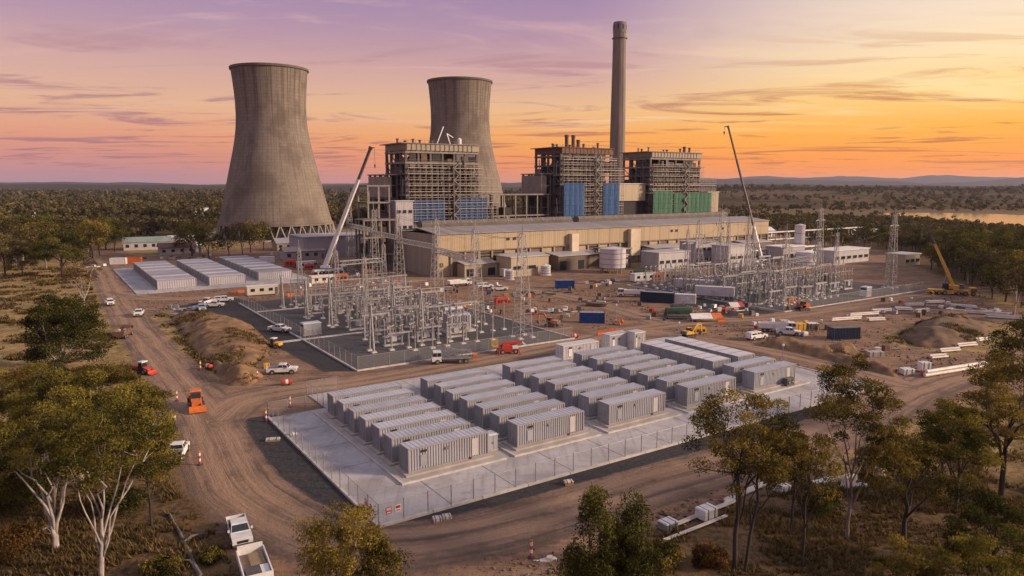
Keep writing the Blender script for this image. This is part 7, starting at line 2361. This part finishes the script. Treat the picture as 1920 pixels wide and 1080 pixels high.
def sample(poly_px, n, spacing, g, world=False):
    P = np.array(poly_px, float) if world else np.array([G(*p)[:2] for p in poly_px])
    lo, hi = P.min(0), P.max(0)
    c = lo + (hi - lo) * g.random((n * 6, 2))
    c = c[poly_sd(c, P) > 0][:n * 2]
    out = []; grid = {}
    for p in c:
        k = (int(p[0] // spacing), int(p[1] // spacing))
        if any(np.hypot(*(p - q)) < spacing for i in (-1, 0, 1) for j in (-1, 0, 1) for q in grid.get((k[0] + i, k[1] + j), ())): continue
        grid.setdefault(k, []).append(p); out.append(p)
        if len(out) >= n: break
    return np.array(out).reshape(-1, 2)
g = np.random.default_rng(99)
EXACT = np.array([G(*p)[:2] for p in [(345, 476), (360, 480), (375, 478), (392, 486), (430, 484), (455, 478), (470, 474), (80, 488), (60, 480), (170, 482), (185, 470), (20, 486), (495, 470),
                                      (1860, 560), (1885, 566), (1915, 576), (1730, 506), (1760, 512), (1815, 532), (1840, 540), (1900, 590), (1945, 600), (1790, 522)]])
near_l = sample([(-60, 478), (60, 470), (180, 464), (250, 452), (300, 443), (420, 432), (430, 424), (-60, 424)], 420, 6.4, g)
near_l2 = sample([(-40, 464), (215, 460), (200, 474), (140, 500), (60, 512), (-40, 515)], 40, 8, g)
near_r = sample([(1705, 498), (1800, 528), (1960, 582), (2010, 565), (2010, 446), (1900, 434), (1800, 425), (1700, 418), (1600, 413), (1500, 410), (1430, 418), (1560, 434), (1660, 466)], 1500, 4.7, g)
near_rb = sample([(1345, 436), (1450, 452), (1700, 500), (1660, 460), (1560, 430), (1440, 412), (1345, 410)], 160, 6.0, g)
near_m = sample([(630, 432), (700, 432), (700, 400), (620, 400)], 24, 10, g)
mid = np.concatenate([EXACT, near_l2, near_r, near_l, near_rb, near_m])
def clear(p):
    """keep trees off buildings, towers, water and yards"""
    a, b = ab_of(p)
    ok = ~((a > -12) & (a < 214) & (b > 40) & (b < 235)) & ~((a >= 214) & (a < 300) & (b > 84) & (b < 235))
    ok &= np.hypot(p[:, 0] + 149.7, p[:, 1] - 455.8) > 46
    ok &= np.hypot(p[:, 0] + 40, p[:, 1] - 565) > 46
    ok &= ~((a > 225) & (a < 340) & (b > 80) & (b < 185) & (b - 80 < (340 - a) * 2))
    return ok
mid = mid[clear(mid)]
dist = np.hypot(mid[:, 0], mid[:, 1])
inview = np.abs(mid[:, 0]) < mid[:, 1] * .74 + 10
order = np.argsort(np.where(inview, dist, 1e9))
ZN = []
for n_, i in enumerate(order[:300]):
    x, y = mid[i]
    kd = int(g.integers(0, 4)); s = (.75 + .5 * g.random()) * (1 if x < 60 else (.82 if y < 300 else (.66 if y < 400 else .5)))
    side = 'beyond the far switchyard toward the lake' if x > 60 else 'behind the sheds and rear pad'
    lab = ['grey green woodland tree ', 'dark dense woodland tree ', 'small pale trunked woodland tree ', 'broad olive woodland tree '][kd] + side
    PR.put(f'wood{kd}', WP[kd], lab, (x, y, -.05), float(g.random() * 6.28), 'woodland trees ' + side, (s, s, s * (.85 + .3 * g.random())))
rest = mid[order[300:]]
# the far mass
def far_mass():
    g = np.random.default_rng(5)
    pts = [np.column_stack([rest, np.zeros(len(rest)), np.where(rest[:, 0] > 60, 2.9, 4.2)])]
    def add(n, ylo, yhi, spread, size, keep=None, pw=1.0):
        y = ylo + (yhi - ylo) * g.random(n) ** pw
        x = (g.random(n) * 2 - 1) * y * spread
        if keep is not None:
            k = keep(x, y); x, y = x[k], y[k]
        z = np.maximum(rise_h(x, y), 0) * (y > 880)
        pts.append(np.column_stack([x, y, z, size * (.7 + .6 * g.random(len(x)))]))
    lakep = np.array([G(*p)[:2] for p in [(1632, 400), (1700, 398), (1960, 402), (2150, 405), (2150, 440), (1900, 426), (1735, 411), (1650, 403)]])
    def not_lake(x, y):
        p = np.column_stack([x, y]); return (poly_sd(p, lakep) < -2) & clear(p)
    # left and centre: closed woodland
    add(2600, 560, 1300, .80, 5.2, lambda x, y: (x < y * .18) & not_lake(x, y) & (hn(x + 4000, y, 90, 61) > .22))
    add(2600, 1250, 3200, .80, 7.0, lambda x, y: (x < y * .2) & (hn(x + 4000, y, 240, 62) > .18))
    # right: trees in clumps among paddocks
    add(1500, 600, 1000, .85, 3.2, lambda x, y: (x > y * .12) & (x < y * .36) & not_lake(x, y) & (hn(x + 4000, y, 70, 63) > .35))
    add(420, 560, 660, .85, 1.9, lambda x, y: (x > y * .3) & not_lake(x, y))
    add(700, 640, 960, .85, 2.4, lambda x, y: (x > y * .3) & not_lake(x, y) & (hn(x + 4000, y, 60, 66) > .3))
    add(4200, 900, 2600, .85, 4.0, lambda x, y: (x > y * .1) & not_lake(x, y) & (hn(x + 4000, y, 150, 64) > .45))
    add(5200, 1900, 4300, .85, 6.0, lambda x, y: (x > y * .1) & (hn(x + 4000, y, 300, 65) > .2))
    Q = np.concatenate(pts)
    Vs, Ts = [], []
    n_q = np.where(Q[:, 1] < 800, 90, np.where(Q[:, 1] < 1500, 56, 34))
    for nq in (90, 56, 34):
        q = Q[n_q == nq]
        if not len(q): continue
        n = len(q) * nq
        ci = np.repeat(np.arange(len(q)), nq)
        R_ = q[ci, 3]
        d = g.normal(size=(n, 3)); d /= np.linalg.norm(d, axis=1, keepdims=True)
        # three lobes per crown
        lob = g.normal(size=(len(q), 3, 3)) * .45
        lk = g.integers(0, 3, n)
        c = lob[ci, lk] * R_[:, None]
        p = c + d * (R_ * (.45 + .2 * g.random(n)))[:, None]
        p[:, 2] = p[:, 2] * .8 + R_ * 1.25
        p += np.column_stack([q[ci, 0], q[ci, 1], q[ci, 2]])
        s = R_ * {90: .40, 56: .52, 34: .68}[nq] * (.7 + .6 * g.random(n))
        u = g.normal(size=(n, 3)); u /= np.linalg.norm(u, axis=1, keepdims=True)
        w = np.cross(u, d); w /= np.linalg.norm(w, axis=1, keepdims=True) + 1e-9
        U = u * s[:, None] * .5; Wv = w * s[:, None] * .42
        Vs.append(np.stack([p - U, p + Wv, p + U, p - Wv], 1).reshape(-1, 3))
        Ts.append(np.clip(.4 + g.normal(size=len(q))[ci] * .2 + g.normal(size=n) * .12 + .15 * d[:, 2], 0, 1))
    V = np.concatenate(Vs); T = np.concatenate(Ts)
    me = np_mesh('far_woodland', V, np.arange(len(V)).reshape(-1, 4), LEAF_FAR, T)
    tag(obj('far_woodland', me), 'far woodland running to the foot of the hills', 'woodland', kind='stuff')
far_mass()


# ---- dry grass and litter on the verges
def grass_field():
    g = np.random.default_rng(17)
    x = -75 + 160 * g.random(150000); y = 34 + 120 * g.random(150000) ** 1.3
    p = np.column_stack([x, y])
    p = p[np.abs(x) < y * .76 + 4]
    z, tr, _ = zones(p)
    k = (z[:, 0] < .35) & (z[:, 1] < .2) & (z[:, 2] < .2) & (hn(p[:, 0] + 500, p[:, 1], 3.2, 71) + .4 * hn(p[:, 0] + 500, p[:, 1], .9, 72) > .52 + .2 * g.random(len(p)))
    p = p[k][:46000]
    # taller tussocks out on the paddock and along the far verge
    y2 = 95 + 190 * g.random(60000); x2 = -y2 * (.15 + .62 * g.random(60000))
    q = np.column_stack([x2, y2]); z2, _, _ = zones(q)
    k2 = (z2[:, 0] < .35) & (z2[:, 1] < .15) & (z2[:, 2] < .2) & (hn(x2 + 500, y2, 5, 75) + .5 * hn(x2 + 500, y2, 1.6, 76) > .75 + .25 * g.random(60000))
    n1 = len(p); p = np.concatenate([p, q[k2][:16000]])
    n = len(p); nb = 4
    ci = np.repeat(np.arange(n), nb)
    big = .5 + 1.0 * hn(p[:, 0] + 900, p[:, 1], 5, 73)
    big[n1:] *= 1.5
    a = g.random(n * nb) * 6.28
    h = (.22 + .35 * g.random(n * nb)) * big[ci]
    o = np.column_stack([np.cos(a), np.sin(a)])
    c = p[ci] + o * (.12 * g.random((n * nb, 1)))
    w = ((.05 + .06 * g.random(n * nb)) * np.where(ci >= n1, 2.4, 1))[:, None]
    t = np.column_stack([-o[:, 1], o[:, 0]])
    b0 = np.column_stack([c - t * w, np.full(len(c), -.02)]); b1 = np.column_stack([c + t * w, np.full(len(c), -.02)])
    tip = np.column_stack([c + o * (h * .7)[:, None], h])
    V = np.stack([b0, b1, tip], 1).reshape(-1, 3)
    tint = np.clip(.42 + .3 * (hn(p[:, 0] + 100, p[:, 1], 6, 74)[ci] - .5) + .18 * g.normal(size=n * nb), 0, 1)
    me = np_mesh('dry_grass', V, np.arange(len(V)).reshape(-1, 3), GRASSM, tint)
    tag(obj('dry_grass', me), 'dry brown grass and leaf litter on the verges and scrub', 'grass', kind='stuff')
grass_field()

# ---- stones and clods of earth lying about the site
def stones():
    g = np.random.default_rng(23)
    n0 = 60000
    y = 52 + 175 * g.random(n0) ** 1.4; x = (g.random(n0) * 2 - 1) * y * .74
    p = np.column_stack([x, y])
    z, tr, _ = zones(p)
    a, b = ab_of(p)
    k = (z[:, 0] > .3) & (z[:, 1] < .6 * g.random(n0) + .1) & (hn(x + 500, y, 6, 81) > .3 + .4 * g.random(n0))
    k &= (z[:, 2] < .25)
    k &= ~((a > -1) & (a < 89) & (b > -1) & (b < 48)) & ~((a > 19) & (a < 71) & (b > 56) & (b < 147)) & ~((a > 135) & (b > 51))
    p = p[k][:9000]; n = len(p)
    s = (.05 + .15 * g.random(n) ** 3) * (1 + p[:, 1] / 200)
    base = np.array([(1, 0, 0), (0, 1, 0), (-1, 0, 0), (0, -1, 0), (.1, .05, .9), (0, 0, -.3)], float)
    V = base[None] * (.7 + .6 * g.random((n, 6, 3))) * s[:, None, None]
    V[:, :, :2] += p[:, None, :]; V[:, :, 2] += (s * .15)[:, None]
    F = np.array([(0, 1, 4), (1, 2, 4), (2, 3, 4), (3, 0, 4), (1, 0, 5), (2, 1, 5), (3, 2, 5), (0, 3, 5)])
    F = (F[None] + (np.arange(n) * 6)[:, None, None]).reshape(-1, 3)
    me = np_mesh('gravel_stones', V.reshape(-1, 3), F, leaf_mat('clod_earth', (.08, .055, .042), (.27, .18, .125), .0), np.repeat(np.clip(.5 + .25 * g.normal(size=n), 0, 1), 8))
    tag(obj('gravel_stones', me), 'loose stones and clods of earth strewn over the dirt', 'stones', kind='stuff')
stones()

# ---- air between the site and the hills
def haze():
    m = bpy.data.materials.new('haze_air'); m.use_nodes = True
    t = m.node_tree; t.nodes.clear(); k = NT(t)
    out = k.n('ShaderNodeOutputMaterial'); v = k.n('ShaderNodeVolumePrincipled')
    v.inputs['Color'].default_value = (.74, .74, .95, 1)
    v.inputs['Density'].default_value = 0.00004
    v.inputs['Anisotropy'].default_value = .25
    t.links.new(v.outputs[0], out.inputs['Volume'])
    o = obj('haze', MB().bx(-10500, 10500, -500, 14500, -4, 190), m)
    tag(o, 'thin evening haze over the whole site', 'haze', kind='stuff')
haze()
